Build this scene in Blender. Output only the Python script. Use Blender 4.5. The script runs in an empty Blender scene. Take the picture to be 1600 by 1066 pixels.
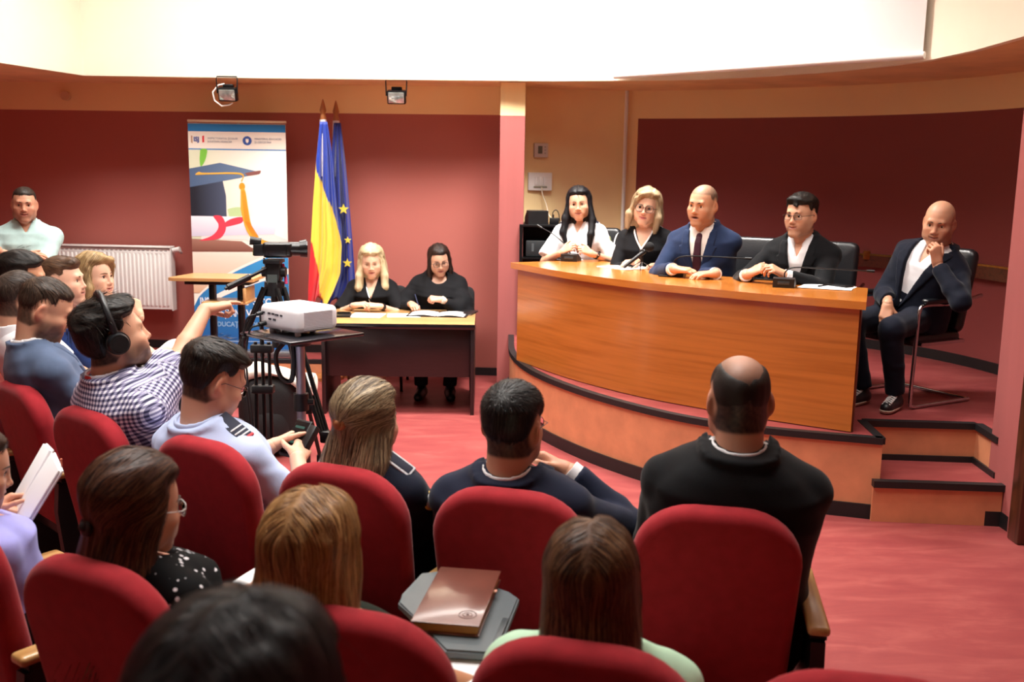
import bpy, bmesh, math, random
import numpy as np
from mathutils import Vector, Matrix, Euler, Quaternion
PI = math.pi
SC = bpy.context.scene
COL = SC.collection
RNG = np.random.default_rng(11)
random.seed(5)

# ------------------------------------------------------------------ camera
EYE = 1.90
def make_camera():
    cd = bpy.data.cameras.new('camera'); co = bpy.data.objects.new('camera', cd); COL.objects.link(co)
    cd.sensor_width = 36.0; cd.lens = 1556 / 1600 * 36.0
    pitch = math.atan(261 / 1556.); roll = 0.016
    R = Vector((1, 0, 0)); D = Vector((0, -math.sin(pitch), -math.cos(pitch))); F = Vector((0, math.cos(pitch), -math.sin(pitch)))
    cx = R * math.cos(roll) - D * math.sin(roll)            # image right
    cyd = R * math.sin(roll) + D * math.cos(roll)           # image down
    m = Matrix((cx, -cyd, -F)).transposed().to_4x4()
    m.translation = (0, 0, EYE)
    co.matrix_world = m
    cd.clip_start = 0.05
    cd.dof.use_dof = True; cd.dof.focus_distance = 5.0; cd.dof.aperture_fstop = 3.6
    SC.camera = co
make_camera()

# ------------------------------------------------------------------ world, lights, exposure
SC.view_settings.view_transform = 'Standard'; SC.view_settings.look = 'None'
SC.view_settings.gamma = 1.0; SC.view_settings.use_curve_mapping = False
SC.view_settings.exposure = -0.40
W = bpy.data.worlds.new('world'); SC.world = W; W.use_nodes = True
W.node_tree.nodes['Background'].inputs[0].default_value = (1.0, 0.97, 0.93, 1)
W.node_tree.nodes['Background'].inputs[1].default_value = 0.25
def area(name, loc, target, sx, sy, power, color=(1, 0.96, 0.9), spread=180):
    l = bpy.data.lights.new(name, 'AREA'); l.shape = 'RECTANGLE'; l.size = sx; l.size_y = sy; l.energy = power; l.color = color; l.spread = math.radians(spread)
    o = bpy.data.objects.new(name, l); COL.objects.link(o); o.location = loc
    o.rotation_euler = (Vector(target) - Vector(loc)).to_track_quat('-Z', 'Y').to_euler()
    return o
area('ceiling_lamp_front', (-1.3, 7.25, 4.6), (-1.3, 7.6, 0), 4.4, 0.8, 300, spread=125)
area('added_niche_fill', (0.75, 7.35, 4.6), (0.75, 8.0, 0), 0.9, 0.6, 150, spread=125)  # extra fill, added only to brighten the yellow niche wall
area('ceiling_lamp_hall', (0.2, 4.9, 4.7), (0.2, 5.1, 0), 4.6, 1.2, 150, spread=120)
area('ceiling_lamp_seats', (-0.9, 3.3, 4.7), (-0.9, 3.5, 0), 2.8, 1.0, 105, spread=105)
area('added_left_fill', (-4.2, 0.5, 3.4), (0.8, 6.5, 1.0), 2.4, 1.6, 16, (1, 0.98, 0.96))  # weak frontal fill added from the rear left; the room has no window there
# ------------------------------------------------------------------ materials
def lin(c):
    c = c / 255.0
    return c / 12.92 if c <= 0.04045 else ((c + 0.055) / 1.055) ** 2.4
def rgb(h):
    if isinstance(h, str): h = h.lstrip('#'); t = tuple(int(h[i:i + 2], 16) for i in (0, 2, 4))
    else: t = h
    return tuple(lin(v) for v in t)
def rgba(h): return rgb(h) + (1.0,)
class NT:
    def __init__(s, name):
        s.m = bpy.data.materials.new(name); s.m.use_nodes = True; s.n = s.m.node_tree.nodes; s.l = s.m.node_tree.links
        s.b = s.n['Principled BSDF']
    def add(s, t, **kw):
        n = s.n.new(t)
        for k, v in kw.items():
            if k.startswith('i_'): n.inputs[int(k[2:]) if k[2:].isdigit() else k[2:].replace('_', ' ')].default_value = v
            else: setattr(n, k, v)
        return n
    def link(s, a, b): s.l.new(a, b)
    def coords(s, kind='Object', scale=(1, 1, 1)):
        t = s.add('ShaderNodeTexCoord'); mp = s.add('ShaderNodeMapping'); mp.inputs['Scale'].default_value = scale
        s.link(t.outputs[kind], mp.inputs[0]); return mp.outputs[0]
    def ramp(s, fac, stops):
        r = s.add('ShaderNodeValToRGB'); e = r.color_ramp.elements
        while len(e) < len(stops): e.new(0.5)
        for i, (p, c) in enumerate(stops): e[i].position = p; e[i].color = c
        s.link(fac, r.inputs[0]); return r.outputs[0]
    def bump(s, h, strength=0.2, dist=0.01):
        b = s.add('ShaderNodeBump'); b.inputs['Strength'].default_value = strength; b.inputs['Distance'].default_value = dist
        s.link(h, b.inputs['Height']); s.link(b.outputs[0], s.b.inputs['Normal'])
MATS = {}
def plain(name, h, rough=0.5, metal=0.0, var=0.0, scale=6.0, bump=0.0, bscale=200.0, coat=0.0, sheen=0.0, spec=None, emit=None, stretch=(1, 1, 1), trans=0.0):
    """colour with a little noise variation and fine relief"""
    if name in MATS: return MATS[name]
    t = NT(name); b = t.b
    b.inputs['Roughness'].default_value = rough; b.inputs['Metallic'].default_value = metal
    b.inputs['Base Color'].default_value = rgba(h)
    if coat: b.inputs['Coat Weight'].default_value = coat; b.inputs['Coat Roughness'].default_value = 0.12
    if sheen: b.inputs['Sheen Weight'].default_value = sheen; b.inputs['Sheen Roughness'].default_value = 0.4
    if spec is not None: b.inputs['Specular IOR Level'].default_value = spec
    if trans: b.inputs['Transmission Weight'].default_value = trans
    if emit: b.inputs['Emission Color'].default_value = rgba(h); b.inputs['Emission Strength'].default_value = emit
    if var:
        co = t.coords('Object', stretch); n = t.add('ShaderNodeTexNoise'); n.inputs['Scale'].default_value = scale; n.inputs['Detail'].default_value = 5
        t.link(co, n.inputs['Vector'])
        c = rgb(h); lo = tuple(max(0, x * (1 - var)) for x in c) + (1,); hi = tuple(min(1, x * (1 + var)) for x in c) + (1,)
        t.link(t.ramp(n.outputs['Fac'], [(0.3, lo), (0.7, hi)]), b.inputs['Base Color'])
    if bump:
        co = t.coords('Object'); n = t.add('ShaderNodeTexNoise'); n.inputs['Scale'].default_value = bscale; n.inputs['Detail'].default_value = 3
        t.link(co, n.inputs['Vector']); t.bump(n.outputs['Fac'], bump, 0.004)
    MATS[name] = t.m; return t.m
def wood(name, base, dark, axis=0, rough=0.35, coat=0.25, scale=1.0, sc=None):
    if name in MATS: return MATS[name]
    t = NT(name)
    if sc is None: sc = [26 * scale] * 3; sc[axis] = 1.1 * scale
    co = t.coords('Object', tuple(sc)); n = t.add('ShaderNodeTexNoise'); n.inputs['Scale'].default_value = 1.6; n.inputs['Detail'].default_value = 8; n.inputs['Distortion'].default_value = 0.12
    t.link(co, n.inputs['Vector'])
    t.link(t.ramp(n.outputs['Fac'], [(0.28, rgba(dark)), (0.5, rgba(base)), (0.72, tuple(min(1, c * 1.12) for c in rgb(base)) + (1,))]), t.b.inputs['Base Color'])
    t.b.inputs['Roughness'].default_value = rough; t.b.inputs['Coat Weight'].default_value = coat; t.b.inputs['Coat Roughness'].default_value = 0.15
    MATS[name] = t.m; return t.m
def attr_mat(name, attr='Col', rough=0.5, sss=0.0, bump=0.0, bscale=300, aniso=0.0, spec=0.5, sheen=0.0):
    if name in MATS: return MATS[name]
    t = NT(name); a = t.add('ShaderNodeAttribute'); a.attribute_name = attr
    t.link(a.outputs['Color'], t.b.inputs['Base Color']); t.b.inputs['Roughness'].default_value = rough
    t.b.inputs['Specular IOR Level'].default_value = spec
    if sss: t.b.inputs['Subsurface Weight'].default_value = sss; t.b.inputs['Subsurface Radius'].default_value = (0.012, 0.004, 0.002); t.b.inputs['Subsurface Scale'].default_value = 0.6
    if aniso: t.b.inputs['Anisotropic'].default_value = aniso
    if sheen: t.b.inputs['Sheen Weight'].default_value = sheen
    if bump:
        co = t.coords('Object'); n = t.add('ShaderNodeTexNoise'); n.inputs['Scale'].default_value = bscale; n.inputs['Detail'].default_value = 3
        t.link(co, n.inputs['Vector']); t.bump(n.outputs['Fac'], bump, 0.003)
    MATS[name] = t.m; return t.m

# ------------------------------------------------------------------ objects
def empty(name, loc=(0, 0, 0), yaw=0.0, label=None, cat=None, group=None):
    o = bpy.data.objects.new(name, None); COL.objects.link(o); o.location = loc; o.rotation_euler = (0, 0, yaw)
    o.empty_display_size = 0.1
    return tag(o, label, cat, group)
def tag(o, label=None, cat=None, group=None, kind=None):
    if label: o['label'] = label
    if cat: o['category'] = cat
    if group: o['group'] = group
    if kind: o['kind'] = kind
    return o
def link_mesh(name, me, mat, parent=None, loc=None, rot=None):
    if mat is not None and not me.materials: me.materials.append(mat)
    o = bpy.data.objects.new(name, me); COL.objects.link(o)
    if parent is not None: o.parent = parent
    if loc is not None: o.location = loc
    if rot is not None: o.rotation_euler = rot
    return o
def copy_tree(o, parent=None):
    c = o.copy(); COL.objects.link(c)
    if parent is not None: c.parent = parent; c.matrix_parent_inverse = o.matrix_parent_inverse
    for ch in list(o.children): copy_tree(ch, c)
    return c
def frame_from(p0, p1):
    d = (Vector(p1) - Vector(p0)); L = d.length
    q = d.to_track_quat('Z', 'Y').to_matrix().to_4x4(); q.translation = Vector(p0)
    return q, L
class MB:
    """collects shapes into one bmesh"""
    def __init__(s): s.bm = bmesh.new()
    def _xf(s, vs, m): bmesh.ops.transform(s.bm, matrix=m, verts=vs)
    def box(s, c, size, rot=(0, 0, 0), bevel=0.0, seg=2, mat=None):
        r = bmesh.ops.create_cube(s.bm, size=1.0); vs = r['verts']
        bmesh.ops.scale(s.bm, vec=size, verts=vs)
        if bevel:
            es = list({e for v in vs for e in v.link_edges})
            rb = bmesh.ops.bevel(s.bm, geom=es, offset=bevel, segments=seg, affect='EDGES', profile=0.5)
            vs = list({v for f in rb['faces'] for v in f.verts} | {v for v in vs if v.is_valid})
        m = mat if mat is not None else (Matrix.Translation(c) @ Euler(rot).to_matrix().to_4x4())
        s._xf(vs, m); return s
    def cyl(s, p0, p1, r0, r1=None, n=12, cap=True):
        r1 = r0 if r1 is None else r1; q, L = frame_from(p0, p1)
        if L < 1e-6: return s
        r = bmesh.ops.create_cone(s.bm, cap_ends=cap, segments=n, radius1=max(r0, 1e-5), radius2=max(r1, 1e-5), depth=L)
        s._xf(r['verts'], q @ Matrix.Translation((0, 0, L / 2))); return s
    def ball(s, c, rad, sub=2, scale=(1, 1, 1), rot=(0, 0, 0)):
        r = bmesh.ops.create_icosphere(s.bm, subdivisions=sub, radius=rad)
        s._xf(r['verts'], Matrix.Translation(c) @ Euler(rot).to_matrix().to_4x4() @ Matrix.Diagonal(tuple(scale) + (1,))); return s
    def tube(s, pts, r, n=8, closed=False):
        pts = [Vector(p) for p in pts]; N = len(pts); rs = r if hasattr(r, '__len__') else [r] * N
        rings = []; up = None
        for i, p in enumerate(pts):
            a = pts[(i - 1) % N] if (closed or i > 0) else p; b = pts[(i + 1) % N] if (closed or i < N - 1) else p
            t = (b - a).normalized()
            if up is None: up = t.orthogonal().normalized()
            up = (up - t * up.dot(t)).normalized(); w = t.cross(up)
            rings.append([s.bm.verts.new(p + (up * math.cos(2 * PI * k / n) + w * math.sin(2 * PI * k / n)) * rs[i]) for k in range(n)])
        M = N if closed else N - 1
        for i in range(M):
            a, b = rings[i], rings[(i + 1) % N]
            for k in range(n): s.bm.faces.new((a[k], a[(k + 1) % n], b[(k + 1) % n], b[k]))
        if not closed: s.bm.faces.new(rings[0][::-1]); s.bm.faces.new(rings[-1])
        return s
    def prism(s, poly, z0, z1, m=None):
        """polygon in xy extruded z0..z1"""
        lo = [s.bm.verts.new((x, y, z0)) for x, y in poly]; hi = [s.bm.verts.new((x, y, z1)) for x, y in poly]; n = len(poly)
        s.bm.faces.new(lo[::-1]); s.bm.faces.new(hi)
        for i in range(n): s.bm.faces.new((lo[i], lo[(i + 1) % n], hi[(i + 1) % n], hi[i]))
        if m is not None: s._xf(lo + hi, m)
        return s
    def lathe(s, prof, c=(0, 0, 0), n=20, m=None):
        rings = [[s.bm.verts.new((r * math.cos(2 * PI * k / n), r * math.sin(2 * PI * k / n), z)) for k in range(n)] for r, z in prof]
        for a, b in zip(rings, rings[1:]):
            for k in range(n): s.bm.faces.new((a[k], a[(k + 1) % n], b[(k + 1) % n], b[k]))
        s.bm.faces.new(rings[0][::-1]); s.bm.faces.new(rings[-1])
        s._xf([v for r in rings for v in r], (m if m is not None else Matrix.Identity(4)) if m is not None else Matrix.Translation(c)); return s
    def pad(s, outline, th, r, m=None, steps=4):
        """cushion: convex outline in xz, thickness along y, rounded rim radius r"""
        pts = [Vector((x, 0, z)) for x, z in outline]; n = len(pts)
        nor = []
        for i in range(n):
            t = (pts[(i + 1) % n] - pts[i - 1]).normalized(); nor.append(Vector((t.z, 0, -t.x)))
        cen = sum(pts, Vector()) / n
        if (pts[0] - cen).dot(nor[0]) < 0: nor = [-v for v in nor]
        rings = []
        prof = [(r * (1 - math.cos(a)), th / 2 - r + r * math.sin(a)) for a in [PI / 2 * k / steps for k in range(steps + 1)]]
        seq = [(i_, -y_) for i_, y_ in reversed(prof)] + prof
        for ins, y in seq: rings.append([s.bm.verts.new(p - q * ins + Vector((0, y, 0))) for p, q in zip(pts, nor)])
        for a, b in zip(rings, rings[1:]):
            for k in range(n): s.bm.faces.new((a[k], a[(k + 1) % n], b[(k + 1) % n], b[k]))
        for ring, sg in ((rings[0], -1), (rings[-1], 1)):
            ins2 = [s.bm.verts.new(cen + (v.co - Vector((0, v.co.y, 0)) - cen) * 0.5 + Vector((0, v.co.y + sg * th * 0.05, 0))) for v in ring]
            for k in range(n): s.bm.faces.new((ring[k], ring[(k + 1) % n], ins2[(k + 1) % n], ins2[k]))
            s.bm.faces.new(ins2)
        if m is not None: s._xf([v for q in rings for v in q] + [v for v in s.bm.verts if not v.link_faces or False], m)
        return s
    def grid(s, P):
        """P[i][j] points -> quads"""
        V = [[s.bm.verts.new(p) for p in row] for row in P]
        for i in range(len(V) - 1):
            for j in range(len(V[0]) - 1): s.bm.faces.new((V[i][j], V[i + 1][j], V[i + 1][j + 1], V[i][j + 1]))
        return s
    def wall(s, path, z0, z1, th, top=True):
        """upright slab following a plan polyline, thickness th to the left of travel"""
        P = [Vector((x, y, 0)) for x, y in path]; n = len(P); off = []
        for i in range(n):
            t = ((P[i + 1] if i < n - 1 else P[i]) - (P[i - 1] if i > 0 else P[i])).normalized(); off.append(P[i] + Vector((-t.y, t.x, 0)) * th)
        q = [(a.x, a.y) for a in P] + [(a.x, a.y) for a in reversed(off)]
        lo = [s.bm.verts.new((x, y, z0)) for x, y in q]; hi = [s.bm.verts.new((x, y, z1)) for x, y in q]; m = len(q)
        for i in range(m): s.bm.faces.new((lo[i], lo[(i + 1) % m], hi[(i + 1) % m], hi[i]))
        for i in range(n - 1):
            s.bm.faces.new((lo[i], lo[m - 1 - i], lo[m - 2 - i], lo[i + 1])); s.bm.faces.new((hi[i], hi[i + 1], hi[m - 2 - i], hi[m - 1 - i]))
        return s
    def mesh(s, name, smooth=40):
        bmesh.ops.recalc_face_normals(s.bm, faces=s.bm.faces)
        me = bpy.data.meshes.new(name); s.bm.to_mesh(me); s.bm.free()
        if smooth:
            me.polygons.foreach_set('use_smooth', [True] * len(me.polygons)); me.set_sharp_from_angle(angle=math.radians(smooth))
        return me
    def build(s, name, mat, parent=None, loc=None, rot=None, smooth=40): return link_mesh(name, s.mesh(name, smooth), mat, parent, loc, rot)
def arc(pts, n=8):
    """Catmull-Rom through pts"""
    P = [np.array(p, float) for p in pts]; P = [2 * P[0] - P[1]] + P + [2 * P[-1] - P[-2]]; out = []
    for i in range(1, len(P) - 2):
        for k in range(n):
            t = k / n; a, b, c, d = P[i - 1:i + 3]
            out.append(0.5 * ((2 * b) + (-a + c) * t + (2 * a - 5 * b + 4 * c - d) * t * t + (-a + 3 * b - 3 * c + d) * t ** 3))
    out.append(P[-2]); return [tuple(v) for v in out]
def offset_path(path, d):
    P = np.array(path); T = np.gradient(P, axis=0); T /= np.linalg.norm(T, axis=1)[:, None]
    return [tuple(v) for v in P + np.stack([-T[:, 1], T[:, 0]], 1) * d]
def rrect(w, h, r, n=5):
    o = []
    for cx, cz, a0 in ((w / 2 - r, h / 2 - r, 0), (-w / 2 + r, h / 2 - r, PI / 2), (-w / 2 + r, -h / 2 + r, PI), (w / 2 - r, -h / 2 + r, 1.5 * PI)):
        for k in range(n + 1): a = a0 + PI / 2 * k / n; o.append((cx + r * math.cos(a), cz + r * math.sin(a)))
    return o
def text_mesh(name, body, size, mat, parent, m, align='LEFT', extrude=0.0006, bold=0.0):
    cu = bpy.data.curves.new(name, 'FONT'); cu.body = body; cu.size = size; cu.align_x = align; cu.align_y = 'CENTER'; cu.extrude = extrude; cu.offset = bold; cu.resolution_u = 3
    t = bpy.data.objects.new(name, cu); COL.objects.link(t)
    dg = bpy.context.evaluated_depsgraph_get(); me = bpy.data.meshes.new_from_object(t.evaluated_get(dg))
    bpy.data.objects.remove(t); bpy.data.curves.remove(cu)
    me.materials.clear(); me.transform(m)
    return link_mesh(name, me, mat, parent)
# ------------------------------------------------------------------ the room
STAGE = 0.47; SOFFIT = 2.68; PAINT = 2.43; CEIL = 4.9
def paint_mat(name, low, high, split):
    t = NT(name)
    g = t.add('ShaderNodeNewGeometry'); sp = t.add('ShaderNodeSeparateXYZ'); t.link(g.outputs['Position'], sp.inputs[0])
    st = t.add('ShaderNodeMath', operation='GREATER_THAN'); st.inputs[1].default_value = split; t.link(sp.outputs['Z'], st.inputs[0])
    n = t.add('ShaderNodeTexNoise'); n.inputs['Scale'].default_value = 2.5; n.inputs['Detail'].default_value = 6
    def shade(h):
        c = rgb(h); return t.ramp(n.outputs['Fac'], [(0.3, tuple(v * 0.94 for v in c) + (1,)), (0.7, tuple(min(1, v * 1.05) for v in c) + (1,))])
    mx = t.add('ShaderNodeMix', data_type='RGBA'); t.link(st.outputs[0], mx.inputs[0]); t.link(shade(low), mx.inputs[6]); t.link(shade(high), mx.inputs[7])
    t.link(mx.outputs[2], t.b.inputs['Base Color']); t.b.inputs['Roughness'].default_value = 0.62; t.b.inputs['Specular IOR Level'].default_value = 0.3
    n2 = t.add('ShaderNodeTexNoise'); n2.inputs['Scale'].default_value = 160; t.bump(n2.outputs['Fac'], 0.08, 0.003)
    return t.m
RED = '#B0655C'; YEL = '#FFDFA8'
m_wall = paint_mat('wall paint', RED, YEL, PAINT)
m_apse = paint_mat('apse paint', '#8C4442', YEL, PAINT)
m_yel = plain('yellow paint', YEL, 0.62, var=0.05, scale=2.5, spec=0.3)
m_cream = plain('cream paint', '#FAF0DA', 0.7, var=0.03, scale=2, spec=0.3)
m_rose = paint_mat('pilaster paint', '#A85F5C', '#F6DFA8', 2.40)
m_black = plain('black rubber trim', '#17181A', 0.5, var=0.15, scale=20)
m_riser = plain('orange riser paint', '#D08A62', 0.6, var=0.12, scale=7, bump=0.1, bscale=60)
m_white = plain('white paint', '#F2F2EF', 0.6, var=0.02)
def lino():
    t = NT('red linoleum'); co = t.coords('Object', (1.4, 5, 1))
    n = t.add('ShaderNodeTexNoise'); n.inputs['Scale'].default_value = 1.6; n.inputs['Detail'].default_value = 9; n.inputs['Roughness'].default_value = 0.68; n.inputs['Distortion'].default_value = 0.5
    t.link(co, n.inputs['Vector'])
    t.link(t.ramp(n.outputs['Fac'], [(0.28, rgba('#85383A')), (0.5, rgba('#904241')), (0.66, rgba('#9E504C')), (0.8, rgba('#A65F59'))]), t.b.inputs['Base Color'])
    t.b.inputs['Roughness'].default_value = 0.42; t.b.inputs['Specular IOR Level'].default_value = 0.35
    return t.m
m_lino = lino()
def structure(o): o['kind'] = 'structure'; return o
structure(MB().box((-1.2, 3, -0.05), (11.5, 15, 0.1)).build('floor', m_lino))
structure(MB().wall([(-6.2, 9.75), (-3.5, 9.62), (-0.1, 9.32)], 0, SOFFIT + 0.05, 0.2).build('wall_back', m_wall))
structure(MB().wall([(-6.2, -4), (-6.2, 9.75)], 0, CEIL, 0.2).build('wall_left', m_wall))
structure(MB().wall([(3.3, -4), (-6.2, -4)], 0, CEIL, 0.2).build('wall_rear', m_wall))
apse = arc([(0.09, 9.32), (0.55, 9.50), (1.07, 9.55), (1.75, 9.33), (2.35, 9.0), (2.9, 8.6), (3.35, 8.1), (3.62, 7.5), (3.72, 6.8), (3.72, 6.0), (3.55, 5.45)], 8)
i0 = next(i for i, p in enumerate(apse) if p[0] >= 1.10)
structure(MB().wall(apse[:i0 + 1], 0, SOFFIT + 0.05, 0.2).build('wall_niche', m_yel))
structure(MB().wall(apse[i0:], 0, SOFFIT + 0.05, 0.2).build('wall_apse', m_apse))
structure(MB().box((-0.025, 9.09, SOFFIT / 2), (0.215, 0.49, SOFFIT)).build('wall_pilaster', m_rose))
structure(MB().prism([(2.735, 5.15), (2.76, 5.55), (3.2, 5.55), (3.2, 5.15)], 0, SOFFIT).build('wall_right_stub', m_rose))
structure(MB().wall([(3.3, 5.05), (3.3, -4)], 0, CEIL, 0.2).build('wall_right', m_wall))
d = structure(MB().box((2.86, 5.10, 1.34), (0.33, 0.10, 2.68), bevel=0.006).build('door_1', wood('dark door wood', '#4A2A18', '#2C170C', 2)))
d = MB().box((2.72, 5.085, 1.3), (0.055, 0.10, 2.6), bevel=0.012).build('casing', MATS['dark door wood'], d)
# soffit, bulkhead, ceiling
inner = [(-4.5, -3.9), (-4.5, 5.5), (-3.96, 7.87), (-3.73, 8.84), (-2.24, 8.82), (-0.58, 8.73), (0.3, 8.66), (0.82, 8.53), (1.25, 8.41), (1.52, 8.3), (1.95, 7.96), (2.32, 7.56), (2.56, 7.15), (2.70, 6.8), (2.76, 6.23), (2.74, 5.3), (2.9, 5.0), (3.1, 5.0), (3.1, -3.9)]
outer = [(-6.2, -4), (-6.2, 6.0), (-6.2, 9.0), (-6.2, 9.85), (-2.3, 9.85), (-0.5, 9.85), (0.3, 9.85), (1.0, 9.85), (1.8, 9.85), (2.5, 9.85), (3.2, 9.4), (3.9, 8.8), (3.95, 8.0), (3.95, 7.3), (3.95, 6.5), (3.95, 5.4), (3.95, 5.0), (3.5, 4.8), (3.5, -4)]
mb = MB()
def ring(z): return [[mb.bm.verts.new((x, y, z)) for x, y in p] for p in (offset_path(inner, 0.03), outer)]
a, b = ring(SOFFIT + 0.004), ring(SOFFIT + 0.12)
for i in range(len(inner) - 1):
    mb.bm.faces.new((a[0][i], a[0][i + 1], a[1][i + 1], a[1][i])); mb.bm.faces.new((b[0][i], b[1][i], b[1][i + 1], b[0][i + 1]))
    mb.bm.faces.new((a[1][i], a[1][i + 1], b[1][i + 1], b[1][i])); mb.bm.faces.new((a[0][i + 1], a[0][i], b[0][i], b[0][i + 1]))
m_soffit = plain('soffit paint', '#F2C995', 0.7, var=0.1, scale=3, spec=0.2)
structure(mb.build('ceiling_soffit', m_soffit, smooth=25))
structure(MB().wall(inner, SOFFIT, CEIL, 0.05).build('wall_bulkhead', m_cream, smooth=30))
structure(MB().box((-1.2, 3, CEIL + 0.06), (11.5, 15, 0.1)).build('ceiling', m_white))
# stage
edge = arc([(-0.02, 8.84), (0.0, 7.95), (0.146, 7.25), (0.44, 6.62), (0.81, 6.10), (1.152, 5.777), (1.523, 5.59), (2.085, 5.41)], 6)
notch = [(2.12, 5.83), (2.783, 5.79), (2.762, 5.46)]
top = edge + notch + [(3.5, 5.46), (3.85, 6.0), (3.85, 7.5), (3.2, 9.0), (2.2, 9.6), (0, 9.75), (-0.02, 8.84)][:-1]
mb = MB(); vs = [mb.bm.verts.new((x, y, STAGE)) for x, y in top]; f = mb.bm.faces.new(vs)
bmesh.ops.triangulate(mb.bm, faces=[f]); structure(mb.build('floor_stage', m_lino))
structure(MB().wall(edge + notch, 0, STAGE - 0.004, 0.05).build('trim_stage_riser', m_riser, smooth=30))
mb = MB().prism([(2.05, 5.40), (2.74, 5.355), (2.80, 5.77), (2.13, 5.82)], 0, 0.235); structure(mb.build('floor_step', m_lino))
structure(MB().wall([(2.04, 5.395), (2.742, 5.345)], 0, 0.225, -0.02).build('trim_step_riser', m_riser))
def nosing(name, path, z, h=0.032, out=0.014):
    structure(MB().wall(offset_path(path, -out), z - h, z + 0.006, 0.05).build(name, m_black, smooth=50))
nosing('trim_stage_nosing', edge, STAGE)
for i, (p, q) in enumerate(zip([edge[-1]] + notch, notch)): nosing('trim_notch_nosing', [p, q], STAGE)
nosing('trim_step_nosing', [(2.035, 5.37), (2.755, 5.325)], 0.235)
def base(name, path, z=0.0, h=0.085, th=0.014): structure(MB().wall(offset_path(path, -th), z, z + h, th * 0.9).build(name, m_black, smooth=50))
base('baseboard_stage', edge + [(2.742, 5.335), (2.758, 5.16)])
base('baseboard_step', [notch[0], notch[1]], 0.235, 0.035); base('baseboard_step_side', [notch[1], notch[2]], 0.235, 0.035)
base('baseboard_apse', apse[2:], STAGE, 0.08)
base('baseboard_back', [(-1.7, 9.461), (-0.13, 9.322)], 0, 0.075)
# low platform on the left
structure(MB().prism([(-6.1, 9.06), (-1.72, 9.06), (-1.70, 9.45), (-6.1, 9.74)], 0, 0.17).build('floor_platform', m_lino))
structure(MB().wall([(-6.1, 9.05), (-1.715, 9.05)], 0, 0.165, -0.012).build('trim_platform_riser', m_riser))
nosing('trim_platform_nosing', [(-6.1, 9.05), (-1.70, 9.05)], 0.17, 0.03)
base('baseboard_platform', [(-6.1, 9.745), (-3.5, 9.62), (-1.70, 9.461)], 0.17, 0.075)
# conduit and rail on the stage wall, small round cover
structure(MB().cyl((1.03, 9.50, STAGE), (1.03, 9.50, SOFFIT), 0.018, n=10).build('trim_white_conduit', m_white))
structure(MB().cyl((2.74, 6.74, 2.95), (2.74, 6.74, CEIL), 0.016, n=10).build('trim_screen_conduit', m_white))
def rail_path():
    P = np.array(apse); k = [i for i in range(len(P)) if 1.35 < P[i, 0] and (P[i, 1] > 5.9)]
    return offset_path([tuple(P[i]) for i in k], -0.05)
rp = rail_path()
rail = structure(MB().wall(rp, 1.17, 1.27, 0.03).build('trim_wall_rail', wood('rail wood', '#5A2B1C', '#3A180F', 0), smooth=40))
MB().wall(offset_path(rp, -0.006), 1.268, 1.282, 0.035).build('gilded_edge', plain('old brass', '#B98A4A', 0.3, 0.9, var=0.2, scale=30), rail, smooth=40)
for i in range(4, len(rp), 9):
    x, y = rp[i]; MB().box((x, y - 0.01, 1.27), (0.055, 0.03, 0.075), bevel=0.008).build('bracket', MATS['old brass'], rail)
# ------------------------------------------------------------------ furniture and things
m_chairred = plain('red upholstery', '#9C262E', 0.85, var=0.10, scale=25, bump=0.25, bscale=420, sheen=0.15, spec=0.15)
m_chairred2 = m_chairred
m_blackplastic = plain('black plastic', '#141416', 0.42, var=0.1, scale=30, bump=0.05, bscale=300)
m_blackmetal = plain('black metal', '#101012', 0.35, 0.3)
m_armwood = wood('armrest wood', '#C79A62', '#A87842', 1, 0.3, 0.3)
m_chrome = plain('chrome', '#C9C9CC', 0.16, 1.0)
m_leather = plain('black leather', '#15161A', 0.32, var=0.15, scale=14, bump=0.2, bscale=90, spec=0.6)
m_desk = wood('cherry laminate', '#B96C2C', '#A65D20', 0, 0.3, 0.35, 0.6, sc=(0.9, 0.9, 24))
m_paper = plain('white paper', '#F4F5F7', 0.7, var=0.01)
m_darkwood = plain('dark wenge laminate', '#1E1518', 0.35, var=0.2, scale=9, stretch=(1, 1, 8), coat=0.2)
m_tabletop = wood('beech laminate', '#C0935F', '#AE8150', 0, 0.3, 0.35, 0.6)
m_grey = plain('grey tablet plastic', '#565F63', 0.38, var=0.06, scale=8, bump=0.06)
def screen_mat(): return plain('dark screen', '#0B0D12', 0.08, spec=0.7)

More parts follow.
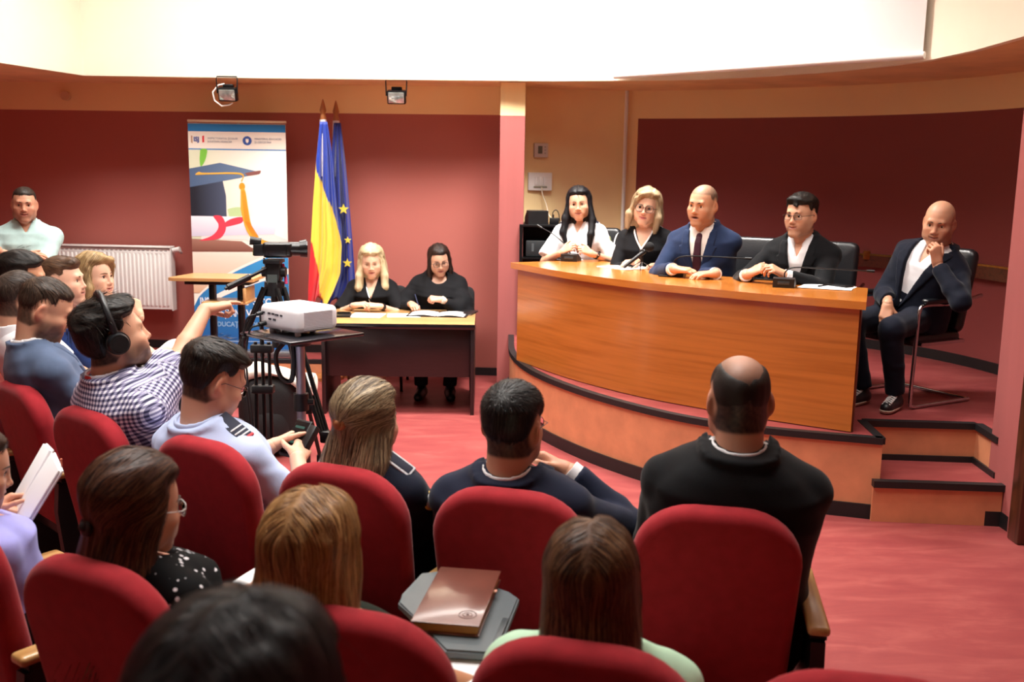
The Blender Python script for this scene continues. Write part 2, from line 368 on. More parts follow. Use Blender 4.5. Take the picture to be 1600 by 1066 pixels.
def make_chair():
    r = empty('auditorium_chair')
    W2, z0, z1, rr = 0.235, 0.36, 1.0, 0.17
    o = [(-W2 + 0.02, z0), (W2 - 0.02, z0)]
    for k in range(9): a = PI / 2 * k / 8; o.append((W2 - rr + rr * math.cos(a), z1 - rr * 0.95 + rr * 0.95 * math.sin(a)))
    for k in range(9): a = PI / 2 + PI / 2 * k / 8; o.append((-W2 + rr + rr * math.cos(a), z1 - rr * 0.95 + rr * 0.95 * math.sin(a)))
    o2 = []
    for a, b in zip(o, o[1:] + o[:1]):                                  # slight waist
        o2.append(a)
        if abs(a[1] - b[1]) > 0.3: o2 += [(a[0] + (b[0] - a[0]) * t + 0.0, a[1] + (b[1] - a[1]) * t) for t in (0.33, 0.66)]
    mb = MB().pad([(x, z - 1.0) for x, z in o2], 0.085, 0.036, steps=5)
    me = mb.mesh('backrest', 60); me.transform(Matrix.Translation((0, -0.27, 1.0)) @ Matrix.Rotation(math.radians(11), 4, 'X') @ Matrix.Translation((0, 0, 0)))
    link_mesh('backrest', me, m_chairred, r)
    s = MB().pad(rrect(0.44, 0.42, 0.07), 0.10, 0.045, steps=4).mesh('seat', 60); s.transform(Matrix.Translation((0, 0.03, 0.42)) @ Matrix.Rotation(PI / 2, 4, 'X'))
    link_mesh('seat', s, m_chairred, r)
    MB().box((0, -0.17, 0.40), (0.40, 0.05, 0.10), bevel=0.012).cyl((-0.26, -0.14, 0.40), (0.26, -0.14, 0.40), 0.016).build('hinge_bar', m_blackmetal, r)
    arm_side(r, 1)
    return r
def arm_side(r, sx):
    x = 0.292 * sx
    p = MB().prism([(-0.20, 0.03), (0.16, 0.03), (0.21, 0.62), (-0.24, 0.62), (-0.25, 0.5)], -0.02, 0.02)
    me = p.mesh('side_panel', 30); me.transform(Matrix.Translation((x, 0, 0)) @ Matrix(((0, 0, 1, 0), (1, 0, 0, 0), (0, 1, 0, 0), (0, 0, 0, 1))))
    sp = link_mesh('side_panel', me, m_blackplastic, r)
    MB().box((x, -0.02, 0.015), (0.06, 0.36, 0.03), bevel=0.006).build('foot_plate', m_blackmetal, sp)
    a = MB().box((x, -0.02, 0.655), (0.062, 0.46, 0.028), bevel=0.011, seg=3).build('armrest', m_armwood, r)
    MB().box((x, -0.02, 0.632), (0.05, 0.42, 0.02), bevel=0.004).build('armrest_bracket', m_blackmetal, a)
def chair_at(o, top, yaw_deg, z=0):
    """top: where the upper edge of the back stands"""
    y = math.radians(yaw_deg); f = Vector((-math.sin(y), math.cos(y), 0))
    o.rotation_euler = (0, 0, y); o.location = Vector((top[0], top[1], z)) + f * 0.27
    return o
proto = make_chair()
ROWA = [(0.577, 2.63, -10), (-0.006, 2.757, -16), (-0.533, 2.963, -24), (-1.052, 3.254, -32), (-1.61, 3.651, -38), (-2.087, 4.104, -44), (-2.46, 4.42, -52)]
ROWB = [(0.664, 1.693, -10), (0.146, 1.805, -14), (-0.335, 1.938, -18), (-0.973, 2.177, -27), (-1.50, 2.52, -36)]
ROWC = [(-0.28, 0.80, -16)]
ROWF = [(-2.70, 4.87, -74), (-2.70, 5.34, -74), (-2.76, 5.89, -76)]
LA = ['red auditorium chair back in front row behind the bald man in black', 'red auditorium chair back in front row behind the navy suit man', 'red auditorium chair holding the woman with half ponytail in dark uniform',
      'red auditorium chair holding the man in light blue uniform shirt', 'red auditorium chair holding the man in checkered shirt with headphones', 'red auditorium chair holding the man in grey blue jacket', 'red auditorium chair holding the cropped haired man in white shirt']
LB = ['red auditorium chair top at bottom right edge, nobody seated in it', 'red auditorium chair holding the woman in pale green top', 'red auditorium chair holding the bare shouldered woman with golden brown hair',
      'red auditorium chair at bottom left holding the woman in dotted black blouse', 'red auditorium chair at left edge holding the woman with a notebook']
LC = ['red auditorium chair under the black haired person nearest the camera']
LF = ['red chair holding the dark haired man at left edge below standing man', 'red chair holding the young man in royal blue suit', 'red chair holding the fair haired woman by the radiator']
first = True
for rows, labs in ((ROWA, LA), (ROWB, LB), (ROWC, LC), (ROWF, LF)):
    for i, ((x, y, a), lb) in enumerate(zip(rows, labs)):
        c = proto if first else copy_tree(proto); first = False
        chair_at(c, (x, y), a); tag(c, lb, 'chair', 'red auditorium chairs')
        if rows is ROWA and i == 6 or rows is ROWB and i == 4 : arm_side(c, -1)

# writing tablet swung out over the second row, belongs to the golden haired woman's chair
tb = [(-0.245, 2.635), (-0.17, 2.662), (0.005, 2.52), (0.03, 2.48), (-0.018, 2.20), (-0.05, 2.172), (-0.145, 2.182), (-0.215, 2.325), (-0.285, 2.44), (-0.28, 2.49)]
t = empty('writing_tablet', (-0.12, 2.42, 0.0), 0, 'grey plastic folding writing tablet with brown notebook on it', 'tablet arm')
mb = MB().prism([(x + 0.12, y - 2.42) for x, y in tb], 0.775, 0.797)
bmesh.ops.bevel(mb.bm, geom=[e for e in mb.bm.edges if abs(e.verts[0].co.z - e.verts[1].co.z) < 1e-4], offset=0.005, segments=2, affect='EDGES')
mb.build('tablet_board', m_grey, t, smooth=35)
MB().box((0.105, -0.13, 0.797), (0.016, 0.13, 0.006), (0, 0, -0.17), bevel=0.002).build('pencil_rest', plain('dark grey plastic', '#3A4246', 0.4), t)
MB().tube([(-0.02, -0.18, 0.775), (-0.02, -0.20, 0.70), (0.0, -0.24, 0.62), (0.0, -0.27, 0.4), (0.0, -0.27, 0.0)], 0.014).box((0, -0.27, 0.01), (0.08, 0.12, 0.02)).build('tablet_arm', m_blackmetal, t)
n = empty('leather_notebook', (-0.127, 2.428, 0.798), math.radians(-8), 'brown leather notebook with embossed round emblem on the grey tablet', 'notebook')
m_brown = plain('brown leather', '#6E3F33', 0.3, var=0.15, scale=10, bump=0.08, bscale=140, spec=0.7, coat=0.8)
MB().box((0, 0, 0.027), (0.168, 0.345, 0.004), bevel=0.0018).box((0, 0, 0.002), (0.168, 0.345, 0.004), bevel=0.0018).box((-0.084, 0, 0.0145), (0.004, 0.345, 0.027), bevel=0.0018).build('cover', m_brown, n)
MB().box((0.0, 0, 0.0145), (0.158, 0.333, 0.020), bevel=0.001).build('page_block', plain('tan page edges', '#B57A3C', 0.7, var=0.2, scale=60, stretch=(1, 1, 20)), n)
mb = MB(); [mb.tube([(0.045 + r * math.cos(a), -0.115 + r * math.sin(a), 0.0292) for a in [2 * PI * k / 24 for k in range(24)]], 0.0011, 6, True) for r in (0.022, 0.012)]
mb.ball((0.045, -0.115, 0.0288), 0.004, 1).build('embossed_emblem', plain('dark brown emboss', '#55302A', 0.4), n)
MB().box((0.08, 0.06, 0.018), (0.02, 0.012, 0.004)).build('page_marker', plain('pink marker', '#E9A58C', 0.7), n)

# wooden board with a sheet, between the two near chairs
b = empty('clipboard', (-0.085, 2.13, 0.765), math.radians(-6), 'light wooden clipboard with white sheet beside the woman in green', 'clipboard')
MB().box((0, 0, 0), (0.125, 0.20, 0.006), bevel=0.002).build('board', m_armwood, b)
MB().box((-0.012, -0.012, 0.0036), (0.10, 0.18, 0.0012)).build('sheet', m_paper, b)
MB().tube([(0.0, 0.0, -0.003), (0.02, 0.0, -0.1), (0.05, -0.05, -0.765)], 0.01).build('prop_rod', m_blackmetal, b)

# ---- curved desk on the stage
dp = arc([(0.037, 7.60), (0.41, 6.93), (0.80, 6.42), (1.15, 6.10), (1.53, 5.80), (1.945, 5.535)], 6)
desk = empty('presidium_desk', (1.0, 6.6, STAGE), 0, 'long curved orange wood desk standing on the stage', 'desk')
def L(path): return [(x - 1.0, y - 6.6) for x, y in path]
def strip(front, back, z0, z1, mat, name, sm=30):
    mb = MB(); n = len(front); rows = []
    for p, q in zip(front, back): rows.append([mb.bm.verts.new((*p, z0)), mb.bm.verts.new((*p, z1)), mb.bm.verts.new((*q, z1)), mb.bm.verts.new((*q, z0))])
    for a, c in zip(rows, rows[1:]):
        for k in range(4): mb.bm.faces.new((a[k], c[k], c[(k + 1) % 4], a[(k + 1) % 4]))
    mb.bm.faces.new(rows[0]); mb.bm.faces.new(rows[-1][::-1])
    return mb.build(name, mat, desk, smooth=sm)
def wide(path, d):
    o = np.array(offset_path(path, d)); n = len(o); e = np.array(path[-1]) + np.array([0.34, 0.94]) * d
    for i in range(n - 7, n): w_ = (i - (n - 8)) / 7.0; o[i] += (e - np.array(offset_path(path, d))[-1]) * w_
    return [tuple(v) for v in o]
fp = L(dp); ext = [tuple(np.array(fp[0]) + (np.array(fp[0]) - np.array(fp[1])) * 0.5)] + fp[1:-1] + [tuple(np.array(fp[-1]) + (np.array(fp[-1]) - np.array(fp[-2])) * 0.4)]
strip(fp, wide(fp, 0.022), 0.006, 0.715, m_desk, 'front_panel')
strip(wide(ext, -0.03), wide(ext, 0.74), 0.715, 0.76, wood('cherry desktop', '#C4762F', '#B46624', 0, 0.22, 0.45, 0.6, sc=(1.5, 1.5, 24)), 'desktop')
for k in (0, -1):
    p = Vector(wide(fp, 0.022)[k]); q = Vector(wide(fp, 0.70)[k]); d = (q - p).normalized(); nn = Vector((-d.y, d.x)) * 0.011
    MB().prism([tuple(p - nn), tuple(q - nn), tuple(q + nn), tuple(p + nn)], 0.0, 0.715).build('end_panel', wood('dark cherry', '#6B3418', '#4C2410', 2), desk)
# ---- leather cantilever chairs on the stage
def cantilever(loc, yaw, label, arms=True):
    r = empty('cantilever_chair', (loc[0], loc[1], STAGE), math.radians(yaw), label, 'chair', 'black leather chairs on the stage')
    me = MB().pad(rrect(0.48, 0.56, 0.06), 0.075, 0.035).mesh('backrest', 60); me.transform(Matrix.Translation((0, -0.27, 0.72)) @ Matrix.Rotation(math.radians(12), 4, 'X')); link_mesh('backrest', me, m_leather, r)
    me = MB().pad(rrect(0.48, 0.48, 0.06), 0.08, 0.036).mesh('seat', 60); me.transform(Matrix.Translation((0, 0.0, 0.43)) @ Matrix.Rotation(PI / 2, 4, 'X')); link_mesh('seat', me, m_leather, r)
    for sx in (-1, 1):
        x = 0.275 * sx
        pts = arc([(x, -0.34, 0.70), (x, -0.05, 0.66), (x, 0.20, 0.66), (x, 0.255, 0.63), (x, 0.265, 0.5), (x, 0.275, 0.08), (x, 0.25, 0.018), (x, 0.15, 0.014), (x, -0.30, 0.014)], 4)
        MB().tube(pts, 0.0125, 10).build('frame_tube', m_chrome, r)
        me = MB().pad(rrect(0.055, 0.28, 0.02), 0.03, 0.013).mesh('arm_pad', 60); me.transform(Matrix.Translation((x, 0.08, 0.685)) @ Matrix.Rotation(PI / 2, 4, 'X')); link_mesh('arm_pad', me, m_leather, r)
    MB().cyl((-0.275, -0.30, 0.014), (0.275, -0.30, 0.014), 0.0125).build('base_bar', m_chrome, r)
    MB().cyl((-0.275, 0.2, 0.41), (0.275, 0.2, 0.41), 0.012).cyl((-0.275, -0.2, 0.41), (0.275, -0.2, 0.41), 0.012).box((-0.27, 0, 0.41), (0.012, 0.4, 0.02)).box((0.27, 0, 0.41), (0.012, 0.4, 0.02)).build('crossbar', m_chrome, r)
    return r
CH = [(0.58, 8.22, 160, 'black leather chair of the woman in white uniform shirt'), (1.20, 7.78, 158, 'black leather chair of the blonde panel woman with glasses'),
      (1.62, 7.22, 150, 'black leather chair of the panel man in blue suit'), (2.06, 6.85, 149, 'black leather chair of the panel man in black jacket'), (2.617, 6.514, 120, 'black leather chrome chair of the bald man beside the desk')]
for x, y, a, lb in CH: cantilever((x, y), a, lb)

# ---- low table with the two women
T = empty('side_table', (-0.905, 8.11, 0), math.radians(1.5), 'dark table with beech top where two women in black sit', 'table')
MB().box((0, 0, 0.715), (1.20, 0.86, 0.03), bevel=0.004).build('tabletop', m_tabletop, T)
MB().box((0, -0.427, 0.712), (1.205, 0.012, 0.04), bevel=0.003).build('front_edge_band', plain('black edging', '#15151A', 0.12, coat=0.5), T)
for sx in (-1, 1): MB().box((sx * 0.585, 0, 0.35), (0.03, 0.82, 0.70), bevel=0.003).build('side_panel', m_darkwood, T) if sx < 0 else MB().box((0.585, 0, 0.35), (0.03, 0.82, 0.70), bevel=0.003).build('side_panel', m_darkwood, T)
MB().box((0, -0.36, 0.50), (1.14, 0.02, 0.40), bevel=0.003).build('modesty_panel', m_darkwood, T)
def plain_chair(loc, yaw, label):
    r = empty('stacking_chair', (loc[0], loc[1], 0), math.radians(yaw), label, 'chair', 'black chairs behind the dark table')
    me = MB().pad(rrect(0.46, 0.36, 0.07), 0.05, 0.022).mesh('backrest', 60); me.transform(Matrix.Translation((0, -0.24, 0.70)) @ Matrix.Rotation(math.radians(10), 4, 'X')); link_mesh('backrest', me, plain('black cloth', '#17171A', 0.9, bump=0.2), r)
    me = MB().pad(rrect(0.46, 0.44, 0.06), 0.06, 0.027).mesh('seat', 60); me.transform(Matrix.Translation((0, 0, 0.44)) @ Matrix.Rotation(PI / 2, 4, 'X')); link_mesh('seat', me, MATS['black cloth'], r)
    for sx in (-1, 1):
        MB().tube(arc([(0.21 * sx, 0.2, 0.43), (0.215 * sx, 0.22, 0.3), (0.225 * sx, 0.24, 0.0)], 3), 0.013).build('leg', m_blackmetal, r)
        MB().tube(arc([(0.21 * sx, -0.285, 0.8), (0.21 * sx, -0.21, 0.44), (0.225 * sx, -0.27, 0.0)], 4), 0.013).build('leg', m_blackmetal, r)
plain_chair((-1.19, 8.80), 180, 'black chair under the blonde woman at the dark table')
plain_chair((-0.58, 8.83), 180, 'black chair under the brunette woman writing at the dark table')

# ---- projection screen
s = empty('projection_screen', (1.74, 7.60, 2.69), 0, 'white projection screen hanging above the stage', 'screen')
sp = [(-0.916, 0.85), (0.919, -0.85)]
MB().wall(sp, 0.03, 2.15, 0.006).build('screen_sheet', plain('projection cloth', '#F4F5F5', 0.8, spec=0.2), s)
MB().cyl((-0.93, 0.857, 0.02), (0.93, -0.857, 0.02), 0.024, n=12).build('bottom_bar', m_white, s)
MB().box((0, 0, 2.17), (2.6, 0.10, 0.10), (0, 0, math.atan2(-1.7, 1.835)), bevel=0.02).build('roller_case', m_white, s)

# ---- roll-up banner
B = empty('rollup_banner', (-2.525, 9.22, 0.17), 0, 'tall roll-up banner with graduation cap print and blue base', 'banner')
bw, bh = 0.885, 2.13
MB().box((0, 0.0, 0.035), (0.93, 0.22, 0.07), bevel=0.02).build('base_cassette', plain('brushed aluminium', '#9FA2A6', 0.35, 0.9), B)
MB().cyl((0, 0.05, 0.05), (0, 0.05, bh + 0.02), 0.012).build('support_pole', MATS['brushed aluminium'], B)
MB().box((0, 0, bh + 0.03), (bw + 0.01, 0.022, 0.022), bevel=0.005).build('top_rail', plain('ivory rail', '#E8DCC4', 0.4), B)
LAY = [0]
def flat(name, pts, layer, mat, parent=B):
    """printed shape: x 0..1 across, y 0..1 down the banner"""
    if name in ('tassel', 'ribbon', 'ribbon_bow', 'green_leaf', 'green_blur', 'board_corner', 'tassel_cord'):
        q = list(pts); pts = [tuple(v) for v in arc(q[-2:] + q + q[:2], 5)][10:-10]
    from mathutils.geometry import tessellate_polygon
    LAY[0] += 1
    V = [((x - 0.5) * bw, -0.012 - layer * 0.0006 - LAY[0] * 0.000012, 0.05 + (1 - y) * (bh - 0.04)) for x, y in pts]; F = [t for t in tessellate_polygon([[Vector(v) for v in V]]) if len(set(t)) == 3]
    F = [t[::-1] if (Vector(V[t[1]]) - Vector(V[t[0]])).cross(Vector(V[t[2]]) - Vector(V[t[0]])).y > 0 else t for t in F]
    me = bpy.data.meshes.new(name); me.from_pydata(V, [], F); return link_mesh(name, me, mat, parent)
def ink(name, h, h2=None, axis='Z', lo=0, hi=1):
    if h2 is None: return plain('ink ' + name, h, 0.45, spec=0.3)
    t = NT('ink ' + name); g = t.coords('Object'); sp_ = t.add('ShaderNodeSeparateXYZ'); t.link(g, sp_.inputs[0]); mr = t.add('ShaderNodeMapRange'); mr.inputs[1].default_value = lo; mr.inputs[2].default_value = hi
    t.link(sp_.outputs[axis], mr.inputs[0]); t.link(t.ramp(mr.outputs[0], [(0, rgba(h)), (1, rgba(h2))]), t.b.inputs['Base Color']); t.b.inputs['Roughness'].default_value = 0.45; return t.m
MB().box((0, -0.006, 0.05 + (bh - 0.04) / 2), (bw, 0.008, bh - 0.04)).build('banner_sheet', ink('sheet', '#F5EFE4'), B)
flat('blue_band', [(0, 0.002), (1, 0.002), (1, 0.035), (0, 0.035)], 1, ink('blue', '#2E7FC0'))
flat('logo_strip', [(0, 0.035), (1, 0.035), (1, 0.11), (0, 0.11)], 1, ink('logo paper', '#EFE6DA'))
flat('blue_line', [(0, 0.108), (1, 0.108), (1, 0.113), (0, 0.113)], 2, ink('blue', '#2E7FC0'))
flat('blurred_backdrop', [(0, 0.113), (1, 0.113), (1, 0.56), (0, 0.56)], 1, ink('backdrop', '#D9DCC0', '#FBFAF4', 'X', -0.35, 0.2))
flat('green_leaf', [(0.12, 0.113), (0.19, 0.113), (0.165, 0.16), (0.12, 0.185), (0.11, 0.15)], 2, ink('leaf', '#7CC24A'))
flat('green_blur', [(0.38, 0.37), (0.52, 0.36), (0.52, 0.40), (0.4, 0.405)], 2, ink('leaf blur', '#BFD8A0'))
flat('mortarboard', [(0, 0.195), (0.32, 0.168), (0.70, 0.203), (0.70, 0.212), (0.52, 0.232), (0, 0.275)], 3, ink('cap blue', '#4F6586', '#6E86A6', 'X', -0.4, 0.2))
flat('board_corner', [(0.57, 0.212), (0.72, 0.199), (0.735, 0.204), (0.715, 0.214), (0.6, 0.222)], 4, ink('corner', '#8A5A55'))
flat('cap_crown', [(0, 0.274), (0.34, 0.245), (0.37, 0.31), (0.37, 0.40), (0, 0.40)], 2, ink('crown', '#20242F', '#4C566E', 'X', -0.4, -0.1))
flat('tassel_cord', [(0.06, 0.222), (0.10, 0.208), (0.16, 0.212), (0.53, 0.210), (0.545, 0.245), (0.53, 0.245), (0.52, 0.217), (0.14, 0.220)], 5, ink('gold', '#E3B04B'))
flat('tassel_knot', [(0.54 + 0.032 * math.cos(a), 0.268 + 0.016 * math.sin(a)) for a in [2 * PI * k / 14 for k in range(14)]], 6, ink('orange', '#F09A2E'))
flat('tassel', [(0.525, 0.285), (0.57, 0.285), (0.60, 0.37), (0.63, 0.44), (0.70, 0.49), (0.82, 0.512), (0.80, 0.522), (0.70, 0.518), (0.60, 0.48), (0.55, 0.43), (0.52, 0.36)], 8, ink('tassel', '#F5A93E'))
for k in range(4): flat('tassel_strand', [(0.535 + k * 0.009, 0.287), (0.538 + k * 0.009, 0.287), (0.566 + k * 0.012, 0.42), (0.66 + k * 0.012, 0.497 - k * 0.004), (0.655 + k * 0.012, 0.4995 - k * 0.004), (0.560 + k * 0.012, 0.424)], 9, ink('strand', '#D98324'))
flat('diploma', [(0, 0.40), (0.86, 0.40), (0.88, 0.44), (0.86, 0.475), (0, 0.49)], 4, ink('diploma', '#CFCBE2', '#F4F1FB', 'Z', 1.1, 1.28))
flat('ribbon', [(0.23, 0.40), (0.32, 0.40), (0.36, 0.44), (0.34, 0.475), (0.27, 0.50), (0.08, 0.508), (0.2, 0.488), (0.27, 0.46), (0.28, 0.43)], 6, ink('ribbon', '#E4475A'))
flat('ribbon_bow', [(0.34, 0.432), (0.42, 0.41), (0.53, 0.402), (0.53, 0.425), (0.42, 0.44), (0.35, 0.445)], 6, ink('ribbon', '#E4475A'))
flat('book_pages', [(0.1, 0.488), (0.86, 0.475), (1, 0.50), (1, 0.54), (0.78, 0.54), (0.55, 0.50), (0.1, 0.502)], 3, ink('pages', '#EFE6E2'))
flat('book_cover', [(0, 0.500), (0.52, 0.508), (0.62, 0.535), (0.74, 0.552), (0, 0.556)], 5, ink('book', '#7E4F42', '#A57566', 'Z', 0.98, 1.08))
flat('wood_shelf', [(0, 0.556), (1, 0.556), (1, 0.74), (0, 0.74)], 1, ink('shelf', '#E0B795', '#FBEBDD', 'Z', 0.6, 1.0))
def arcpts(cx, cy, rx, ry, a0, a1, n=24): return [(cx + rx * math.cos(a), cy - ry * math.sin(a)) for a in [math.radians(a0 + (a1 - a0) * k / n) for k in range(n + 1)]]
cur = lambda off: [(x, 0.80 + off - 0.26 * (x ** 0.62)) for x in [k / 20 for k in range(21)]]
flat('pale_sweep', cur(-0.012) + [(1, 1), (0, 1)], 2, ink('sweep', '#F7F3EA'))
flat('blue_field', cur(0.0) + [(1, 1), (0, 1)], 3, ink('field', '#2164A8', '#3D9AD9', 'Z', 0.2, 0.95))
flat('white_arc', [(x, 0.86 - 0.235 * (x ** 0.5)) for x in [k / 20 for k in range(21)]] + [(x, 0.885 - 0.235 * (x ** 0.5)) for x in [k / 20 for k in range(20, -1, -1)]], 4, ink('sweep', '#F7F3EA'))
flat('white_line', [(0, 0.955), (1, 0.955), (1, 0.9575), (0, 0.9575)], 4, ink('line white', '#C9DDF0'))
def btxt(name, s, x, y, size, mat, bold=0, layer=8, align='LEFT'):
    m = Matrix.Translation(((x - 0.5) * bw, -0.012 - layer * 0.0005, 0.05 + (1 - y) * (bh - 0.04))) @ Matrix.Rotation(PI / 2, 4, 'X')
    return text_mesh(name, s, size, mat, B, m, align, 0.0002, bold)
wi = ink('line white', '#C9DDF0'); gi = ink('grey lettering', '#6A6F86')
btxt('lettering', 'INSPECTORATUL ȘCOLAR', 0.20, 0.064, 0.023, gi); btxt('lettering', 'JUDEȚEAN VRANCEA', 0.20, 0.078, 0.023, gi)
btxt('lettering', 'MINISTERUL EDUCAȚIEI', 0.68, 0.064, 0.023, gi); btxt('lettering', 'ȘI CERCETĂRII', 0.68, 0.078, 0.023, gi)
w2 = ink('white lettering', '#EAF1F8')
def big(t, x, y, size, sx, mat):
    m = Matrix.Translation(((x - 0.5) * bw, -0.016, 0.05 + (1 - y) * (bh - 0.04))) @ Matrix.Rotation(PI / 2, 4, 'X') @ Matrix.Diagonal((sx, 1, 1, 1)); text_mesh('lettering', t, size, mat, B, m, 'LEFT', 0.0002, 0.0018)
big('INSPECTORATUL', 0.06, 0.778, 0.095, 0.62, w2); big('ȘCOLAR', 0.615, 0.778, 0.095, 0.92, w2)
big('JUDEȚEAN', 0.16, 0.830, 0.095, 0.62, w2); big('VRANCEA', 0.545, 0.830, 0.095, 0.92, w2)
big('EDUCAȚIA CONTEAZĂ', 0.20, 0.880, 0.062, 0.95, ink('pale lettering', '#8DB2D6'))
flat('emblem_ring', [(0.605 + 0.047 * math.cos(a), 0.072 + 0.0195 * math.sin(a)) for a in [2 * PI * k / 20 for k in range(20)]], 3, ink('emblem', '#3F5BA0'))
flat('emblem_shield', [(0.59, 0.064), (0.62, 0.064), (0.62, 0.076), (0.605, 0.083), (0.59, 0.076)], 4, ink('logo paper', '#EFE6DA'))
btxt('logo_letters', 'ISJ', 0.055, 0.069, 0.055, ink('emblem', '#3F5BA0'), 0.002)
flat('logo_red', [(0.145, 0.055), (0.165, 0.052), (0.165, 0.08), (0.145, 0.083)], 4, ink('logo red', '#D8323C'))
flat('logo_bar', [(0.03, 0.052), (0.045, 0.055), (0.045, 0.086), (0.03, 0.083)], 4, ink('logo tan', '#B9967E'))

# ---- lectern in front of the banner
l = empty('lectern', (-2.38, 8.05, 0), 0, 'small wooden lectern on black frame in front of the banner', 'lectern')
m_lw = wood('lectern beech', '#C99B66', '#B98750', 0, 0.3, 0.3)
mb = MB().prism([(-0.36, -0.17), (-0.30, -0.19), (0.32, -0.19), (0.32, 0.22), (-0.28, 0.22), (-0.36, -0.12)], 1.02, 1.045); mb.build('top_board', m_lw, l)
MB().box((0.02, 0, 1.005), (0.52, 0.30, 0.03), bevel=0.004).build('top_frame', m_blackmetal, l)
for x in (-0.06, 0.17): MB().box((x, 0, 0.50), (0.045, 0.07, 1.0), bevel=0.005).build('post', m_blackmetal, l)
MB().box((0.06, 0, 0.02), (0.55, 0.42, 0.035), bevel=0.008).build('base_plate', m_blackmetal, l)
MB().box((0.09, -0.06, 0.85), (0.36, 0.30, 0.018), bevel=0.003).box((0.25, -0.06, 0.91), (0.018, 0.30, 0.12), bevel=0.003).build('shelf', m_lw, l)

# ---- flags on poles
def flagpole(x, y, label):
    r = empty('flag_pole', (x, y, 0), 0, label, 'flag pole')
    MB().lathe([(0.16, 0), (0.16, 0.03), (0.05, 0.06), (0.03, 0.12)], n=24).build('foot', plain('varnished wood', '#A9693A', 0.35, var=0.2, scale=12, stretch=(4, 4, 0.5)), r)
    MB().cyl((0, 0, 0.1), (0, 0, 2.34), 0.014).build('pole', MATS['varnished wood'], r)
    MB().lathe([(0.012, 2.30), (0.026, 2.335), (0.03, 2.36), (0.024, 2.385), (0.02, 2.40), (0.03, 2.43), (0.018, 2.48), (0.003, 2.53)], n=14).build('spear_finial', MATS['varnished wood'], r)
    return r
def cloth(name, label, x0, y0, outline, colour, waves, amp, sleeve=None):
    """hanging cloth: outline gives left and right edge x (relative to pole) at heights; colour(u, x, z)"""
    r = empty(name, (x0, y0, 0), 0, label, 'flag')
    NU, NV = 64, 60; zs = [o[0] for o in outline]; P = []; C = []
    for j in range(NV + 1):
        z = outline[0][0] + (outline[-1][0] - outline[0][0]) * j / NV
        lft = np.interp(-z, [-q for q in zs], [o[1] for o in outline]); rgt = np.interp(-z, [-q for q in zs], [o[2] for o in outline])
        row = []
        for i in range(NU + 1):
            u = i / NU; w = rgt - lft; x = lft + w * u
            yy = -0.05 - amp * min(1, j / 12) * (math.sin(u * waves * 2 * PI + j * 0.02) + 0.4 * math.sin(u * waves * 4.3 * PI + 1 + j * 0.05)) 
            zz = z - (0.05 * math.sin(u * 9) * (j / NV))
            row.append((x, yy, zz)); 
        P.append(row)
    mb = MB().grid(P); me = mb.mesh('cloth', 80)
    co = np.empty(len(me.vertices) * 3); me.vertices.foreach_get('co', co); co = co.reshape(-1, 3)
    ca = me.color_attributes.new('Col', 'FLOAT_COLOR', 'POINT'); col = np.array([rgba(colour(k % (NU + 1) / NU, c[0], c[2])) for k, c in enumerate(co)], dtype=np.float32); ca.data.foreach_set('color', col.ravel())
    o = link_mesh('cloth', me, attr_mat('flag satin', rough=0.45, sheen=0.3), r); md = o.modifiers.new('thickness', 'SOLIDIFY'); md.thickness = 0.003
    MB().tube([(0.0, 0, outline[0][0] + 0.02), (0.004, -0.004, outline[0][0] - 0.12), (0.0, -0.01, 1.85 if sleeve is None else sleeve)], [0.03, 0.036, 0.02], 10).build('white_sleeve', plain('white satin', '#E9E6EA', 0.5, var=0.06, scale=30), r)
    return r
flagpole(-1.712, 9.06, 'wooden flag pole with spear tip carrying the tricolour flag'); flagpole(-1.625, 9.22, 'wooden flag pole with spear tip carrying the blue star flag')
def ro(u, x, z):
    xb = np.interp(z, [0.8, 1.15, 1.5, 1.9, 2.4], [0.22, 0.20, 0.10, -0.055, -0.06]); xr = np.interp(z, [0.6, 0.72, 1.0, 1.25, 1.45], [-0.02, -0.03, -0.06, -0.10, -0.2])
    return '#1F3FA8' if x > xb else ('#F4D44A' if x > xr else '#D8242E')
cloth('romanian_flag', 'blue yellow and red tricolour flag draped from its pole', -1.712, 9.06, [(2.33, -0.02, 0.045), (2.05, -0.05, 0.085), (1.6, -0.09, 0.125), (1.25, -0.115, 0.165), (1.0, -0.135, 0.15), (0.85, -0.145, 0.09), (0.72, -0.15, 0.02)], ro, 2.2, 0.028)
eu = cloth('european_flag', 'dark blue flag with yellow stars draped behind the tricolour', -1.625, 9.22, [(2.33, -0.01, 0.05), (1.8, -0.05, 0.10), (1.3, -0.07, 0.14), (0.9, -0.11, 0.165), (0.68, -0.16, 0.10)], lambda u, x, z: '#1B2F8C', 2.6, 0.03)
def star(cx, cz, r0):
    mb = MB(); pts = [(cx + (r0 if k % 2 == 0 else r0 * 0.42) * math.sin(PI * k / 5), cz + (r0 if k % 2 == 0 else r0 * 0.42) * math.cos(PI * k / 5)) for k in range(10)]
    mb.prism([(x, z) for x, z in pts], 0, 0.004, Matrix.Translation((0, -0.098, 0)) @ Matrix.Rotation(PI / 2, 4, 'X')); return mb.build('star', plain('star yellow', '#E9D34E', 0.5), eu)
star(0.075, 1.56, 0.05); star(0.105, 1.07, 0.045); star(0.11, 1.28, 0.035)

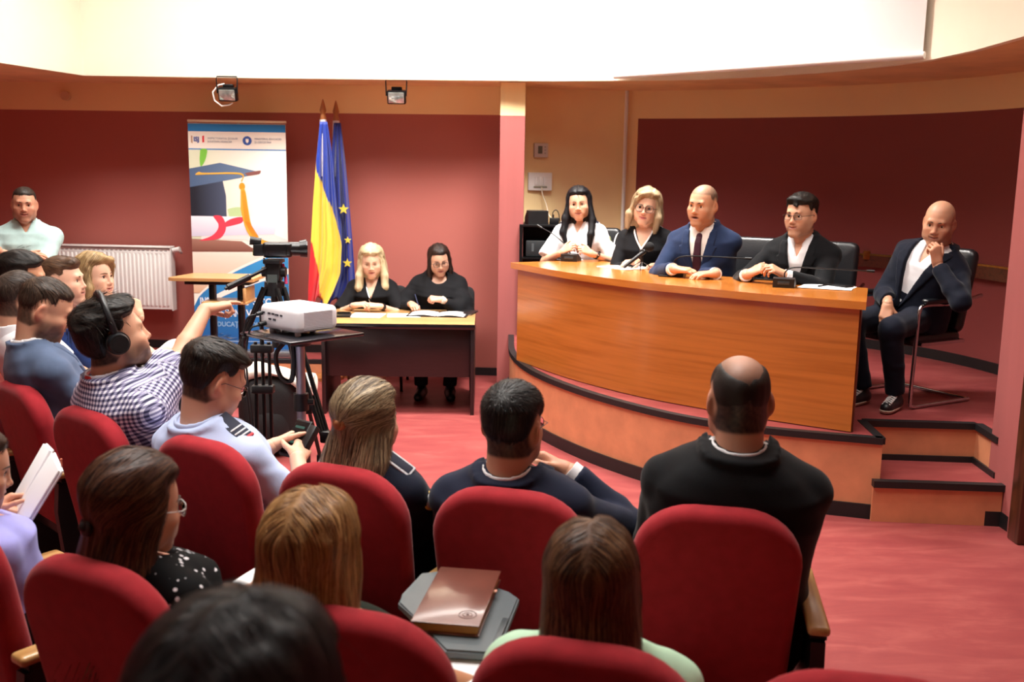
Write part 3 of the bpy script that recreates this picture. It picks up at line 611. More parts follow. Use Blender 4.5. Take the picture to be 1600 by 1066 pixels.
# ---- radiator on the back wall
R = empty('radiator', (-3.78, 9.49, 0.56), math.radians(-2.9), 'white ribbed panel radiator on the red wall', 'radiator')
MB().box((0, -0.03, 0.30), (1.08, 0.02, 0.58), bevel=0.006).box((0, 0.045, 0.30), (1.08, 0.02, 0.58), bevel=0.006).box((0.54, 0.0, 0.30), (0.008, 0.10, 0.60)).box((-0.54, 0.0, 0.30), (0.008, 0.10, 0.60)).build('panel', m_white, R)
for k in range(26): MB().box((-0.50 + k * 0.04, -0.044, 0.295), (0.022, 0.016, 0.50), bevel=0.006, seg=2).build('rib', m_white, R)
MB().box((0, 0.0, 0.605), (1.09, 0.115, 0.014), bevel=0.004).build('top_grille', m_white, R)
for k in range(24): MB().box((-0.50 + k * 0.0435, -0.0585, 0.571), (0.024, 0.004, 0.009)).build('slot', plain('slot grey', '#8E8A88', 0.6), R)
MB().cyl((0.55, -0.01, 0.575), (0.62, -0.01, 0.585), 0.022, 0.028, 16).cyl((0.61, -0.01, 0.575), (0.61, 0.04, 0.55), 0.014).build('valve', m_white, R)
for x in (-0.35, 0.35): MB().box((x, 0.08, 0.3), (0.03, 0.06, 0.5)).build('wall_bracket', m_white, R)

# ---- halogen floodlights under the soffit
def flood(x, label, loop):
    r = empty('floodlight', (x, 8.80, SOFFIT + 0.006), 0, label, 'floodlight', 'halogen floodlights under the soffit')
    MB().tube([(-0.085, 0, -0.14), (-0.09, 0, -0.02), (-0.085, 0, 0.0), (0.085, 0, 0.0), (0.09, 0, -0.02), (0.085, 0, -0.14)], 0.006, 6).build('bracket', m_blackmetal, r)
    MB().box((0, 0.03, -0.145), (0.16, 0.07, 0.115), (0.25, 0, 0), bevel=0.01).box((0, 0.045, -0.075), (0.09, 0.05, 0.03), bevel=0.006).build('housing', m_blackmetal, r)
    m = Matrix.Translation((0, -0.012, -0.155)) @ Euler((0.25, 0, 0)).to_matrix().to_4x4()
    MB().box((0, 0, 0), (0.135, 0.012, 0.09), bevel=0.004, mat=m).build('glass', plain('reflector glass', '#C9CFC9', 0.12, 0.75, var=0.35, scale=24), r)
    if loop: MB().tube([(-0.03, 0.03, -0.06), (-0.08, 0.02, -0.07), (-0.13, 0.02, -0.13), (-0.12, 0.03, -0.20), (-0.06, 0.03, -0.245), (0.0, 0.04, -0.235), (0.03, 0.05, -0.215)], 0.007).build('cable', m_white, r)
flood(-2.485, 'halogen floodlight with white cable loop above the banner', True); flood(-1.03, 'halogen floodlight above the two women at the dark table', False)
c = tag(MB().cyl((-4.24, 9.645, 2.56), (-4.24, 9.60, 2.56), 0.042, n=24).build('wall_cover', plain('beige cover', '#D8B48A', 0.6)), 'small round beige cover on the yellow band of back wall', 'wall cover')

# ---- niche: thermostat, switch plate, rack and its devices
t = empty('thermostat', (0.238, 9.36, 2.12), math.radians(18), 'white square thermostat with grey display on yellow wall', 'thermostat')
MB().box((0, 0, 0), (0.135, 0.035, 0.13), bevel=0.006).build('housing', plain('ivory plastic', '#D9D6CE', 0.45), t)
MB().box((-0.012, -0.018, 0.004), (0.042, 0.004, 0.07)).build('display', plain('lcd grey', '#6C6F5E', 0.3), t)
for k in range(3): MB().box((0.036, -0.018, 0.03 - k * 0.028), (0.012, 0.004, 0.01)).build('button', plain('button grey', '#A9A8A6', 0.5), t)
sw = empty('switch_plate', (0.235, 9.36, 1.835), math.radians(18), 'wide white switch plate with dangling cable on yellow wall', 'switch plate')
MB().box((0, 0, 0), (0.235, 0.025, 0.165), bevel=0.006).build('plate', m_white, sw)
for k in range(4): MB().box((-0.042 + k * 0.028, -0.015, 0.005), (0.024, 0.012, 0.075), bevel=0.003).build('rocker', m_white, sw)
MB().box((0, -0.014, -0.05), (0.13, 0.008, 0.012)).build('label_strip', plain('olive strip', '#77745C', 0.6), sw)
MB().tube(arc([(0.01, -0.02, -0.05), (0.02, -0.03, -0.12), (0.05, -0.06, -0.22), (0.045, -0.14, -0.30), (0.03, -0.30, -0.345)], 5), 0.005).build('cable', plain('pale cable', '#E3D6BE', 0.5), sw)
rk = empty('equipment_rack', (0.31, 9.0, STAGE), 0, 'black open rack shelf beside the pilaster', 'rack')
MB().box((0, 0, 0.985), (0.52, 0.46, 0.02), bevel=0.003).build('top_shelf', m_blackmetal, rk); MB().box((0, 0, 0.70), (0.50, 0.46, 0.016)).build('middle_shelf', m_blackmetal, rk); MB().box((0, 0, 0.08), (0.50, 0.46, 0.016)).build('bottom_shelf', m_blackmetal, rk)
for sx in (-1, 1):
    for sy in (-1, 1): MB().box((sx * 0.245, sy * 0.215, 0.49), (0.028, 0.028, 0.98)).build('post', m_blackmetal, rk)
MB().box((0, 0.22, 0.5), (0.5, 0.01, 0.95)).build('back_panel', plain('dark panel', '#1D1310', 0.6), rk)
a = empty('amplifier', (0.30, 8.98, STAGE + 0.708), 0, 'dark grey amplifier box inside the black rack', 'amplifier')
MB().box((0, 0, 0.075), (0.38, 0.34, 0.14), bevel=0.006).build('case', plain('dark case', '#23272A', 0.45), a); MB().box((-0.13, -0.172, 0.085), (0.02, 0.004, 0.07)).build('front_label', plain('front grey', '#4A4F52', 0.5), a)
for x in (-0.15, 0.15): MB().cyl((x, -0.1, 0), (x, -0.1, 0.012), 0.012).build('foot', m_blackplastic, a)
p = empty('desk_phone', (0.20, 8.93, STAGE + 0.995), math.radians(10), 'black wedge shaped device on top of the rack', 'desk phone')
me = MB().prism([(-0.09, 0), (0.09, 0), (0.09, 0.055), (-0.02, 0.12), (-0.09, 0.115)], -0.09, 0.09).mesh('body', 30); me.transform(Matrix.Rotation(PI / 2, 4, 'Z') @ Matrix.Rotation(PI / 2, 4, 'X')); 
link_mesh('body', me, m_blackplastic, p); MB().box((0, 0.03, 0.105), (0.16, 0.06, 0.02), (0.3, 0, 0), bevel=0.006).build('panel', plain('warm grey plastic', '#6B5F4E', 0.5), p)
pa = empty('power_adapter', (0.36, 8.93, STAGE + 0.995), 0, 'small black adapter with looped cable on top of the rack', 'adapter')
MB().box((0, 0, 0.028), (0.085, 0.06, 0.055), bevel=0.006).build('body', m_blackplastic, pa); MB().tube(arc([(-0.01, 0, 0.05), (-0.015, 0, 0.10), (0.01, 0, 0.125), (0.035, 0, 0.10), (0.05, 0.01, 0.03), (0.06, 0.02, 0.0)], 4), 0.004).cyl((-0.012, 0, 0.05), (-0.012, 0, 0.085), 0.009).build('cable', m_blackplastic, pa)

# ---- things on the curved desk
DT = STAGE + 0.76
def desk_mic(x, y, yaw, pts, label):
    r = empty('conference_microphone', (x, y, DT), math.radians(yaw), label, 'microphone', 'gooseneck microphones on the curved desk')
    me = MB().prism([(-0.075, 0), (0.08, 0), (0.08, 0.018), (-0.03, 0.062), (-0.075, 0.055)], -0.065, 0.065).mesh('base', 30)
    me.transform(Matrix.Rotation(-PI / 2, 4, 'Z') @ Matrix.Rotation(PI / 2, 4, 'X')); link_mesh('base', me, m_blackplastic, r)
    MB().box((0.0, 0.079, 0.03), (0.07, 0.004, 0.02), bevel=0.001).build('talk_button', plain('dark grey button', '#33373A', 0.4), r)
    g = MB().tube(arc(pts, 6), 0.0042, 8).build('gooseneck', m_blackmetal, r)
    a_, b_ = Vector(pts[-2]), Vector(pts[-1]); MB().cyl(b_, b_ + (b_ - a_).normalized() * 0.045, 0.008, 0.009).build('capsule', m_blackplastic, g)
desk_mic(0.455, 7.86, 163, [(0.0, 0.0, 0.05), (0.05, -0.02, 0.12), (0.16, -0.05, 0.20), (0.26, -0.06, 0.25)], 'gooseneck microphone in front of the woman in white uniform')
desk_mic(1.109, 6.80, 163, [(0, 0.0, 0.05), (0.01, 0, 0.10), (-0.05, 0, 0.135), (-0.20, 0, 0.14), (-0.46, -0.0, 0.138)], 'gooseneck microphone in front of the man in blue suit')
desk_mic(1.702, 6.22, 160, [(0, 0.0, 0.05), (0.0, 0, 0.09), (-0.05, 0, 0.122), (-0.2, 0, 0.125), (-0.48, -0.02, 0.12)], 'gooseneck microphone in front of the man in black jacket')
h = empty('handheld_microphone', (0.93, 7.22, DT), 0, 'black handheld microphone on small tripod on the desk', 'microphone')
for a in (0.3, 2.4, 4.5): MB().tube([(0, 0, 0.06), (0.05 * math.cos(a), 0.05 * math.sin(a), 0.035), (0.09 * math.cos(a), 0.09 * math.sin(a), 0.003)], 0.0035, 6).build('leg', m_blackmetal, h)
MB().cyl((0, 0, 0.055), (0.0, 0, 0.12), 0.011).box((0, 0, 0.125), (0.03, 0.036, 0.04), bevel=0.006).build('clip', m_blackplastic, h)
MB().cyl((-0.135, -0.06, 0.02), (0.02, 0.0, 0.135), 0.012, 0.017).build('handle', m_blackplastic, h); MB().ball((0.055, 0.012, 0.165), 0.036, 3).build('grille', plain('black foam', '#0E0E10', 0.9, bump=0.6, bscale=250), h)
def sheet(name, x, y, z, w, d, yaw, label, n=1, cat='paper', th=0.0012):
    r = empty(name, (x, y, z), math.radians(yaw), label, cat)
    for k in range(n):
        MB().box((0.012 * (k % 2), -0.01 * k, th / 2 + k * th * 1.05), (w, d, th), (0, 0, 0.05 * k - 0.03 * n)).build('sheet', m_paper, r)
    return r
sheet('paper_stack', 0.83, 7.38, DT, 0.30, 0.30, -52, 'white sheet on the desk before the blonde panel woman', 2)
sheet('paper_stack', 0.42, 8.02, DT, 0.26, 0.16, -50, 'white papers under a phone at the desk left end', 2)
ph = empty('mobile_phone', (0.36, 8.02, DT + 0.003), math.radians(-52), 'dark phone lying on papers at left end of desk', 'phone'); MB().box((0, 0, 0.006), (0.15, 0.075, 0.010), bevel=0.003).build('body', m_blackplastic, ph); MB().box((0, 0, 0.0112), (0.14, 0.068, 0.001)).build('screen', screen_mat(), ph)
ph = empty('mobile_phone', (1.68, 6.62, DT), math.radians(-25), 'dark phone on the desk before the man in black jacket', 'phone'); MB().box((0, 0, 0.006), (0.15, 0.075, 0.010), bevel=0.003).build('body', m_blackplastic, ph); MB().box((0, 0, 0.0112), (0.14, 0.068, 0.001)).build('screen', screen_mat(), ph)
MB_ = empty('computer_mouse', (1.535, 6.70, DT), math.radians(-40), 'small glossy black mouse on the desk between two men', 'mouse'); MB().ball((0, 0, 0.012), 0.035, 3, (1.35, 0.85, 0.55)).build('shell', plain('gloss black', '#0A0A0C', 0.12, spec=0.8), MB_); MB().cyl((0.02, -0.004, 0.030), (0.02, 0.004, 0.030), 0.006).build('wheel', m_blackplastic, MB_)
ps = sheet('paper_stack', 1.97, 6.23, DT, 0.30, 0.25, -25, 'loose white papers on the right end of the desk', 4)
pe = tag(MB().cyl((1.90, 6.17, DT + 0.012), (2.0, 6.26, DT + 0.014), 0.005).cyl((2.0, 6.26, DT + 0.014), (2.008, 6.267, DT + 0.0145), 0.0055).build('pen', m_blackplastic), 'black pen lying on loose papers at desk right end', 'pen')
ph = empty('mobile_phone', (2.06, 6.24, DT + 0.006), math.radians(-60), 'dark phone lying on the papers at right end of desk', 'phone'); MB().box((0, 0, 0.006), (0.15, 0.075, 0.010), bevel=0.003).build('body', m_blackplastic, ph); MB().box((0, 0, 0.0112), (0.14, 0.068, 0.001)).build('screen', screen_mat(), ph)
kr = tag(MB().box((1.02, 6.72, DT + 0.006), (0.07, 0.03, 0.012), (0, 0, -0.5), bevel=0.004).build('key_fob', m_blackplastic), 'small black key fob on desk beside a gooseneck base', 'key fob')
# ---- things on the dark table
TT = 0.73
kp = empty('black_case', (-1.385, 8.07, TT), math.radians(4), 'black case at left end of the dark table', 'case'); MB().box((0, 0, 0.008), (0.13, 0.17, 0.016), bevel=0.004).build('body', m_blackplastic, kp); MB().box((0, 0.055, 0.022), (0.11, 0.03, 0.014), bevel=0.004).build('clasp', m_blackmetal, kp)
sheet('paper_stack', -1.20, 8.14, TT, 0.25, 0.26, -3, 'white sheets before the blonde woman at the dark table', 3)
sheet('paper_stack', -0.90, 8.17, TT, 0.27, 0.22, 8, 'white sheet in the middle of the dark table', 1)
ob = empty('open_notebook', (-0.62, 8.22, TT), math.radians(-4), 'open white notebook on the dark table under the writing woman', 'notebook')
MB().box((0, 0, 0.004), (0.50, 0.25, 0.006), bevel=0.002).build('cover', m_blackplastic, ob)
for sx in (-1, 1):
    P = [[(sx * (0.004 + 0.225 * i / 8), -0.115 + 0.23 * j, 0.009 + 0.012 * math.sin(PI * min(1, i / 8 * 1.0)) ) for j in (0, 1)] for i in range(9)]
    o = MB().grid(P).build('page', m_paper, ob); md = o.modifiers.new('thickness', 'SOLIDIFY'); md.thickness = 0.006
bk = empty('black_notebook', (-0.41, 8.36, TT), math.radians(-12), 'black notebook at right end of the dark table', 'notebook')
MB().box((0, 0, 0.012), (0.19, 0.24, 0.003), bevel=0.001).box((0, 0, 0.0015), (0.19, 0.24, 0.003), bevel=0.001).build('cover', m_blackplastic, bk); MB().box((0, 0, 0.0067), (0.18, 0.23, 0.0075)).build('page_block', m_paper, bk)

# ---- projector on its stand
PX, PY, PZ = -1.005, 4.62, 1.155
st = empty('projector_stand', (PX + 0.02, PY - 0.06, 0), 0, 'silver pole stand with black tray under the projector', 'stand')
mb = MB().box((0.0, 0.06, PZ - 0.012), (0.40, 0.42, 0.016), (0, 0, math.radians(-42)), bevel=0.006); mb.build('tray', plain('gloss black tray', '#16171C', 0.2, coat=0.4), st)
MB().cyl((0, 0, 0.58), (0, 0, PZ - 0.02), 0.022, n=16).build('upper_tube', plain('silver tube', '#A9ABB8', 0.35, 0.6), st); MB().cyl((0, 0, 0.1), (0, 0, 0.6), 0.027, n=16).build('lower_tube', MATS['silver tube'], st)
MB().cyl((0, 0, 0.79), (0, 0, 0.87), 0.036, n=16).cyl((0.03, 0, 0.83), (0.06, 0, 0.83), 0.014).build('clamp', m_blackplastic, st); MB().cyl((0, 0, PZ - 0.055), (0, 0, PZ - 0.02), 0.05, 0.06, 16).build('head_plate', m_blackplastic, st)
for k in range(3):
    a = 0.4 + k * 2 * PI / 3; MB().cyl((0, 0, 0.55), (0.42 * math.cos(a), 0.42 * math.sin(a), 0.02), 0.013).ball((0.42 * math.cos(a), 0.42 * math.sin(a), 0.02), 0.02).build('leg', m_blackmetal, st)
MB().cyl((0, 0, 0.5), (0, 0, 0.62), 0.04).build('leg_hub', m_blackplastic, st)
MB().tube(arc([(-0.06, 0.0, PZ - 0.03), (-0.11, -0.01, PZ - 0.10), (-0.09, -0.02, PZ - 0.20), (-0.04, -0.02, PZ - 0.22), (-0.03, -0.01, PZ - 0.12), (-0.04, 0, PZ - 0.03)], 6), 0.012, 6).build('strap_loop', m_blackplastic, st)
pj = empty('projector', (PX, PY + 0.02, PZ), math.radians(-42), 'white projector on black tray in front of the dark table', 'projector')
me = MB().pad(rrect(0.30, 0.245, 0.035, 5), 0.115, 0.028, steps=4).mesh('case', 50); me.transform(Matrix.Translation((0, 0, 0.07)) @ Matrix.Rotation(PI / 2, 4, 'X')); link_mesh('case', me, plain('white gloss plastic', '#ECECEF', 0.35), pj)
for k in range(13): MB().box((0.1505, 0.0 , 0.028 + k * 0.0065), (0.002, 0.16, 0.0028)).build('vent_slot', plain('vent shade', '#B9B9BF', 0.5), pj)
for x, z, w in ((-0.11, 0.088, 0.03), (-0.06, 0.088, 0.022), (-0.03, 0.088, 0.022), (0.0, 0.086, 0.028), (0.035, 0.086, 0.018), (-0.055, 0.062, 0.022), (-0.02, 0.062, 0.022)):
    MB().box((x, -0.1235, z), (w, 0.003, 0.009), bevel=0.001).build('port', plain('port dark', '#3A3A42', 0.5), pj)
for x, y in ((-0.1, -0.08), (0.1, -0.08), (0.0, 0.08)): MB().cyl((x, y, -0.004), (x, y, 0.02), 0.014).build('foot', plain('clear foot', '#C9CBD2', 0.3), pj)
MB().cyl((0.0, 0.122, 0.075), (0.0, 0.135, 0.075), 0.035, n=20).build('lens', screen_mat(), pj)
MB().cyl((-0.115, -0.125, 0.085), (-0.115, -0.155, 0.08), 0.010).cyl((-0.09, -0.125, 0.04), (-0.09, -0.16, 0.034), 0.012).build('cable_plug', m_blackplastic, pj)
for dx, dz in ((-0.115, 0.08), (-0.09, 0.034)): MB().tube(arc([(dx, -0.155, dz), (dx - 0.02, -0.20, dz - 0.03), (dx - 0.02, -0.22, dz - 0.2), (dx, -0.20, -0.5), (dx + 0.03, -0.18, -0.9), (dx + 0.03, -0.16, -1.15)], 5), 0.005).build('cable', m_blackplastic, pj)

# ---- camcorder on its tripod
tx, ty = -1.215, 5.05
tp = empty('camera_tripod', (tx, ty, 0), 0, 'black tripod with pan handle carrying the camcorder', 'tripod')
MB().cyl((0, 0, 1.27), (0, 0, 1.34), 0.055, 0.05, 16).cyl((0, 0, 1.0), (0, 0, 1.3), 0.02).build('crown', m_blackplastic, tp)
hd = MB().box((0, 0, 1.39), (0.075, 0.08, 0.10), bevel=0.012).box((0, 0, 1.445), (0.085, 0.12, 0.02), bevel=0.004).cyl((-0.06, 0, 1.39), (0.06, 0, 1.39), 0.026).build('fluid_head', m_blackplastic, tp)
MB().box((0.0, -0.043, 1.355), (0.05, 0.004, 0.05)).build('spirit_level', plain('level grey', '#596462', 0.4), hd)
MB().cyl((-0.03, -0.04, 1.41), (-0.20, -0.18, 1.32), 0.009).cyl((-0.10, -0.098, 1.373), (-0.19, -0.172, 1.326), 0.016).build('pan_handle', m_blackmetal, tp)
for a, L_ in ((math.radians(205), 0.62), (math.radians(-40), 0.66), (math.radians(75), 0.6)):
    c, s_ = math.cos(a), math.sin(a); tgt = Vector((c * L_, s_ * L_, 0.015)); top_ = Vector((c * 0.05, s_ * 0.05, 1.31)); side = Vector((-s_, c, 0)) * 0.022
    lg = MB()
    for sg in (-1, 1): lg.cyl(top_ + side * sg, top_.lerp(tgt, 0.55) + side * sg * 0.8, 0.012)
    lg.box(top_.lerp(tgt, 0.55), (0.05, 0.05, 0.06), bevel=0.01).cyl(top_.lerp(tgt, 0.4), tgt, 0.011).box(top_.lerp(tgt, 0.8), (0.04, 0.04, 0.05), bevel=0.008).ball(tgt, 0.016, 2); lg.build('leg', m_blackmetal, tp)
MB().tube([(0.04, 0.02, 1.43), (0.055, 0.01, 1.36), (0.06, 0.0, 1.33)], 0.008).build('pink_tag', plain('pink tape', '#D43A6E', 0.5), tp)
cc = empty('camcorder', (tx, ty, 1.457), math.radians(-78), 'black camcorder on the tripod in front of the banner', 'camcorder')
MB().box((0, 0.02, 0.045), (0.075, 0.15, 0.078), bevel=0.018, seg=3).build('body', plain('camcorder black', '#121214', 0.28, spec=0.6), cc)
MB().cyl((0, 0.08, 0.05), (0, 0.135, 0.05), 0.036, n=20).cyl((0, 0.13, 0.05), (0, 0.165, 0.052), 0.042, 0.047, 20).build('lens_barrel', MATS['camcorder black'], cc)
MB().cyl((0, 0.163, 0.052), (0, 0.168, 0.052), 0.038, n=20).build('lens_glass', screen_mat(), cc)
MB().box((0, -0.07, 0.045), (0.05, 0.06, 0.06), bevel=0.006).build('battery', m_blackplastic, cc); MB().box((0, -0.1015, 0.03), (0.03, 0.003, 0.025)).build('battery_label', plain('olive label', '#8E8F3C', 0.5), cc)
MB().cyl((0, -0.06, 0.085), (0, -0.115, 0.092), 0.018, 0.022).build('eyepiece', m_blackplastic, cc)
MB().box((0.041, 0.02, 0.045), (0.008, 0.09, 0.06), bevel=0.003).build('side_screen', MATS['camcorder black'], cc)
MB().tube(arc([(-0.02, -0.05, 0.0), (-0.045, -0.045, -0.03), (-0.04, -0.04, -0.065), (-0.02, -0.05, -0.075)], 5), 0.005, 6).build('lanyard_cord', plain('grey cord', '#8A8C90', 0.5), cc)
# second, folded tripod standing behind the projector stand
t2 = empty('light_stand', (-1.355, 5.32, 0), 0, 'thin folded black tripod beside the projector pole', 'tripod')
for x in (-0.045, 0, 0.045): MB().cyl((x, 0.02 * (x == 0), 0.01), (x * 0.8, 0, 0.98), 0.010).ball((x, 0.02 * (x == 0), 0.012), 0.014).build('leg', m_blackmetal, t2)
for z in (0.72, 0.945): MB().box((0, 0, z), (0.12, 0.06, 0.045), bevel=0.008).build('collar', m_blackplastic, t2)
MB().cyl((0, 0, 0.9), (0, 0, 1.2), 0.012).build('column', m_blackmetal, t2)

# ---- backpack with a pale jacket on it
bp = empty('backpack', (-1.63, 6.55, 0), math.radians(10), 'bulging black backpack standing on the floor behind the tripod', 'backpack')
me = MB().pad(rrect(0.40, 0.54, 0.16, 8), 0.27, 0.11, steps=6).mesh('bag_body', 60); me.transform(Matrix.Translation((0, 0, 0.275))); link_mesh('bag_body', me, plain('black nylon', '#111114', 0.75, var=0.2, scale=12, bump=0.3, bscale=60), bp)
me = MB().ball((0, -0.12, 0.19), 0.16, 3, (0.85, 0.35, 0.95)).mesh('front_pocket', 60); link_mesh('front_pocket', me, MATS['black nylon'], bp)
MB().tube(arc([(-0.06, 0.05, 0.52), (-0.05, 0.04, 0.58), (0.05, 0.04, 0.58), (0.06, 0.05, 0.52)], 5), 0.012).build('top_handle', MATS['black nylon'], bp)
jk = empty('folded_jacket', (-1.6, 6.5, 0.0), 0, 'pale beige folded jacket draped over the black backpack', 'jacket')
P = []
for i in range(25):
    u = i / 24; cx = -0.24 + 0.52 * u; cz = 0.50 + 0.06 * math.sin(PI * min(1, u * 1.25)) - 0.10 * max(0, u - 0.6); row = []
    for k in range(14): a = 2 * PI * k / 14; w = 0.045 + 0.02 * math.sin(u * 7 + 1); row.append((cx, 0.0 - 0.11 * math.cos(a), cz + 0.03 + w * math.sin(a) * (1 + 0.2 * math.sin(9 * u + 3 * a)) ))
    P.append(row + [row[0]])
mb = MB().grid(P); bmesh.ops.remove_doubles(mb.bm, verts=mb.bm.verts, dist=1e-5); bmesh.ops.holes_fill(mb.bm, edges=[e for e in mb.bm.edges if e.is_boundary]); bmesh.ops.translate(mb.bm, vec=(0, 0.05, -0.01), verts=mb.bm.verts); mb.build('jacket_roll', plain('beige cloth', '#CFC6BC', 0.85, var=0.15, scale=14, bump=0.2, bscale=80), jk, smooth=80)
# ------------------------------------------------------------------ figures: signed distance fields turned into meshes
class Field:
    def __init__(s, lo, hi, h):
        s.lo = np.array(lo, float); s.h = h; s.n = np.ceil((np.array(hi, float) - s.lo) / h).astype(int) + 1
        s.a = np.full(s.n, 1.0, np.float32); s.ax = [(s.lo[i] + np.arange(s.n[i]) * h).astype(np.float32) for i in range(3)]
    def _blk(s, lo, hi):
        i0 = np.maximum(np.floor((np.array(lo) - s.lo) / s.h).astype(int), 0); i1 = np.minimum(np.ceil((np.array(hi) - s.lo) / s.h).astype(int) + 1, s.n)
        if (i1 <= i0).any(): return None, None
        sl = tuple(slice(a, b) for a, b in zip(i0, i1))
        return sl, (s.ax[0][sl[0]][:, None, None], s.ax[1][sl[1]][None, :, None], s.ax[2][sl[2]][None, None, :])
    def put(s, fn, lo, hi, k=0.0, op='add'):
        m = k + 2.5 * s.h
        sl, c = s._blk(np.array(lo) - m, np.array(hi) + m)
        if sl is None: return s
        d = fn(*c).astype(np.float32); a = s.a[sl]
        if op == 'add':
            if k > 0: h = np.clip(0.5 + 0.5 * (a - d) / k, 0, 1); r = a * (1 - h) + d * h - k * h * (1 - h)
            else: r = np.minimum(a, d)
        else:                                                       # cut
            d = -d
            if k > 0: h = np.clip(0.5 - 0.5 * (a - d) / k, 0, 1); r = a * (1 - h) + d * h + k * h * (1 - h)
            else: r = np.maximum(a, d)
        s.a[sl] = r; return s
    def cone(s, a, b, ra, rb=None, k=0.0, flat=False, op='add', sq=None):
        a = np.array(a, float); b = np.array(b, float); rb = ra if rb is None else rb; v = b - a; L2 = max(v @ v, 1e-9); L = math.sqrt(L2); u = v / L
        def fn(X, Y, Z):
            x, y, z = X - a[0], Y - a[1], Z - a[2]; t = (x * v[0] + y * v[1] + z * v[2]) / L2; tc = np.clip(t, 0, 1)
            px, py, pz = x - tc * v[0], y - tc * v[1], z - tc * v[2]
            d = np.sqrt(px * px + py * py + pz * pz) - (ra + (rb - ra) * tc)
            if flat: d = np.maximum(d, (t - 1) * L)
            return d
        R = max(ra, rb); return s.put(fn, np.minimum(a, b) - R, np.maximum(a, b) + R, k, op)
    def ell(s, c, r, R=None, k=0.0, op='add'):
        c = np.array(c, float); r = np.array(r, float); M = np.eye(3) if R is None else np.array(R, float)
        def fn(X, Y, Z):
            x, y, z = X - c[0], Y - c[1], Z - c[2]
            q = [M[0, i] * x + M[1, i] * y + M[2, i] * z for i in range(3)]
            k0 = np.sqrt(sum((q[i] / r[i]) ** 2 for i in range(3))); k1 = np.sqrt(sum((q[i] / r[i] ** 2) ** 2 for i in range(3)))
            return k0 * (k0 - 1) / np.maximum(k1, 1e-6)
        e = np.abs(M) @ r; return s.put(fn, c - e, c + e, k, op)
    def loft(s, o, A, st, g=0.0, k=0.0, e=2.3, op='add', L=1.0):
        """st rows: height, half width, half depth, forward offset; A columns = right, forward, up"""
        o = np.array(o, float); A = np.array(A, float); st = np.array(st, float); hh = st[:, 0] * L
        def fn(X, Y, Z):
            x, y, z = X - o[0], Y - o[1], Z - o[2]
            qx, qy, qz = [A[0, i] * x + A[1, i] * y + A[2, i] * z for i in range(3)]
            a = np.interp(qz, hh, st[:, 1]) + g; b = np.interp(qz, hh, st[:, 2]) + g; f = np.interp(qz, hh, st[:, 3])
            rr = (np.abs(qx / a) ** e + np.abs((qy - f) / b) ** e) ** (1 / e)
            d = (rr - 1) * np.minimum(a, b)
            return np.maximum(d, np.maximum(hh[0] - g - qz, qz - hh[-1] - g))
        cs = [o + A @ np.array([sx * (w[1] + g), w[3] + sy * (w[2] + g), h]) for w, h in zip(st, hh) for sx in (-1, 1) for sy in (-1, 1)]
        cs = np.array(cs); return s.put(fn, cs.min(0) - g, cs.max(0) + g, k, op)
    def plane(s, p, n, op='cut', lo=None, hi=None, k=0.0):
        """cuts away the side the normal points to"""
        p = np.array(p, float); n = np.array(n, float); n = n / np.linalg.norm(n)
        fn = lambda X, Y, Z: -((X - p[0]) * n[0] + (Y - p[1]) * n[1] + (Z - p[2]) * n[2])
        return s.put(fn, s.lo if lo is None else lo, (s.lo + s.n * s.h) if hi is None else hi, k, 'cut')
    def sample(s, P):
        q = (P - s.lo) / s.h; i = np.clip(np.floor(q).astype(int), 0, s.n - 2); f = np.clip(q - i, 0, 1); r = 0
        for dx in (0, 1):
            for dy in (0, 1):
                for dz in (0, 1):
                    w = (f[:, 0] if dx else 1 - f[:, 0]) * (f[:, 1] if dy else 1 - f[:, 1]) * (f[:, 2] if dz else 1 - f[:, 2])
                    r = r + w * s.a[i[:, 0] + dx, i[:, 1] + dy, i[:, 2] + dz]
        return r
    def grad(s, P):
        e = s.h; g = np.stack([s.sample(P + d) - s.sample(P - d) for d in np.eye(3) * e], 1)
        return g / np.maximum(np.linalg.norm(g, axis=1), 1e-9)[:, None]
    def mesh(s):
        a = s.a; n = s.n
        if min(n) < 2: return np.zeros((0, 3)), np.zeros((0, 4), int)
        ins = a < 0; cnt = np.zeros(n - 1, np.int8)
        for dx in (0, 1):
            for dy in (0, 1):
                for dz in (0, 1): cnt += ins[dx:n[0] - 1 + dx, dy:n[1] - 1 + dy, dz:n[2] - 1 + dz]
        act = np.argwhere((cnt > 0) & (cnt < 8)); N = len(act)
        idx = np.full(n - 1, -1, np.int32); idx[tuple(act.T)] = np.arange(N)
        P = np.zeros((N, 3)); W = np.zeros(N); cor = [np.array(c) for c in np.ndindex(2, 2, 2)]
        val = {tuple(c): a[tuple((act + c).T)] for c in cor}
        for c in cor:
            for ax in range(3):
                if c[ax] == 0:
                    d = c.copy(); d[ax] = 1; v0, v1 = val[tuple(c)], val[tuple(d)]; m = (v0 < 0) != (v1 < 0)
                    t = np.where(m, v0 / np.where(m, v0 - v1, 1), 0); p = np.repeat(c[None].astype(float), N, 0); p[:, ax] = t
                    P[m] += p[m]; W[m] += 1
        V = s.lo + (act + P / np.maximum(W, 1)[:, None]) * s.h
        F = []
        for ax in range(3):
            b, c = [(1, 2), (2, 0), (0, 1)][ax]
            sl0 = [slice(None)] * 3; sl1 = [slice(None)] * 3; sl0[ax] = slice(0, n[ax] - 1); sl1[ax] = slice(1, n[ax])
            sg = ins[tuple(sl0)].astype(np.int8) - ins[tuple(sl1)].astype(np.int8)
            e = np.argwhere(sg != 0); e = e[(e[:, b] > 0) & (e[:, c] > 0) & (e[:, b] < n[b] - 1) & (e[:, c] < n[c] - 1)]
            if not len(e): continue
            q = []
            for db, dc in ((-1, -1), (0, -1), (0, 0), (-1, 0)):
                t = e.copy(); t[:, b] += db; t[:, c] += dc; q.append(idx[tuple(t.T)])
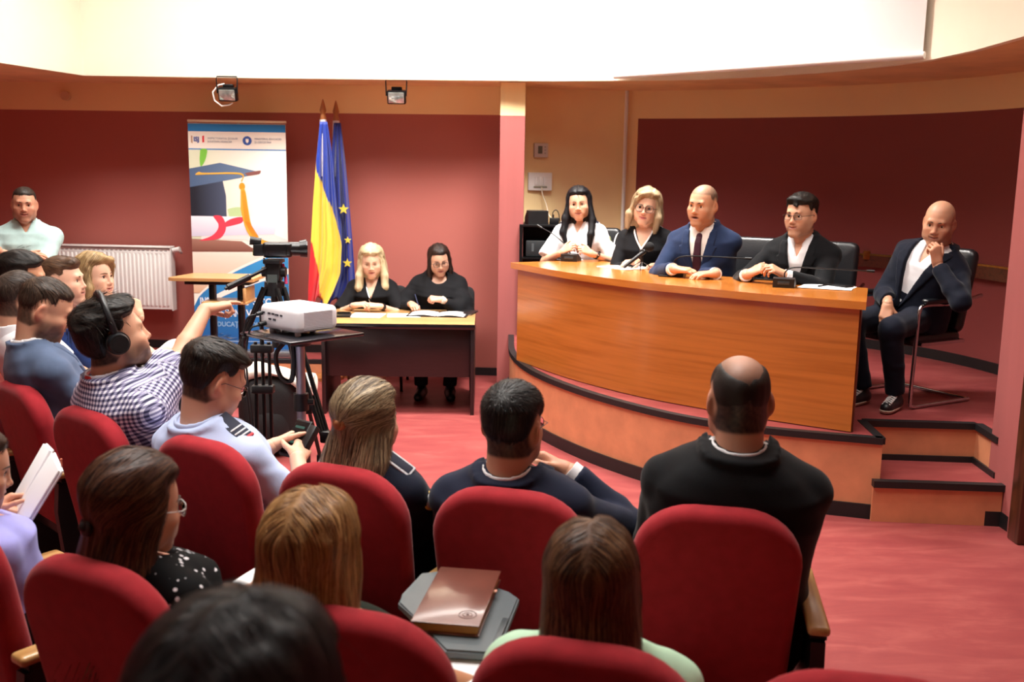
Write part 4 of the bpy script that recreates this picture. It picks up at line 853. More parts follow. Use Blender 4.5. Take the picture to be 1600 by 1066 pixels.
            q = np.stack(q, 1); fl = sg[tuple(e.T)] < 0; q[fl] = q[fl][:, ::-1]; F.append(q[(q >= 0).all(1)])
        return V, (np.concatenate(F) if F else np.zeros((0, 4), int))
def relax(V, F, it=1):
    for _ in range(it):
        S = np.zeros_like(V); C = np.zeros(len(V))
        for i in range(4):
            np.add.at(S, F[:, i], V[F[:, (i + 1) % 4]] + V[F[:, i - 1]]); np.add.at(C, F[:, i], 2)
        V = V * 0.5 + 0.5 * S / np.maximum(C, 1)[:, None]
    return V
def vnormals(V, F):
    n = np.cross(V[F[:, 2]] - V[F[:, 0]], V[F[:, 3]] - V[F[:, 1]]); N = np.zeros_like(V)
    for i in range(4): np.add.at(N, F[:, i], n)
    return N / np.maximum(np.linalg.norm(N, axis=1), 1e-12)[:, None]
def np_mesh(name, V, F, col=None, mat=None, parent=None):
    me = bpy.data.meshes.new(name); F = np.asarray(F); k = F.shape[1]
    me.vertices.add(len(V)); me.vertices.foreach_set('co', np.asarray(V, np.float32).ravel())
    me.loops.add(len(F) * k); me.loops.foreach_set('vertex_index', F.astype(np.int32).ravel())
    me.polygons.add(len(F)); me.polygons.foreach_set('loop_start', np.arange(0, len(F) * k, k, dtype=np.int32))
    me.polygons.foreach_set('use_smooth', np.ones(len(F), bool)); me.update(calc_edges=True)
    if col is not None:
        ca = me.color_attributes.new('Col', 'FLOAT_COLOR', 'POINT'); c = np.ones((len(V), 4), np.float32); c[:, :3] = col; ca.data.foreach_set('color', c.ravel())
    return link_mesh(name, me, mat, parent)
_wr = np.random.default_rng(3); _WD = _wr.normal(size=(14, 3)); _WD /= np.linalg.norm(_WD, axis=1)[:, None]; _WP = _wr.uniform(0, 6.28, 14)
def wob(P, freq, seed=0):
    """cheap smooth noise, about -1..1"""
    r = 0; Q = P * freq
    for i in range(4):
        k = (i * 3 + seed) % 12; r = r + np.sin(Q @ _WD[k] * (1 + 0.37 * i) + _WP[k] + seed + 1.6 * np.sin(Q @ _WD[k + 1] * 0.7 + _WP[k + 1] + 2 * seed)) / (1 + 0.4 * i)
    return r / 2.4
def smooth01(x, a, b): t = np.clip((x - a) / (b - a), 0, 1); return t * t * (3 - 2 * t)
def rot_zxy(yaw, pitch, roll):
    """yaw about z (left positive), pitch = nod down positive, roll = tilt to own right positive"""
    y, p, r = [math.radians(v) for v in (yaw, pitch, roll)]
    return np.array(Matrix.Rotation(y, 3, 'Z') @ Matrix.Rotation(-p, 3, 'X') @ Matrix.Rotation(r, 3, 'Y'))
def two_bone(a, t, l1, l2, hint):
    a = np.array(a, float); t = np.array(t, float); d = t - a; D = np.linalg.norm(d); D2 = min(max(D, abs(l1 - l2) + 0.01), (l1 + l2) * 0.995); u = d / max(D, 1e-6)
    x = (l1 * l1 - l2 * l2 + D2 * D2) / (2 * D2); hgt = math.sqrt(max(l1 * l1 - x * x, 0)); h = np.array(hint, float); h = h - u * (h @ u); h /= max(np.linalg.norm(h), 1e-6)
    return a + u * x + h * hgt, a + u * D2

# ---- head, built in its own frame: +y face, z up, origin between the ears
HEAD_CACHE = {}
def head_field(fem, wide, neck_to, mouth):
    key = (fem, wide, tuple(np.round(neck_to, 2)), mouth)
    if key in HEAD_CACHE: return HEAD_CACHE[key]
    h = 0.0042; f = Field((-0.115, -0.15, -0.225), (0.115, 0.15, 0.145), h); w = wide
    nr = 0.050 if fem else 0.060
    f.ell((0, -0.012, 0.040), (0.077 * w, 0.099, 0.086))
    f.ell((0, 0.030, -0.015), (0.063 * w, 0.066, 0.085), k=0.03)
    jw = (0.040 if fem else 0.050) * w; ch = -0.092 if fem else -0.097
    for sx in (-1, 1):
        f.cone((sx * 0.060 * w, -0.005, -0.025), (sx * jw, 0.020, -0.068), 0.022, 0.020, k=0.02)
        f.cone((sx * jw, 0.020, -0.068), (sx * 0.014, 0.074, ch), 0.021, 0.019 if not fem else 0.016, k=0.02)
        f.ell((sx * 0.040 * w, 0.064, -0.022), (0.026, 0.024, 0.024), k=0.02)
        f.ell((sx * 0.030 * w, 0.072, -0.055), (0.022, 0.02, 0.024), k=0.02)
    for sx in (-1, 1): f.ell((sx * 0.047 * w, 0.026, -0.040), (0.024, 0.042, 0.042), k=0.02)
    f.cone((-0.010, 0.074, ch), (0.010, 0.074, ch), 0.018, k=0.02)
    f.ell((0, 0.078, -0.060), (0.028, 0.019, 0.026), k=0.018)
    if not fem: f.cone((-0.034, 0.082, 0.030), (0.034, 0.082, 0.030), 0.011, k=0.015)
    for sx in (-1, 1): f.ell((sx * 0.031, 0.098, 0.008), (0.019, 0.014, 0.012), k=0.014, op='cut')
    f.cone((0, 0.086, 0.022), (0, 0.103, -0.022), 0.0080, 0.0098 if not fem else 0.0082, k=0.012)
    f.ell((0, 0.105, -0.025), (0.0095, 0.010, 0.009), k=0.008)
    for sx in (-1, 1): f.ell((sx * 0.0135, 0.096, -0.030), (0.0068, 0.010, 0.0072), k=0.006)
    for sx in (-1, 1): f.cone((sx * 0.017, 0.080, 0.0175), (sx * 0.043, 0.074, 0.0145), 0.0085, 0.0070, k=0.006)      # upper lids
    for sx in (-1, 1): f.cone((sx * 0.018, 0.0795, -0.003), (sx * 0.043, 0.073, -0.001), 0.006, 0.005, k=0.007)       # lower lids
    mz = -0.058
    f.cone((-0.015, 0.088, mz + 0.004), (0, 0.0935, mz + 0.0055), 0.006, 0.0068, k=0.006); f.cone((0.015, 0.088, mz + 0.004), (0, 0.0935, mz + 0.0055), 0.006, 0.0068, k=0.006)
    f.cone((-0.013, 0.087, mz - 0.007), (0.013, 0.087, mz - 0.007), 0.0075, k=0.006)
    if mouth == 'open': f.ell((0, 0.098, mz - 0.001), (0.019, 0.016, 0.0065), k=0.004, op='cut')
    else: [f.cone((0, 0.097, mz - 0.001), (sx * 0.025, 0.091, mz + 0.0035), 0.0028, k=0.005, op='cut') for sx in (-1, 1)]
    for sx in (-1, 1):                                               # ears
        R = np.array(Euler((math.radians(-10), 0, math.radians(sx * 24))).to_matrix())
        f.ell((sx * 0.079 * w, -0.012, 0.000), (0.009, 0.020, 0.033), R, k=0.008)
        f.ell((sx * 0.088 * w, -0.006, 0.004), (0.006, 0.010, 0.017), R, k=0.006, op='cut')
    f.cone((0, -0.030, -0.035), neck_to, nr, nr * 1.06, k=0.03)
    if not fem: f.ell((0, 0.030, -0.125), (0.02, 0.02, 0.03), k=0.02)
    V, F = f.mesh(); V = relax(V, F, 1)
    HEAD_CACHE[key] = (f, V, F); return HEAD_CACHE[key]
def head_colour(V, skin, o):
    """o: lips, beard (0..1, colour), scalp (hair colour for close-cropped parts)"""
    x, y, z = V.T; c = np.repeat(np.array(rgb(skin))[None], len(V), 0)
    c = c * (1 + 0.05 * wob(V, 40, 2))[:, None]
    red = np.array([1.06, 0.86, 0.82])
    for cx, cz, r in ((0.042, -0.025, 0.028), (-0.042, -0.025, 0.028), (0, -0.026, 0.018)):
        wgt = np.exp(-((x - cx) ** 2 + (z - cz) ** 2) / r ** 2) * (y > 0.03); c = c * (1 + (red - 1) * wgt[:, None] * o.get('blush', 0.4))
    ear = smooth01(np.abs(x), 0.076, 0.086) * (y < 0.03); c = c * (1 + (red - 1) * ear[:, None])
    sock = np.exp(-((np.abs(x) - 0.031) ** 2 / 0.018 ** 2 + (z - 0.008) ** 2 / 0.013 ** 2)) * (y > 0.04); c = c * (1 - 0.10 * sock * (1 + o.get('makeup', 0)))[:, None]
    if o.get('beard'):
        s, bc = o['beard']; reg = smooth01(-z, 0.012, 0.045) * smooth01(y, -0.015, 0.012) * smooth01(z, -0.135, -0.105)
        reg = reg * (1 - np.exp(-((np.abs(x) - 0.04) ** 2 / 0.02 ** 2 + (z + 0.022) ** 2 / 0.022 ** 2))) * (1 - np.exp(-(x ** 2 / 0.014 ** 2 + (z + 0.025) ** 2 / 0.013 ** 2)))
        reg = np.clip(reg * s * (1 + 0.10 * wob(V, 220, 5)), 0, 1)[:, None]; c = c * (1 - reg) + np.array(rgb(bc)) * reg
    mz = -0.058; lip = np.exp(-np.maximum(0, (np.abs(x) / 0.024) ** 2.5 + ((z - mz + 0.001) / 0.0105) ** 4 - 0.25) * 1.6) * (y > 0.075)
    lc = np.array(rgb(o.get('lips', '#B06A60'))); c = c * (1 - 0.85 * lip[:, None]) + lc * 0.85 * lip[:, None]
    slit = np.exp(-((z - mz + 0.0005) / 0.0022) ** 2) * (np.abs(x) < 0.026) * (y > 0.07); c = c * (1 - 0.6 * slit[:, None])
    if o.get('mouth') == 'open':
        hole = np.exp(-((x / 0.015) ** 2 + ((z - mz + 0.001) / 0.0045) ** 2)) * (y > 0.06); c = c * (1 - 0.9 * hole[:, None])
    nost = np.exp(-((np.abs(x) - 0.008) ** 2 / 0.004 ** 2 + (z + 0.037) ** 2 / 0.003 ** 2)) * (y > 0.09); c = c * (1 - 0.5 * nost[:, None])
    if o.get('scalp'):
        hc, dens, top = o['scalp']; hl = hairline(V)
        reg = smooth01(hl, 0.0, 0.012) * dens
        if top is not None: reg = reg * (1 - (1 - top) * np.exp(-((x / 0.055) ** 2 + ((y - o.get('bald_y', -0.01)) / o.get('bald_r', 0.075)) ** 2) * 0.9 - 0) * smooth01(z, 0.05, 0.09))
        reg = np.clip(reg * (1 + 0.07 * wob(V, 260, 1)), 0, 1)[:, None]; c = c * (1 - reg) + np.array(rgb(hc)) * reg
    return np.clip(c, 0, 1)
def hairline(V, low=0.0):
    """positive inside the hair-bearing part of the head (head frame)"""
    x, y, z = V.T
    d1 = z - (0.030 + 0.62 * (y - 0.005))                         # rises from the sideburn towards the brow
    d1 = np.where(y > 0.03, np.minimum(z - 0.072 + 0.10 * np.maximum(0, np.abs(x) - 0.035), d1), d1)
    d2 = z + 0.075 + low - 1.1 * np.clip(y + 0.03, 0, 1)          # nape line, higher behind the ear
    side = np.where(y < 0.012, d2, d1)
    ear = np.sqrt(((y + 0.010) / 0.024) ** 2 + ((z - 0.002) / 0.040) ** 2) - 1
    side = np.where(np.abs(x) > 0.05, np.minimum(side, ear * 0.02), side)
    return np.minimum(side, 0.2)
# ---- hands, built in their own frame: y along the fingers, z out of the back, x to the thumb (left hand shown palm down)
HAND = {'relaxed': ([18, 28, 18], 8, 0.5), 'flat': ([6, 10, 6], 10, 0.6), 'fist': ([68, 88, 55], 2, 0.1), 'clasp': ([42, 52, 30], 6, 0.25), 'hold': ([38, 42, 25], 6, 0.35), 'pen': ([48, 50, 25], 3, 0.15), 'point': ([66, 82, 50], 2, 0.2), 'chin': ([58, 75, 45], 3, 0.3)}
HAND_CACHE = {}
def hand_mesh(pose, fem):
    if (pose, fem) in HAND_CACHE: return HAND_CACHE[(pose, fem)]
    cur, spread, th = HAND[pose]; s = 0.90 if fem else 1.0; h = 0.0031
    f = Field((-0.075, -0.06, -0.115), (0.095, 0.215, 0.055), h)
    f.cone((0, -0.018, 0), (0, 0.01, 0), 0.025, 0.026, k=0.01)
    for x, y in ((0.027, 0.088), (0.009, 0.093), (-0.010, 0.089), (-0.027, 0.080)): f.cone((x * 0.55, 0.005, 0), (x, y, 0), 0.0165, 0.0125, k=0.014)
    f.ell((0.022, 0.035, -0.012), (0.018, 0.032, 0.014), k=0.012)
    for i, (x, y, L) in enumerate(((0.029, 0.090, 0.074), (0.0095, 0.095, 0.082), (-0.0105, 0.091, 0.077), (-0.029, 0.081, 0.060))):
        p = np.array([x, y, 0.0]); a = 0.0; side = math.radians(-spread * (i - 1.4) * 0.6); r = [0.0092, 0.0084, 0.0076, 0.0064]
        if i == 3: r = [v * 0.88 for v in r]
        for j, fr in enumerate((0.46, 0.31, 0.23)):
            c = cur[j] * (1 + 0.08 * (i - 1.5))
            if pose == 'point' and i == 0: c = [4, 8, 6][j]
            a += math.radians(c); d = np.array([math.sin(-side) * math.cos(a), math.cos(side) * math.cos(a), -math.sin(a)]); q = p + d * L * fr
            f.cone(p, q, r[j], r[j + 1], k=0.0035); p = q
    b = np.array([0.026, 0.022, -0.008]); 
    d1 = np.array([0.75, 0.62, -0.30]) if th > 0.2 else np.array([0.50, 0.70, -0.52]); d1 = d1 / np.linalg.norm(d1)
    d2 = np.array([0.25 + th * 0.5, 0.90, -0.30]) if th > 0.2 else np.array([-0.25, 0.85, -0.45]); d2 = d2 / np.linalg.norm(d2)
    q = b + d1 * 0.042; f.cone(b, q, 0.0135, 0.011, k=0.008); q2 = q + d2 * 0.033; f.cone(q, q2, 0.0105, 0.0092, k=0.004); f.cone(q2, q2 + (d2 + np.array([-0.2, 0, 0])) * 0.024, 0.0092, 0.0072, k=0.004)
    V, F = f.mesh(); V = relax(V, F, 1) * s; HAND_CACHE[(pose, fem)] = (V, F); return V, F
def col_ball(name, r, iris, parent, pos, look, mat):
    me = bpy.data.meshes.new(name); bm = bmesh.new(); bmesh.ops.create_uvsphere(bm, u_segments=20, v_segments=24, radius=r); bm.to_mesh(me); bm.free()
    co = np.empty(len(me.vertices) * 3); me.vertices.foreach_get('co', co); co = co.reshape(-1, 3) / r
    c = np.where(co[:, 2:] > 0.965, np.array(rgb('#0B0A0A'))[None], np.where(co[:, 2:] > 0.86, np.array(rgb(iris))[None], np.array(rgb('#E6DFDA'))[None]))
    ca = me.color_attributes.new('Col', 'FLOAT_COLOR', 'POINT'); cc = np.ones((len(co), 4), np.float32); cc[:, :3] = c; ca.data.foreach_set('color', cc.ravel())
    me.polygons.foreach_set('use_smooth', [True] * len(me.polygons))
    o = link_mesh(name, me, mat, parent); o.rotation_mode = 'QUATERNION'; o.location = pos; o.rotation_quaternion = Vector(look).to_track_quat('Z', 'Y'); return o

# ---- hair strands laid over a hair volume
def strands(f, V, N, flow, n, length, steps, width, cols, seed, keep=None, free=True, lift=0.0015, jit=0.12):
    g = np.random.default_rng(seed)
    ok = np.arange(len(V)) if keep is None else np.argwhere(keep(V)).ravel()
    if not len(ok): return None
    pw = 1 + 2.0 * (V[ok][:, 2] > 0.055); st = V[g.choice(ok, n, p=pw / pw.sum())] + g.normal(0, 0.002, (n, 3)); P = st.copy(); out = [P.copy()]; nr = []
    lens = length * g.uniform(0.5, 1.15, n); ds = (lens / steps)[:, None]; jv = g.normal(0, jit, (n, 3)); off = lift + g.uniform(-0.002, 0.0035, n)
    d_prev = None
    for k in range(steps):
        sd = f.sample(P); G = f.grad(P); near = (np.abs(sd) < 0.02)[:, None]
        d = flow(P) + jv * (0.4 + 0.6 * k / steps); dt = d - G * (d * G).sum(1)[:, None]; d = np.where(near, dt, d if not free or d_prev is None else d_prev * 0.8 + d * 0.2)
        d /= np.maximum(np.linalg.norm(d, axis=1), 1e-6)[:, None]
        if d_prev is not None: d = d * 0.55 + d_prev * 0.45; d /= np.maximum(np.linalg.norm(d, axis=1), 1e-6)[:, None]
        d_prev = d; P = P + d * ds
        sd = f.sample(P); G = f.grad(P); mv = np.where(np.abs(sd) < 0.02, (off - sd), 0)[:, None]; P = P + G * mv * 0.8
        out.append(P.copy()); nr.append(G)
    nr = [nr[0]] + nr; out = np.stack(out, 1); nr = np.stack(nr, 1)                            # n, steps+1, 3
    T = np.gradient(out, axis=1); S = np.cross(T, nr); S /= np.maximum(np.linalg.norm(S, axis=2), 1e-9)[..., None]
    taper = np.interp(np.arange(steps + 1) / steps, [0, 0.15, 0.7, 1], [0.5, 1, 0.9, 0.15])[None, :, None]; wd = (width * g.uniform(0.6, 1.3, n))[:, None, None] * taper
    A, B = out - S * wd, out + S * wd; m = steps + 1
    Vv = np.stack([A, B], 2).reshape(-1, 3); base = (np.arange(n) * m * 2)[:, None] + (np.arange(steps) * 2)[None]
    Fq = np.stack([base, base + 1, base + 3, base + 2], -1).reshape(-1, 4)
    c0 = np.array([rgb(c) for c in cols]); pick = g.integers(0, len(cols), n); sh = g.uniform(0.75, 1.25, n)[:, None]
    C = np.repeat(c0[pick] * sh, m * 2, 0)
    return Vv, Fq, C
# ------------------------------------------------------------------ hair volumes (head frame)
def hair_volume(H):
    k = H['kind']; h = 0.0055 if k in ('short', 'crop') else 0.007; w = H.get('wide', 1.0)
    if k in ('short', 'crop'):
        t = H.get('t', 0.008); top = H.get('top', 0.018); sd = H.get('side', 0.006)
        f = Field((-0.13, -0.15, -0.13), (0.13, 0.15, 0.18), h)
        f.ell((0, -0.012, 0.040), (0.077 * w, 0.099, 0.086), k=0.0); f.a = np.where(f.a > 0.9, 0.06, f.a)
        x, y, z = np.meshgrid(*f.ax, indexing='ij'); hl = hairline(np.stack([x.ravel(), y.ravel(), z.ravel()], 1), low=H.get('low', 0.0)).reshape(x.shape)
        T = sd + (top - sd) * smooth01(z, 0.035, 0.095) + (t - sd) * smooth01(-y, 0.03, 0.08) * (1 - smooth01(z, 0.06, 0.1))
        if H.get('bald_top'): T = T * smooth01(np.sqrt((x / 0.056) ** 2 + ((y + 0.025) / 0.085) ** 2), 0.8, 1.15) - 0.006 * (1 - smooth01(np.sqrt((x / 0.056) ** 2 + ((y + 0.025) / 0.085) ** 2), 0.75, 1.0))
        rough = H.get('rough', 0.12) * wob(np.stack([x.ravel(), y.ravel(), z.ravel()], 1), 85, 2).reshape(x.shape)
        T = T * (1 + rough * smooth01(z, 0.0, 0.06))
        f.a = (f.a - T * smooth01(hl, -0.004, 0.026) + 0.004 * (1 - smooth01(hl, -0.004, 0.010))).astype(np.float32)
        if H.get('quiff'): f.ell((0.008, 0.062, 0.092 + top * 0.5), (0.046, 0.026, 0.016 + H['quiff']), k=0.025)
        if H.get('fringe'): f.cone((H['fringe'] * 0.3, 0.070, 0.098 + top * 0.4), (H['fringe'], 0.094, 0.066), 0.013, 0.007, k=0.012); f.cone((H['fringe'] * -0.2, 0.068, 0.098 + top * 0.4), (H['fringe'] + 0.016, 0.090, 0.074), 0.013, 0.008, k=0.012)
        return f
    ln = H.get('len', 0.25); back = H.get('back', 0.0); sp = H.get('spread', 1.0); t = H.get('t', 0.016)
    lo_, hi_ = (-0.21, -0.26, -ln - 0.05), (0.21, 0.16, 0.18); f = Field(lo_, hi_, h); f2 = Field(lo_, hi_, h)
    f.ell((0, -0.012, 0.040), (0.077 * w, 0.099, 0.086), k=0.03); f.a = np.where(f.a > 0.9, 0.08, f.a)
    x, y, z = np.meshgrid(*f.ax, indexing='ij'); hl = z - (0.020 + 0.70 * (y - 0.0)); hl = np.where(y > 0.02, np.minimum(hl, z - H.get('front', 0.074)), hl); hl = np.where(y < 0.0, 0.1, hl)
    pl = 1 - 0.5 * np.exp(-((x - H.get('part', 0.0)) / 0.006) ** 2) * smooth01(y, -0.05, 0.0) * smooth01(z, 0.06, 0.09)
    T = t * smooth01(hl, -0.004, 0.034) * pl * (1 + 0.10 * wob(np.stack([x.ravel() * 1.6, y.ravel(), z.ravel() * 0.3], 1), 60, 3).reshape(x.shape))
    f.a = (f.a - T + 0.004 * (1 - smooth01(hl, -0.004, 0.012))).astype(np.float32)
    zz = np.linspace(0.055, -ln, 9); u = np.linspace(0, 1, 9)
    a = (0.084 * w + (t - 0.012)) * (1 + (0.18 * np.sin(u * PI * 0.8)) * sp) * np.interp(u, [0, 0.75, 1], [1, 0.97, H.get('tip', 0.62)]); b = (0.102 + (t - 0.014)) * np.interp(u, [0, 0.35, 1], [1, 0.76, H.get('tipb', 0.45)]); off = -0.012 - (0.045 + back) * smooth01(u, 0.05, 0.7)
    if k == 'halfpony': pin = np.exp(-((zz - H.get('tie', (0, -0.128, 0))[2] + 0.01) / 0.05) ** 2); a = a * (1 - 0.16 * pin); b = b * (1 - 0.05 * pin)
    st = np.stack([zz, a, b, off], 1)[::-1]
    f2.loft((0, 0, 0), np.eye(3), st, k=0.0, e=2.2)
    fc = H.get('face', 0.066); fz = H.get('face_z', -0.025); ftop = H.get('face_top', 0.10)
    f2.ell((0, 0.112, fz), (fc, 0.088, ftop), op='cut', k=0.015)
    f2.ell((0, 0.115, -0.16), (0.062, 0.115, 0.15), op='cut', k=0.02)
    f2.put(lambda X, Y, Z: H.get('fore', 0.020) - Y - 0.35 * np.maximum(0, Z - 0.0) + 0 * X, lo_, hi_, 0.015, 'cut')
    sr = H.get('sweep', 0.9)
    for sx in (-1, 1):
        L = H.get('locks', {}).get(sx) or []
        pre = [(0.034, 0.032, 0.106, 0.007 * sr), (0.056 * w, 0.032, 0.082, 0.009 * sr), (0.070 * w, 0.024, 0.052, 0.012 * sr), (0.079 * w, 0.018, 0.010, 0.016 * sr)] + ([] if L else [(0.084 * w, 0.005, -0.03, 0.019 * sr)])
        L = pre + [q for q in L if q[2] < 0.0]
        if L:
            for p, q in zip(L, L[1:]): f2.cone((sx * p[0], p[1], p[2]), (sx * q[0], q[1], q[2]), p[3], q[3], k=0.014)
    if H.get('fringe_side'):
        s = H['fringe_side']; pts = [(-s * 0.02, 0.066, 0.116), (s * 0.030, 0.086, 0.098), (s * 0.062, 0.066, 0.062), (s * 0.082, 0.040, 0.0)]
        for p, q in zip(pts, pts[1:]): f2.cone(p, q, 0.015, 0.017, k=0.012)
    hh = np.clip(0.5 + 0.5 * (f.a - f2.a) / 0.014, 0, 1); f.a = (f.a * (1 - hh) + f2.a * hh - 0.014 * hh * (1 - hh)).astype(np.float32)
    gr = H.get('groove', 0.0035); P3 = np.stack([x.ravel(), y.ravel(), z.ravel() * 0.16], 1); near = (np.abs(f.a) < 0.03).ravel(); dv = np.zeros(near.shape, np.float32); dv[near] = gr * wob(P3[near], 95, 6); f.a = f.a + dv.reshape(f.a.shape)
    return f
def flow_of(H):
    k = H['kind']
    if k in ('short', 'crop'):
        c = np.array(H.get('crown', (0.01, -0.075, 0.11)))
        comb = np.array(H.get('comb', (0.35, 0.6, 0.0)))
        def fl(P): 
            d = P - c; d = d / np.maximum(np.linalg.norm(d, axis=1), 1e-6)[:, None]; tp = smooth01(P[:, 2], 0.06, 0.10)[:, None]
            return d * (1 - 0.5 * tp) + comb * tp * 0.8 + np.array([0, -0.15, -0.6]) * (1 - tp)
        return fl
    if k == 'halfpony':
        T = np.array(H.get('tie', (0, -0.128, 0.0)))
        def fl(P):
            d = T - P; r = np.linalg.norm(d, axis=1)[:, None]; d = d / np.maximum(r, 1e-6); up = smooth01(P[:, 2], -0.01, 0.02)[:, None] * smooth01(r, 0.015, 0.04)
            return d * up + np.array([0, -0.15, -1.0]) * (1 - up)
        return fl
    pt = H.get('part', 0.0); wv = H.get('wave', 0.0)
    def fl(P):
        x = P[:, 0] - pt; tp = smooth01(P[:, 2], 0.03, 0.12); d = np.stack([np.sign(x) * tp * 1.2, -0.35 * tp * smooth01(-P[:, 1], -0.02, 0.05) + 0.15 * tp * smooth01(P[:, 1], 0.03, 0.08) - 0.05, -1.0 + 0.35 * tp], 1)
        if wv: d[:, 0] += wv * np.sin(P[:, 2] * 75 + P[:, 1] * 20); d[:, 1] += wv * 0.6 * np.cos(P[:, 2] * 68 + P[:, 0] * 30)
        return d
    return fl
m_skin = attr_mat('skin', rough=0.48, sss=0.12, bump=0.06, bscale=420, spec=0.4)
m_hair = attr_mat('hair', rough=0.55, spec=0.28, bump=0.25, bscale=160)
m_strand = attr_mat('hair strand', rough=0.45, spec=0.35)
m_eye = attr_mat('eye', rough=0.12, spec=0.6)
def cloth_mat(name, h, rough=0.82, var=0.07, bump=0.25, bscale=380, sheen=0.1, spec=0.14): return plain('cloth ' + name, h, rough, var=var, scale=14, bump=bump, bscale=bscale, sheen=sheen, spec=spec)
def gingham(name, dark, light, step):
    t = NT('cloth ' + name); a = t.add('ShaderNodeAttribute'); a.attribute_name = 'Weave'; sp = t.add('ShaderNodeSeparateXYZ'); t.link(a.outputs['Vector'], sp.inputs[0]); out = []
    for ax in ('X', 'Y'):
        m = t.add('ShaderNodeMath', operation='MULTIPLY'); m.inputs[1].default_value = 1 / step; t.link(sp.outputs[ax], m.inputs[0])
        fr = t.add('ShaderNodeMath', operation='FRACT'); t.link(m.outputs[0], fr.inputs[0]); g = t.add('ShaderNodeMath', operation='GREATER_THAN'); g.inputs[1].default_value = 0.5; t.link(fr.outputs[0], g.inputs[0]); out.append(g)
    s = t.add('ShaderNodeMath', operation='ADD'); t.link(out[0].outputs[0], s.inputs[0]); t.link(out[1].outputs[0], s.inputs[1]); hf = t.add('ShaderNodeMath', operation='MULTIPLY'); hf.inputs[1].default_value = 0.5; t.link(s.outputs[0], hf.inputs[0])
    r = t.ramp(hf.outputs[0], [(0.0, rgba(light)), (0.5, rgba('#8A86A6')), (1.0, rgba(dark))]); r.node.color_ramp.interpolation = 'CONSTANT'; r.node.color_ramp.elements[1].position = 0.25; r.node.color_ramp.elements[2].position = 0.75
    t.link(r, t.b.inputs['Base Color']); t.b.inputs['Roughness'].default_value = 0.8; return t.m
def print_mat(name, ground, spot, scale, thr, spot2=None):
    t = NT('cloth ' + name); co = t.coords('Object'); v = t.add('ShaderNodeTexVoronoi'); v.inputs['Scale'].default_value = scale; v.inputs['Randomness'].default_value = 1.0; t.link(co, v.inputs['Vector'])
    n = t.add('ShaderNodeTexNoise'); n.inputs['Scale'].default_value = scale * 1.5; t.link(co, n.inputs['Vector'])
    ad = t.add('ShaderNodeMath', operation='ADD'); t.link(v.outputs['Distance'], ad.inputs[0]); ml = t.add('ShaderNodeMath', operation='MULTIPLY'); ml.inputs[1].default_value = 0.25; t.link(n.outputs['Fac'], ml.inputs[0]); t.link(ml.outputs[0], ad.inputs[1])
    st = [(0.0, rgba(spot)), (thr, rgba(spot2 or spot)), (min(0.99, thr + 0.05), rgba(ground))]
    t.link(t.ramp(ad.outputs[0], st), t.b.inputs['Base Color']); t.b.inputs['Roughness'].default_value = 0.85; t.b.inputs['Specular IOR Level'].default_value = 0.15; return t.m
ST = {'m': np.array([(-.20, .150, .115, -.01), (-.08, .172, .135, -.01), (.08, .170, .130, 0), (.30, .158, .120, .005), (.5, .162, .120, .008), (.70, .174, .122, .0), (.84, .168, .104, -.010), (.93, .120, .082, -.018), (1.0, .068, .064, -.02)]),
      'f': np.array([(-.20, .150, .115, -.01), (-.08, .174, .135, -.01), (.08, .166, .125, 0), (.30, .136, .104, .003), (.5, .142, .106, .010), (.68, .150, .124, .018), (.84, .144, .096, -.004), (.93, .104, .074, -.014), (1.0, .058, .055, -.02)])}
PEOPLE = {}
